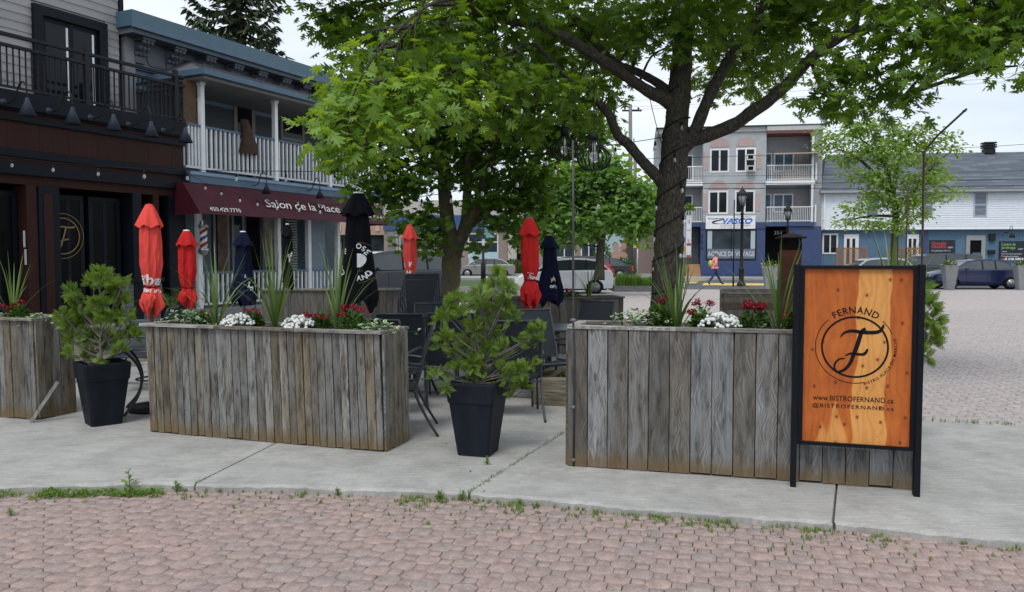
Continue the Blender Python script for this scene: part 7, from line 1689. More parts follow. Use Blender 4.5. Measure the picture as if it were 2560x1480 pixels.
# ---- street trees
def streettree(name, label, base, Y, trunk_, limbs_, blobs_, size, dens, mat, seed, tmpl=(LV, LP), bark=BARK, cl=9, spread=.28, group=None, tilt=.7):
    global sk
    q = at(base[0], base[1], Y); t = thing(name, label, 'tree', (q.x, q.y, 0), 0, group); b0_ = t.location.copy(); mb = MB(); s = limb(mb, trunk_, b0_, 9, k=3); part('trunk', mb, bark, t)
    for lp in limbs_: mb = MB(); s += limb(mb, lp, b0_, 7, k=3); part('limb', mb, bark, t)
    crown(t, bl(blobs_), seed, size, dens, mat, tmpl, bark, s, cl=cl, twr=.007, spread=spread, tilt=tilt); return t
streettree('street_tree', 'bushy light green street tree behind the hanging cage lamps', (1510, 690), 31, [(1498, 700, 31, 14), (1500, 650, 31, 11), (1503, 600, 31, 10), (1515, 540, 31, 8), (1520, 480, 31, 6), (1515, 420, 31, 3)],
    [[(1510, 560, 31, 7), (1480, 520, 31, 5), (1450, 480, 31, 3)], [(1515, 540, 31, 6), (1560, 500, 31, 4), (1590, 470, 31, 2)]],
    [(1400, 530, 66, 46, 31), (1345, 565, 52, 36, 31), (1330, 500, 40, 34, 31), (1360, 440, 46, 36, 31), (1610, 500, 36, 50, 31), (1440, 470, 60, 46, 31), (1500, 440, 65, 48, 31), (1560, 480, 60, 46, 31), (1600, 540, 36, 44, 31), (1530, 540, 60, 40, 30.6), (1460, 560, 55, 30, 30.6), (1380, 480, 45, 40, 31), (1500, 395, 40, 26, 31), (1590, 590, 26, 24, 31), (1420, 585, 40, 18, 31), (1340, 610, 20, 16, 31)], .30, 2.3, L_FAR, 51)
streettree('street_tree', 'slim pale tree whose trunk stands behind the navy crowned parasol', (1368, 700), 36, [(1366, 700, 36, 12), (1367, 620, 36, 9), (1368, 560, 36, 8), (1390, 470, 36, 5), (1420, 380, 36, 3)], [],
    [(1350, 520, 50, 40, 36), (1420, 420, 60, 50, 36), (1470, 350, 55, 46, 36), (1500, 330, 36, 26, 36), (1545, 330, 22, 20, 36), (1320, 560, 40, 26, 36), (1290, 590, 26, 16, 36)], .26, .6, L_FAR, 52)
streettree('honey_locust', 'airy yellow-green locust tree in front of the white and blue building', (2238, 690), 34, [(2236, 700, 34, 10), (2236, 620, 34, 9), (2238, 560, 34, 8.5), (2240, 530, 34, 8), (2225, 470, 34, 7), (2215, 420, 34, 5), (2190, 360, 34, 3), (2170, 310, 34, 1.6)],
    [[(2238, 560, 34, 7), (2262, 540, 34, 5), (2280, 490, 34, 3.5), (2310, 440, 34, 2)], [(2225, 480, 34, 6), (2190, 440, 34, 4.5), (2150, 400, 34, 3), (2090, 370, 34, 1.5)], [(2232, 500, 34, 6), (2240, 430, 34, 5), (2260, 360, 34, 3), (2290, 310, 34, 1.5)], [(2215, 420, 34, 5), (2180, 370, 34, 3), (2140, 340, 34, 1.5)], [(2230, 540, 34, 4), (2180, 540, 34, 3), (2120, 550, 34, 1.5)]],
    [(2150, 320, 36, 22, 34), (2210, 325, 46, 24, 34), (2100, 345, 34, 20, 34), (2270, 350, 50, 26, 34), (2330, 360, 36, 18, 34), (2375, 345, 20, 12, 34), (2070, 365, 24, 16, 34), (2180, 370, 50, 26, 33.5), (2240, 395, 55, 30, 33.5), (2310, 400, 46, 24, 34), (2120, 395, 46, 22, 34), (2150, 440, 44, 20, 33.5), (2220, 450, 50, 24, 33.5), (2290, 450, 50, 24, 33.5), (2350, 430, 30, 16, 34), (2190, 490, 40, 20, 33.5), (2260, 500, 50, 24, 33.5), (2330, 490, 40, 14, 33.5), (2385, 480, 20, 10, 34), (2140, 520, 36, 14, 33.5), (2110, 555, 30, 10, 33.5), (2170, 560, 30, 14, 33.5), (2240, 560, 46, 16, 33.5), (2290, 540, 40, 16, 33.5), (2220, 515, 36, 16, 34), (2050, 340, 16, 10, 34), (2230, 360, 30, 20, 34.5), (2390, 370, 16, 10, 34), (2300, 322, 30, 14, 34)], .17, 1.0, L_LOC, 53, spread=.20, cl=10)
for (lab, px, Y, rx, zt, sd) in (('hazy green tree far beyond the barber shop roof end', 975, 95, 70, 470, 61), ('rounded green tree far behind the strip mall', 1600, 110, 80, 470, 62), ('leafy tree far behind the beige shops', 880, 100, 60, 480, 63)):
    streettree('distant_tree', lab, (px, 680), Y, [(px, 680, Y, 5), (px, 560, Y, 3)], [], [(px, zt+30, rx*.6, 26, Y), (px-rx*.5, zt+60, rx*.5, 26, Y), (px+rx*.5, zt+60, rx*.5, 26, Y), (px, zt+80, rx*.8, 30, Y)], .55, .7, L_MAP, sd, spread=.5, cl=5, group='trees far beyond the shops')
# ---- spruce beyond the roofs
sp = thing('spruce_tree', 'tall ragged spruce rising behind the blue cornice', 'tree', (at(603, 640, 48).x, 48, 0)); mb = MB(); x0 = sp.location.x
topz = at(603, -260, 48).z; mb.tube([(0, 0, 0), (.1, 0, topz*.6), (0, 0, topz)], [.35, .2, .03], 8); loc = []; dr = []; up = []; sz = []; rr = random.Random(8); br = MB()
for k in range(150):
    f = .22+.78*k/150; zz = topz*f; a = k*2.399+rr.uniform(-.3, .3); Ln = (1-f)**.72*6.0*rr.uniform(.62, 1.12)+.25
    pts = []
    for i in range(8):
        u = i/7; pts.append(Vector((math.cos(a)*Ln*u, math.sin(a)*Ln*u, zz-.24*Ln*math.sin(u*2.6)+.14*Ln*u*u)))
    br.tube(pts, [.045*(1-.8*i/7) for i in range(8)], 4, cap=False)
    for i in range(1, 8):
        for j in range(int(5+Ln*3.4)):
            p = pts[i].lerp(pts[i-1], rr.random()); side = rr.choice((-1, 1)); d = Vector((math.cos(a)*.7-side*math.sin(a)*.8, math.sin(a)*.7+side*math.cos(a)*.8, -.55+rr.gauss(0, .35)))
            loc.append(tuple(p)); dr.append(tuple(d)); up.append((rr.gauss(0, .5), rr.gauss(0, .5), 1)); sz.append(rr.uniform(.34, .75)*(.6+.4*min(1, Ln/3)))
part('trunk', mb, BARK, sp); part('branches', br, BARK, sp)['kind'] = 'stuff'
SV = [(-.06, 0, 0), (-.16, .3, -.02), (-.12, .7, -.04), (0, 1, -.05), (.12, .7, -.04), (.16, .3, -.02), (.06, 0, 0)]
o = inst_mesh('needles', SV, [tuple(range(7))], frames_from(np.array(dr), np.array(up), sz), np.array(loc), nrg.random(len(loc)), L_SPR, sp); o['kind'] = 'stuff'
print('LEAVES', n1, n2, n3)
# ------------------------------------------------------------------ cars
TYRE = M('tyre_rubber', (.012, .012, .013), .85, .2, 9, .2); RIM = M('alloy_rim', (.30, .31, .33), .35, .1, 9, 0, metal=.7)
CARG = M('car_glass_tint', (.035, .045, .05), .06, .3, 1.5, 0, spec=.9); LGT = M('clear_lamp', (.55, .56, .58), .15, .1, 9, 0); TAIL = M('red_tail_lamp', (.45, .02, .015), .2, .1, 9, 0)
def paint(nm, c, metal=.3): return M('car_paint_'+nm, c, .28, .04, 2, 0, metal=metal, coat=.8, rnd=0)
def car(label, loc, rotz, L_, Wd, prof, cab, wheels, mat, R_=.31, tail='hatch', group='parked cars', rim=RIM):
    """local x runs nose to tail; prof = lower body outline without arches, cab = glasshouse outline with its shoulders"""
    t = thing('parked_car', label, 'car', loc, rotz, group); hw = Wd/2
    top = prof; bot = []
    for wx in sorted(wheels, reverse=True):
        ra = R_+.06; bot.append((wx+ra, .24))
        for k in range(1, 8): a = PI*k/8; bot.append((wx+ra*math.cos(a), R_-.04+ra*math.sin(a)*1.02))
        bot.append((wx-ra, .24))
    poly = top+[(L_-.12, .26)]+bot+[(.12, .26)]
    n = len(poly); mb = MB(); cx = L_/2
    def ring(y, sc_, zs=1.0): return [(cx+(x-cx)*sc_, y, z if z < .5 else .5+(z-.5)*zs) for x, z in poly]
    vs = ring(-hw+.07, .985, .97)+ring(-hw, 1.0, .93)
    mb = MB(); R1 = ring(-hw+.16, .985, 1.0); R2 = ring(-hw+.03, .995, .94); R3 = [(x, -hw if .35 < z else -hw+.03, z) for x, y, z in ring(-hw, .99, .86)]
    allr = [R3, R2, R1, [(x, -y, z) for x, y, z in R1], [(x, -y, z) for x, y, z in R2], [(x, -y, z) for x, y, z in R3]]
    vs = [p for r in allr for p in r]; fs = [tuple(range(n))[::-1]]+[(k*n+i, k*n+(i+1) % n, (k+1)*n+(i+1) % n, (k+1)*n+i) for k in range(5) for i in range(n)]+[tuple(range(5*n, 6*n))]
    mb.add(vs, fs); body = part('body', mb, mat, t)
    # glasshouse: an arched roof skin over the panes
    (a0, a1, zb_), (r0, r1, zr_) = cab; tin = .20
    O = smoothpts([(a0, zb_), ((a0+r0)/2, (zb_+zr_)/2+.02), (r0, zr_-.02), ((r0+r1)/2, zr_+.05), (r1, zr_-.03), ((a1+r1)/2, (zb_+zr_)/2+.03), (a1, zb_)], 5); xm = (r0+r1)/2; I = [(xm+(x-xm)*.945, zb_+(z-zb_)*.86) for x, z in O]
    wz = lambda z: hw-.06-(tin-.06)*(z-zb_)/(zr_-zb_); gm = MB(); rm_ = MB(); no = len(O)
    for i in range(no-1):
        (xa_, za_), (xb_, zb3) = O[i], O[i+1]; tgt = rm_ if (za_+zb3)/2 > zr_-.075 else gm
        tgt.add([(xa_, -wz(za_), za_), (xb_, -wz(zb3), zb3), (xb_, wz(zb3), zb3), (xa_, wz(za_), za_)], [(0, 1, 2, 3)], True)
        for y in (-1, 1): (xc_, zc_), (xd_, zd_) = I[i], I[i+1]; rm_.add([(xa_, y*wz(za_), za_), (xb_, y*wz(zb3), zb3), (xd_, y*(wz(zd_)+.004), zd_), (xc_, y*(wz(zc_)+.004), zc_)], [(0, 1, 2, 3)])
    for y in (-1, 1): gm.add([(x, y*(wz(z)-.006), z) for x, z in I], [tuple(range(no))])
    part('windows', gm, CARG, t); part('roof', rm_, mat, t)
    for y in (-1, 1):
        for fx in (.36, .74):
            xr_ = r0+(r1-r0)*fx; zt_q = zr_-.02; zt_b = zb_
            part('pillar', MB().hexa([(xr_-.04, y*(wz(zt_b)-.012), zt_b), (xr_+.04, y*(wz(zt_b)-.012), zt_b), (xr_+.04, y*(wz(zt_b)+.006), zt_b), (xr_-.04, y*(wz(zt_b)+.006), zt_b)], [(xr_-.03, y*(wz(zt_q)-.012), zt_q), (xr_+.03, y*(wz(zt_q)-.012), zt_q), (xr_+.03, y*(wz(zt_q)+.006), zt_q), (xr_-.03, y*(wz(zt_q)+.006), zt_q)]), BLK, t)
        for s in (wheels[0], wheels[1]):
            wh = part('wheel', MB().lathe([(R_*.62, -.10), (R_*.96, -.10), (R_, -.06), (R_, .06), (R_*.96, .10), (R_*.62, .10)], 24), TYRE, t); wh.location = (s, y*(hw-.11), R_); wh.rotation_euler = (PI/2, 0, 0)
            m2 = MB().lathe([(R_*.2, -.02), (R_*.55, -.02), (R_*.62, -.06), (R_*.66, -.06), (R_*.66, .06)], 20); 
            for k in range(7): a = 2*PI*k/7; m2.box(.05, R_*.62, -.022, .022, .02, .06, m=Matrix.Rotation(a, 4, 'Z'))
            m2.lathe([(R_*.16, .0), (R_*.15, .075)], 10); o = part('rim', m2, rim, wh); o.location = (0, 0, -.055*y); o.rotation_euler = (PI if y > 0 else 0, 0, 0)
        xd = (r0+r1)/2
        for dx in (xd-1.0, xd-.02, xd+.90): part('door_gap', MB().box(dx-.006, dx+.006, y*(hw+.002)-.004, y*(hw+.002)+.004, .36, zb_-.10), BLK, t)
        for dx in (xd-.28, xd+.66): part('door_handle', MB().box(dx-.09, dx+.09, y*(hw+.018)-.012, y*(hw+.018)+.012, zb_-.17, zb_-.14), mat if mat is not None else BLK, t)
        part('mirror', MB().ball((a0+.55, y*(hw+.08), zb_+.05), .085, 8, 5, sz=.7), mat, t)
        part('headlight', MB().hexa([(.02, y*(hw-.46), .56), (.34, y*(hw+.004), .60), (.30, y*(hw-.12), .60), (.05, y*(hw-.44), .60)], [(.06, y*(hw-.46), .70), (.42, y*(hw+.004), .74), (.4, y*(hw-.12), .74), (.1, y*(hw-.44), .70)]), LGT, t)
        zt2 = zb_+.12 if tail == 'hatch' else zb_-.08
        part('tail_light', MB().hexa([(L_-.34, y*(hw+.003), zt2-.30), (L_+.004, y*(hw-.18), zt2-.34), (L_-.05, y*(hw-.2), zt2-.34), (L_-.3, y*(hw-.06), zt2-.3)], [(L_-.42, y*(hw-.05), zt2), (L_-.06, y*(hw-.22), zt2-.02), (L_-.12, y*(hw-.24), zt2-.02), (L_-.40, y*(hw-.10), zt2)]), TAIL, t)
    part('underbody', MB().box(.35, L_-.35, -hw+.12, hw-.12, .17, .30), BLK, t); return t
def place(px, py, z=0.0): p = G(px, py, z); return Vector((p.x, p.y, z))
SED = [(.02, .45), (.0, .62), (.12, .74), (.9, .92), (1.25, .97), (3.75, 1.0), (4.3, .98), (4.44, .90), (4.46, .6)]
car('dark blue sedan parked broadside behind the tall grey planters', at(2313, 640, 39.2)*1.0-Vector((0, 0, 1.60)), R(-5), 4.46, 1.7, SED, ((1.02, 4.0, .96), (1.78, 3.35, 1.40)), (.92, 3.62), paint('navy', (.009, .016, .068)), .30, 'sedan')
VAN = [(.02, .5), (.0, .75), (.2, .90), (1.0, 1.06), (1.3, 1.08), (4.6, 1.12), (4.88, 1.1), (4.92, .6)]
car('dark grey minivan parked behind the blue sedan', at(2225, 640, 46)-Vector((0, 0, 1.60)), R(-5), 4.95, 1.9, VAN, ((.75, 4.86, 1.08), (1.75, 4.55, 1.70)), (.95, 3.95), paint('graphite', (.045, .05, .062)), .33, 'hatch')
car('low pale car with a dark roof half hidden behind the orange sign', at(2080, 640, 44)-Vector((0, 0, 1.60)), R(-5), 4.3, 1.75, SED[:-2]+[(4.28, .9), (4.3, .6)], ((1.0, 4.1, .96), (1.7, 3.6, 1.46)), (.9, 3.5), paint('silver_white', (.45, .46, .47)), .31)
HAT = [(.02, .45), (.0, .62), (.15, .76), (.85, .95), (1.15, 1.0), (3.7, 1.05), (4.02, 1.03), (4.10, .85), (4.12, .5)]
car('white hatchback with large red tail lights behind the dark back planter', at(1285, 640, 34)-Vector((0, 0, 1.60)), R(2), 4.2, 1.76, HAT, ((.85, 4.0, 1.0), (1.65, 3.45, 1.47)), (.82, 3.35), paint('white', (.86, .88, .90), 0), .31)
car('silver grey sedan parked across the lawn behind the maple trunk', at(1140, 640, 60)-Vector((0, 0, 1.60)), R(-2), 4.5, 1.8, SED, ((.9, 4.1, .96), (1.7, 3.35, 1.42)), (.92, 3.62), paint('silver', (.27, .265, .26)), .32, 'sedan')
car('black sedan with red tail lights parked in front of the poster window', at(1417, 640, 56)-Vector((0, 0, 1.60)), R(-3), 4.6, 1.8, SED, ((.9, 4.1, .98), (1.7, 3.35, 1.46)), (.92, 3.62), paint('black', (.02, .022, .026)), .33, 'sedan')
car('dark hatchback with its tailgate raised behind the navy crowned parasol', at(1345, 640, 48)-Vector((0, 0, 1.60)), R(3), 4.3, 1.8, HAT, ((.85, 4.0, 1.02), (1.6, 3.5, 1.56)), (.85, 3.4), paint('dark_grey', (.035, .036, .04)), .33)
SUV = [(.02, .55), (.0, .8), (.2, .98), (1.2, 1.12), (4.5, 1.16), (4.7, 1.1), (4.72, .6)]
car('dark blue sport utility car parked right behind the big black umbrella', at(806, 640, 27)-Vector((0, 0, 1.60)), R(38), 4.7, 1.9, SUV, ((1.0, 4.65, 1.12), (1.7, 4.3, 1.74)), (.95, 3.7), paint('dark_blue', (.018, .025, .04)), .36)
car('white pickup seen between the big black umbrella and the hoarding', at(940, 640, 57)-Vector((0, 0, 1.60)), R(4), 5.2, 1.95, VAN[:-3]+[(4.7, 1.1), (5.1, 1.08), (5.15, .6)], ((1.3, 3.9, 1.1), (1.9, 3.6, 1.8)), (1.0, 4.1), paint('white', (.74, .76, .78)), .38)
car('black pickup parked nose-left behind the timber hoarding', at(944, 640, 50)-Vector((0, 0, 1.60)), R(6), 4.8, 1.9, SUV, ((1.0, 4.65, 1.12), (1.7, 4.3, 1.72)), (.95, 3.7), paint('black', (.02, .022, .026)), .38)
# ------------------------------------------------------------------ lamp posts
def lamppost(label, px, py, Y, ytop, group='old style lamp posts', k=1.0):
    g_ = at(px, 640, Y); t = thing('lamp_post', label, 'lamp post', (g_.x, Y, .05), 0, group); H = at(px, ytop, Y).z-.05; DK = M('dark_bronze_paint', (.030, .024, .024), .5, .2, 8, .1)
    part('post', MB().lathe([(.23, 0), (.23, .10), (.17, .16), (.13, .25), (.125, .8), (.16, .86), (.125, .92), (.095, 1.0), (.07, H-1.45), (.11, H-1.42), (.06, H-1.36), (.05, H-1.10), (.12, H-1.05)], 16), DK, t)
    zl = H-1.05; part('lantern_frame', MB().lathe([(.10, zl), (.16, zl+.03), (.11, zl+.05)], 6), DK, t); part('lantern_roof', MB().lathe([(.29, zl+.58), (.30, zl+.62), (.17, zl+.80), (.12, zl+.82), (.10, zl+.90), (.03, zl+.93), (.02, zl+1.03)], 6), DK, t)
    for i in range(6): a = 2*PI*i/6; part('lantern_bar', MB().tube([(.125*math.cos(a), .125*math.sin(a), zl+.04), (.255*math.cos(a), .255*math.sin(a), zl+.60)], .014, 4), DK, t)
    part('lantern_glass', MB().lathe([(.10, zl+.05), (.235, zl+.58)], 6), M('lantern_pane', (.25, .27, .30), .2, .2, 5, 0), t)
    part('cross_arm', MB().tube([(-.55, 0, H-1.72), (.55, 0, H-1.72)], .014, 6), DK, t); return t
lamppost('old style lantern lamp post in front of the white agency sign', 1854, 720, 41.5, 465)
lamppost('smaller old style lamp post rising above the rusty brazier', 1968, 720, 50, 508)
q = at(1208, 640, 44); lp_ = thing('banner_post', 'dark post carrying a narrow teal banner behind the maple', 'post', (q.x, 44, .05)); part('post', MB().lathe([(.14, 0), (.13, 1.1), (.07, 1.2), (.055, 4.6)], 12), BLK, lp_)
vs = []; TB = M('teal_banner', (.16, .36, .34), .7, .1, 6, .1)
for i in range(9):
    z_ = at(0, 548+47*i/8, 44).z-.05; off_ = .06+.30*(i/8)**2; vs += [(.06+off_*.25, .02*math.sin(i), z_), (.28+off_, .05*math.sin(i*1.3), z_-.02)]
part('banner', MB().add(vs, [(2*i, 2*i+1, 2*i+3, 2*i+2) for i in range(8)]), TB, lp_); part('notice', MB().box(-.06, .08, -.08, -.07, at(0, 617, 44).z, at(0, 600, 44).z), WHTD, lp_)
q = at(1834, 640, 41); sp_ = thing('slim_pole', 'slim black pole standing just left of the lantern lamp post', 'pole', (q.x, 41, .05)); part('pole_body', MB().tube([(0, 0, 0), (0, 0, at(0, 502, 41).z)], .033, 8), BLK, sp_); part('sleeve', MB().tube([(0, 0, 0), (0, 0, .75)], .045, 8), BLK, sp_)
q = at(1577, 640, 62); up_ = thing('utility_pole', 'weathered wooden utility pole rising behind the street tree', 'utility pole', (q.x, 62, 0)); ph = at(0, 262, 62).z; part('pole_body', MB().tube([(0, 0, 0), (-.12, 0, ph)], [.20, .14], 10), M('utility_pole_wood', (.19, .18, .17), .9, .3, 9, .3, stretch=(1, 1, .1)), up_); part('crossarm', MB().box(-.75, .75, -.06, .06, ph-.5, ph-.38), BLK, up_); part('insulator', MB().ball((.5, 0, ph-.28), .09), BLK, up_)
q = at(1586, 640, 60); cp = thing('conduit_pole', 'wooden pole with a white pipe and yellow tag before the poster window', 'utility pole', (q.x, 60, .1)); part('pole_body', MB().tube([(0, 0, 0), (0, 0, 9)], .13, 8), M('utility_pole_wood', (.2, .2, .2)), cp); part('pipe', MB().tube([(.22, -.1, 0), (.22, -.1, 3.4)], .05, 6), WHT, cp); part('tag', MB().box(-.1, .1, -.16, -.14, 2.1, 2.35), M('yellow_tag', (.6, .45, .03), .5, .1, 5, 0), cp)
# overhead wires
def wire(label, pts, r=.018, grp='overhead wires'):
    P3 = [at(*p) for p in pts]; S = smoothpts([tuple(p) for p in P3], 8); c = P3[0]; t = thing('overhead_wire', label, 'cable', c, 0, grp); part('cable', MB().tube([Vector(s)-c for s in S], r, 4, cap=False), BLK, t); return t
wire('uppermost thick black wire crossing in front of the grey stucco building', [(1560, 398, 50), (1750, 393, 50), (2050, 383, 50), (2300, 372, 49), (2480, 366, 48.5), (2700, 350, 48)])
wire('thin black wire passing below the top windows of the grey stucco building', [(1560, 440, 50), (1800, 440, 50), (2300, 434, 49), (2700, 420, 48)], .014)
wire('thick black wire along the middle of the grey stucco building', [(1560, 456, 50), (1800, 459, 50), (2100, 457, 49.5), (2350, 452, 49), (2700, 444, 48)], .024)
wire('lowest thick black wire level with the slate roof eave', [(1560, 470, 50), (1800, 471, 50), (2100, 471, 49.5), (2400, 466, 49), (2560, 464, 48.6), (2700, 460, 48)], .024)
for i, (a, b) in enumerate(((205, 190), (221, 200), (228, 210))): wire(['highest', 'middle', 'lowest'][i]+' of three thin wires crossing the open sky under the oak leaves', [(1560, a+47, 75), (1900, a+30, 75), (2300, b+10, 75), (2700, b-18, 75)], .014)
# ------------------------------------------------------------------ pole mounted stop sign panel, kiosk and brazier
q = at(1721, 640, 43); bs = thing('stop_panel', 'tall white bus stop panel with red boxes right of the oak trunk', 'sign', (q.x, 43, .05)); k43 = 43/2000; za, zb2 = at(0, 645, 43).z, at(0, 540, 43).z
part('panel', MB().box(-.13, .14, -.03, .03, za, zb2), WHT, bs)
for s_, py, w2, h2, mt in (('14', 555, .10, .28, BPRINT), ('arrêt', 575, .18, .10, BPRINT), ('exo', 600, .14, .12, SR), ('72', 606, .10, .10, BPRINT)):
    mb = MB(); fit_text(mb, s_, w2, h2, lambda x, y: (x, -.035, at(0, py, 43).z-.05+y)); part('panel_lettering', mb, mt, bs)['kind'] = 'stuff'
for py in (611, 641): z_ = at(0, py, 43).z-.05; part('red_box', MB().box(-.11, .12, -.036, -.031, z_-.07, z_+.07), SR, bs)
part('post', MB().tube([(0, .06, -.0), (0, .06, zb2)], .03, 6), GSTEEL, bs)
q = at(1701, 640, 43.4); kq = thing('street_map_board', 'colourful framed town map board beside the white bus stop panel', 'sign', (q.x, 43.4, .05)); z0_, z1_ = at(0, 646, 43.4).z, at(0, 560, 43.4).z; bx('panel', M('map_print', (.30, .40, .62), .4, .4, 4, 0, col2=(.62, .62, .60)), kq, -.28, .28, -.03, .03, z0_, z1_); bx('yellow_block', M('map_yellow', (.62, .42, .03), .4, .1, 4, 0), kq, -.0, .27, -.04, -.032, z0_+.25, z0_+.55); bx('post', GSTEEL, kq, -.05, .05, .03, .08, 0, z0_+.2)
hbk = thing('hanging_basket', 'green hanging plant beside the stop panel', 'plant', at(1724, 522, 43)); leafcloud('foliage', hbk, (0, 0, -.1), (.3, .3, .35), 260, .12, L_WEED, 88)
q = at(1976, 640, 15.2); bz = thing('brazier', 'rusty steel brazier column with mesh top and pyramid cap behind the spiky plants', 'brazier', (q.x, 15.2, .05), R(-15)); kk = 15.2/2000; RS = M('rusted_steel', (.055, .022, .016), .85, .5, 3, .4, 30, col2=(.11, .05, .032)); DKB = M('dark_rust_mesh', (.025, .018, .016), .8, .4, 8, .3)
za, zb2 = at(0, 625, 15.2).z-.05, at(0, 596, 15.2).z-.05; hwb = .185
part('column', MB().box(-hwb, hwb, -hwb, hwb, 0, za), RS, bz); mm = MB()
part('mesh_core', MB().box(-hwb+.05, hwb-.05, -hwb+.05, hwb-.05, za, zb2), DARKI, bz)
for i in range(9):
    for s_ in (1, -1):
        for f_ in range(4):
            M4 = Matrix.Rotation(f_*PI/2, 4, 'Z'); x0_ = -hwb+i*2*hwb/8; x1_ = x0_+s_*.20; x0c, x1c = max(-hwb, min(hwb, x0_)), max(-hwb, min(hwb, x1_)); mm.tube([M4 @ Vector((x0c, -hwb, za)), M4 @ Vector((x1c, -hwb, za+(zb2-za)*abs(x1c-x0c)/.20)) if abs(x1c-x0c) > .01 else M4 @ Vector((x0c, -hwb, za+.01))], .006, 4, cap=False)
part('mesh_screen', mm, DKB, bz)['kind'] = 'stuff'; pk = at(0, 582, 15.2).z-.05
part('cap', MB().hexa([(-.27, -.27, zb2), (.27, -.27, zb2), (.27, .27, zb2), (-.27, .27, zb2)], [(-.27, -.27, zb2+.02), (.27, -.27, zb2+.02), (.27, .27, zb2+.02), (-.27, .27, zb2+.02)]).hexa([(-.27, -.27, zb2+.02), (.27, -.27, zb2+.02), (.27, .27, zb2+.02), (-.27, .27, zb2+.02)], [(-.03, -.03, pk), (.03, -.03, pk), (.03, .03, pk), (-.03, .03, pk)]), DKB, bz)
# tall tapered grey planters on the plaza
GP = concmat('grey_composite', (.21, .225, .235), (.29, .30, .31))
for lab, px, Y in (('tall tapered grey planter with yellow flowers in front of the blue sedan', 2375, 37.3), ('tall tapered grey planter cut by the right edge of the photo', 2556, 37.0), ('tall tapered grey planter standing near the lantern lamp post', 1925, 35.5)):
    q = at(px, 640, Y); t = pot('tall_planter', lab, (q.x, Y, .05), R(-8), .62, .36, 1.12, mat=GP, group='tall tapered grey planters', lipped=False)
    u = thing('flowering_plant', 'small yellow flowers growing in the '+('first' if px == 2375 else 'edge-cut' if px > 2500 else 'lamp post side')+' tall tapered grey planter', 'flowers', (q.x, Y, 1.12), 0, 'yellow flowers in tall planters'); leafcloud('foliage', u, (0, 0, 0), (.34, .3, .26), 130, .10, L_GRN, px)
    leafcloud('blossoms', u, (0, 0, .03), (.36, .3, .22), 26, .09, CYEL, px+1)
# curbed flower bed and rounded shrubs
fb = MB(); kq = [G(1555, 722, .12), G(1560, 718, .12)]; q0, q1 = at(1535, 640, 35.2), at(1700, 640, 34.5); kb = thing('curb', 'dark low kerb around the tufted flower bed left of the oak trunk', 'kerb', (q0.x, 35.2, .0)); part('kerb_stone', MB().box(0, q1.x-q0.x, -.15, 0, 0, .28), M('dark_kerb', (.13, .13, .135), .9, .2, 4, .2), kb); part('soil', MB().box(.05, q1.x-q0.x, 0, 2.6, 0, .22), SOIL, kb)
for i, (px, Y, r_, h_) in enumerate(((1552, 36, .42, .62), (1572, 36.2, .45, .55), (1592, 35.8, .40, .58), (1612, 35.6, .38, .45), (1632, 36, .42, .5))):
    q = at(px, 640, Y); t = thing('grass_tuft', ['leftmost', 'second', 'middle', 'fourth', 'rightmost'][i]+' mound of fine grass in the kerbed bed', 'plant', (q.x, Y, .2), 0, 'mounds of fine grass'); grass_patch('blades', [(0, 0, 0, r_*.55)], h_, 420, L_GRASS, t, wid=.014, lean=.75)
for lab, px, py, Y, r_, h_ in (('clipped round green bush in front of the poster window', 1556, 660, 59.5, 1.0, 1.2), ('dark rounded bush beside the entry of the strip mall', 1284, 655, 62, .9, 1.1), ('conical dark evergreen between the mall windows', 1506, 640, 61, .8, 2.6)):
    q = at(px, 640, Y); t = thing('round_bush', lab, 'bush', (q.x, Y, .15), 0, 'bushes along the strip mall'); leafcloud('foliage', t, (0, 0, .1), (r_, r_, h_), 1300, .16, L_GRN, px, upb=.2); 
# ------------------------------------------------------------------ hanging lamps
def cage(label, px, Y, ytop, yneck, ymax, ybot, halfpx, ycord):
    c = at(px, ytop, Y); t = thing('cage_lamp', label, 'hanging lamp', (c.x, Y, c.z), 0, 'open wire cage pendant lamps'); k = Y/2000; zz = lambda py: at(0, py, Y).z-c.z; W2 = halfpx*k; CG = M('black_cage_wire', (.010, .014, .012), .5, .2, 9, .05)
    part('neck', MB().lathe([(.045, zz(yneck)), (.05, 0), (.03, .012), (.008, .02)], 16), CG, t)
    n = 22
    for i in range(n):
        a = 2*PI*i/n; pts = [(r_*math.cos(a), r_*math.sin(a), z_) for r_, z_ in smoothpts([(.045, zz(yneck)), (W2*.52, zz(yneck+(ymax-yneck)*.35)), (W2*.90, zz(yneck+(ymax-yneck)*.72)), (W2, zz(ymax)), (W2*.86, zz(ymax+(ybot-ymax)*.6)), (W2*.50, zz(ybot))], 4)]; part('rib', MB().tube(pts, .0052, 5, cap=False), CG, t)
    part('hoop', MB().tube([(W2*.5*math.cos(2*PI*i/24), W2*.5*math.sin(2*PI*i/24), zz(ybot)) for i in range(25)], .005, 5, cap=False), CG, t)
    part('cord', MB().tube([(0, 0, .01), (0, 0, zz(ycord))], .005, 5, cap=False), CG, t); part('socket', MB().lathe([(.018, zz(yneck)-.10), (.02, zz(yneck))], 10), WHT, t)
    part('bulb', MB().ball((0, 0, zz(yneck)-.165), .045, 14, 8, sz=1.4), BULB, t); part('filament', MB().tube([(-.01, 0, zz(yneck)-.20), (-.006, 0, zz(yneck)-.12), (.006, 0, zz(yneck)-.20), (.01, 0, zz(yneck)-.12)], .002, 4), M('copper_filament', (.5, .22, .08), .3, .1, 9, 0, metal=.6), t); return t
cage('left and farther open cage pendant lamp hanging under the oak limb', 1411, 9.6, 320, 341, 370, 400, 35, 175)
cage('right and larger open cage pendant lamp hanging under the oak limb', 1485, 8.3, 335, 352, 395, 425, 42, 140)
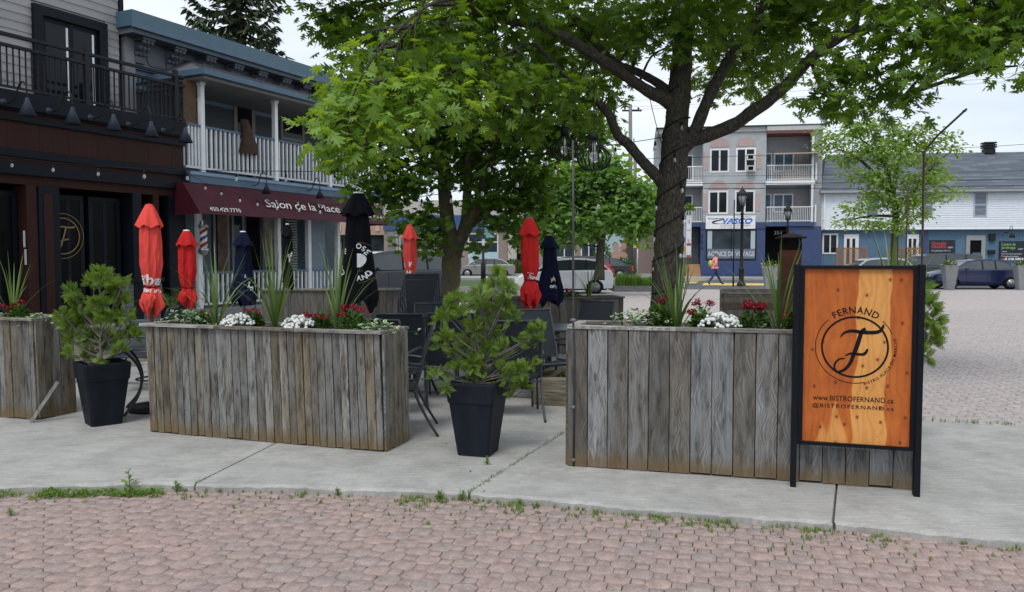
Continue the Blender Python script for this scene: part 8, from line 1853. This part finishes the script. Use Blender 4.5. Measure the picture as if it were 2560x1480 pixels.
# ------------------------------------------------------------------ string lights
CORD = M('black_light_cord', (.012, .012, .014), .6, .1, 30, 0)
def bulb_at(t, p, s=1.0, proto=[None, None, None]):
    if proto[0] is None:
        proto[0] = MB().tube([(0, 0, 0), (.002, 0, -.035)], .0028, 5, cap=False).lathe([(.006, -.035), (.013, -.042), (.0155, -.06), (.0155, -.085)], 10).build('socket', CORD, t); proto[1] = MB().lathe([(.012, -.083), (.0135, -.092), (.021, -.115), (.0225, -.128), (.018, -.143), (.006, -.150)], 12).build('bulb', BULB, t)
        proto[2] = MB().tube([(0, 0, -.09), (.005, 0, -.12), (-.005, 0, -.13)], .0015, 4).build('filament', M('pale_filament', (.7, .6, .45), .3), t)
        for o in proto: o.location = p
    else:
        for o in proto: share(o, t, p, (0, 0, rng.random()*6), s)
def cordrun(label, pts, bulbs, r=.0035, sub=8):
    P3 = [at(*p) for p in pts]; c = P3[0].copy(); t = thing('string_lights', label, 'string lights', c, 0, 'bulb strings over the terrace'); S = smoothpts([tuple(p) for p in P3], sub); part('cord', MB().tube([Vector(s)-c for s in S], r*1.4, 5, cap=False), CORD, t)
    for (bx_, by_) in bulbs:
        def pxof(s): return 1280+F_PX*(s[0]-0)/((s[1])*math.cos(PITCH)-(s[2]-CAM.z)*math.sin(PITCH))
        s = min(S, key=lambda s: abs(pxof(s)-bx_)); bulb_at(t, Vector(s)-c, s=1.0)
    return t
def dense(pts, sub=5): return pts
cordrun('upper bulb string running from the left edge past the barber balcony to the oak trunk', [(-60, 384, 12.6), (0, 391, 12.5), (137, 406, 12.2), (240, 415, 12), (360, 421, 11.8), (463, 425, 11.6), (590, 427, 11.4), (714, 428, 11.2), (836, 428, 11), (963, 420, 10.8), (1091, 411, 10.6), (1223, 401, 10.4), (1300, 391, 10.35), (1375, 384, 10.3), (1438, 375, 10.25), (1510, 365, 10.2), (1634, 347, 10.15), (1700, 332, 10.1)],
        [(x, 0) for x in (31, 133, 244, 359, 469, 591, 715, 835, 962, 1090, 1224, 1365, 1500, 1540, 1638)], sub=24)
cordrun('lower bulb string drooping over the maroon awning and rising to the oak limb', [(463, 430, 17.5), (513, 456, 16.6), (553, 470, 16), (599, 486, 15.4), (643, 495, 14.8), (692, 504, 14.2), (747, 508, 13.5), (800, 512, 13), (858, 511, 12.4), (943, 505, 11.8), (1054, 491, 11.2), (1128, 480, 10.9), (1206, 462, 10.7), (1293, 440, 10.5), (1379, 410, 10.3), (1440, 388, 10.2), (1540, 350, 10.15)],
        [(x, 0) for x in (513, 553, 599, 643, 692, 747, 800, 858, 1054, 1128, 1206, 1293, 1388)], sub=24)
cordrun('thin cord slanting down from the oak limb to the trunk fork', [(1623, 240, 10.1), (1640, 310, 10.12), (1658, 372, 10.12)], [])
# cords wound round the oak trunk
wr = thing('wrapped_string_lights', 'dark bulb string wound round the big oak trunk', 'string lights', (oak.location.x, oak.location.y, 0)); pts = []; tp = [at(x, y, TY) for x, y in ((1667, 700), (1672, 620), (1676, 507), (1684, 418), (1690, 330), (1698, 230))]; rads = [38.5, 37, 36.5, 34.5, 31.5, 28.5]
zmin, zmax = tp[0].z, tp[-1].z; nb_ = 0
for i in range(360):
    f = i/359; z_ = zmin-.35+(zmax-zmin+.35)*f; k = 0
    while k < 4 and z_ > tp[k+1].z: k += 1
    u = max(0, (z_-tp[k].z)/(tp[k+1].z-tp[k].z)); cx_ = lerp(tp[k].x, tp[k+1].x, u); r_ = lerp(rads[k], rads[k+1], u)*TY/2000+.008; a = i*.118+.35*math.sin(i*.045); p = Vector((cx_+r_*math.cos(a), TY+r_*math.sin(a), z_+.05*math.sin(a*1.0+i*.01))); pts.append(p-wr.location)
part('cord', MB().tube(pts, .0075, 5, cap=False), CORD, wr)
for i in range(16, 355, 17): bulb_at(wr, pts[i]+Vector((0, 0, 0)))
# ------------------------------------------------------------------ people
def person(label, loc, face, H, joints, radii, edges, mats, bands, extra=None):
    """one continuous skinned body; bands colour it by height and reach"""
    t = thing('person', label, 'person', loc, face); me = bpy.data.meshes.new('body'); s = H/1.75
    names = list(joints); me.from_pydata([tuple(Vector(joints[n])*s) for n in names], [(names.index(a), names.index(b)) for a, b in edges], []); o = bpy.data.objects.new('body', me); COL.objects.link(o)
    sm = o.modifiers.new('skin', 'SKIN'); 
    for i, n_ in enumerate(names):
        r_ = radii[n_]; r_ = r_ if hasattr(r_, '__len__') else (r_, r_); me.skin_vertices[0].data[i].radius = (r_[0]*s, r_[1]*s); me.skin_vertices[0].data[i].use_root = (i == 0)
    o.modifiers.new('smooth', 'SUBSURF').levels = 2
    dg = bpy.context.evaluated_depsgraph_get(); dg.update(); m2 = bpy.data.meshes.new_from_object(o.evaluated_get(dg)); bpy.data.objects.remove(o)
    for m in mats: m2.materials.append(m)
    for p in m2.polygons: p.material_index = bands(Vector(p.center)/s); p.use_smooth = True
    b = bpy.data.objects.new('body', m2); COL.objects.link(b); b.parent = t
    return t, s
SKN = M('skin', (.40, .24, .18), .6, .08, 20, 0); JEAN = M('blue_jeans', (.03, .06, .16), .85, .25, 20, .2); ORJ = M('faded_orange_jacket', (.86, .31, .27), .75, .12, 6, .3, 30); SHOE = M('dark_shoe', (.03, .022, .02), .6, .2, 20, .1); HAIRG = M('grey_hair', (.20, .195, .19), .8, .3, 60, .4)
J_ = {'pelvis': (0, 0, .95), 'spine': (.01, 0, 1.15), 'chest': (.03, 0, 1.36), 'neck': (.05, 0, 1.50), 'head': (.085, 0, 1.62), 'crown': (.075, 0, 1.71),
      'hipL': (.02, .10, .90), 'kneeL': (.20, .10, .50), 'ankL': (.40, .10, .11), 'toeL': (.54, .10, .06), 'hipR': (-.02, -.10, .90), 'kneeR': (-.10, -.10, .48), 'ankR': (-.36, -.10, .15), 'toeR': (-.25, -.10, .05),
      'shL': (.02, .19, 1.42), 'elL': (-.14, .25, 1.17), 'wrL': (-.02, .24, .98), 'haL': (.04, .23, .90), 'shR': (.02, -.19, 1.42), 'elR': (.02, -.26, 1.15), 'wrR': (-.05, -.22, 1.02), 'haR': (-.05, -.20, .94)}
Rd = {'pelvis': (.15, .175), 'spine': (.17, .18), 'chest': (.16, .20), 'neck': .062, 'head': (.105, .085), 'crown': (.075, .065), 'hipL': .105, 'kneeL': .075, 'ankL': .052, 'toeL': (.035, .045), 'hipR': .105, 'kneeR': .075, 'ankR': .052, 'toeR': (.035, .045), 'shL': .085, 'elL': .065, 'wrL': .045, 'haL': .038, 'shR': .085, 'elR': .065, 'wrR': .045, 'haR': .038}
Ed = [('pelvis', 'spine'), ('spine', 'chest'), ('chest', 'neck'), ('neck', 'head'), ('head', 'crown'), ('pelvis', 'hipL'), ('hipL', 'kneeL'), ('kneeL', 'ankL'), ('ankL', 'toeL'), ('pelvis', 'hipR'), ('hipR', 'kneeR'), ('kneeR', 'ankR'), ('ankR', 'toeR'), ('chest', 'shL'), ('shL', 'elL'), ('elL', 'wrL'), ('wrL', 'haL'), ('chest', 'shR'), ('shR', 'elR'), ('elR', 'wrR'), ('wrR', 'haR')]
def bands(c):
    if c.z > 1.53: return 0
    if c.z > .885: return 0 if (abs(c.y) > .17 and c.z < .965 and c.x > -.12 and abs(c.y) < .30 and c.z > .86) and c.x < .1 and abs(c.y) > .185 else 2
    return 1 if c.z > .13 else 3
q = at(1788, 640, 42.5); pe, s = person('person in faded orange jacket and jeans walking right past the agency', (q.x-.02, 42.5, .055), R(-3), 1.70, J_, Rd, Ed, [SKN, JEAN, ORJ, SHOE], bands)
part('hair', MB().ball((.055*s, 0, 1.675*s), .112*s, 14, 8, sz=1.0), HAIRG, pe); part('nose', MB().lathe([(.018, -.02), (.004, .02)], 6, (.196*s, 0, 1.60*s)), SKN, pe); part('collar', MB().lathe([(.10, 0), (.085, .07)], 14, (.04*s, 0, 1.46*s)), ORJ, pe)
part('jacket_hem', MB().lathe([(.19, -.02), (.205, .0), (.195, .10)], 16, (0, 0, .90*s), sy=1.12), ORJ, pe)
bgx = thing('bag', 'small yellow-green bag on the back of the walking person', 'bag', (q.x-.24, 42.5, 1.22*s)); part('bag_body', MB().ball((0, 0, 0), .12, 10, 6, sz=1.7), M('yellow_green_nylon', (.50, .55, .10), .6, .1, 8, .1), bgx)
J2 = {k: ((v[0]*.15 if 'knee' in k or 'ank' in k or 'toe' in k else v[0]*.4), v[1], v[2]) for k, v in J_.items()}
q = at(2508, 640, 43.2); p2, s = person('person in a dark jacket and red cap standing behind the blue sedan', (q.x, 43.2, .0), R(200), 1.56, J2, Rd, Ed, [SKN, JEAN, M('dark_jacket', (.03, .035, .05), .8, .2, 9, .1), SHOE], bands)
part('cap', MB().ball((.03*s, 0, 1.69*s), .115*s, 12, 7, sz=.8), M('dark_red_cap', (.12, .02, .02), .8, .2, 9, .1), p2)
# low bin by the far wall and fallen leaves
q = at(357, 640, 14); tb2 = thing('storage_bin', 'low grey lidded bin just behind the tall faded red parasol', 'bin', (q.x, 14, .05)); part('bin_body', MB().hexa([(-.15, -.12, 0), (.15, -.12, 0), (.15, .12, 0), (-.15, .12, 0)], [(-.19, -.15, .38), (.19, -.15, .38), (.19, .15, .38), (-.19, .15, .38)]), M('slate_plastic', (.09, .10, .115), .5, .1, 5, .05), tb2); part('lid', MB().box(-.20, .20, -.16, .16, .38, .43), M('slate_plastic', (.1, .1, .1)), tb2)
loc = []; n_ = 90
for i in range(n_): x = rng.uniform(-5, 4.5); y = rng.choice([fe_y(x)-rng.random()*.4, rng.uniform(4, 9)]); loc.append((x, y, .004 if y < fe_y(x) else .054))
o = inst_mesh('fallen_debris', [(0, 0, 0), (.5, .3, .1), (0, 1, 0), (-.4, .5, .15)], [(0, 1, 2, 3)], frames_from(nrg.normal(size=(n_, 3))*np.array([1, 1, .05]), np.tile([0, 0, 1.], (n_, 1)), .008+.018*nrg.random(n_)), np.array(loc), nrg.random(n_), M('dry_debris', (.07, .05, .035), .9, .5, 20, 0, col2=(.20, .16, .10))); o['kind'] = 'stuff'; o['label'] = 'scattered dry bits of leaf and twig on the ground'; o['category'] = 'debris'
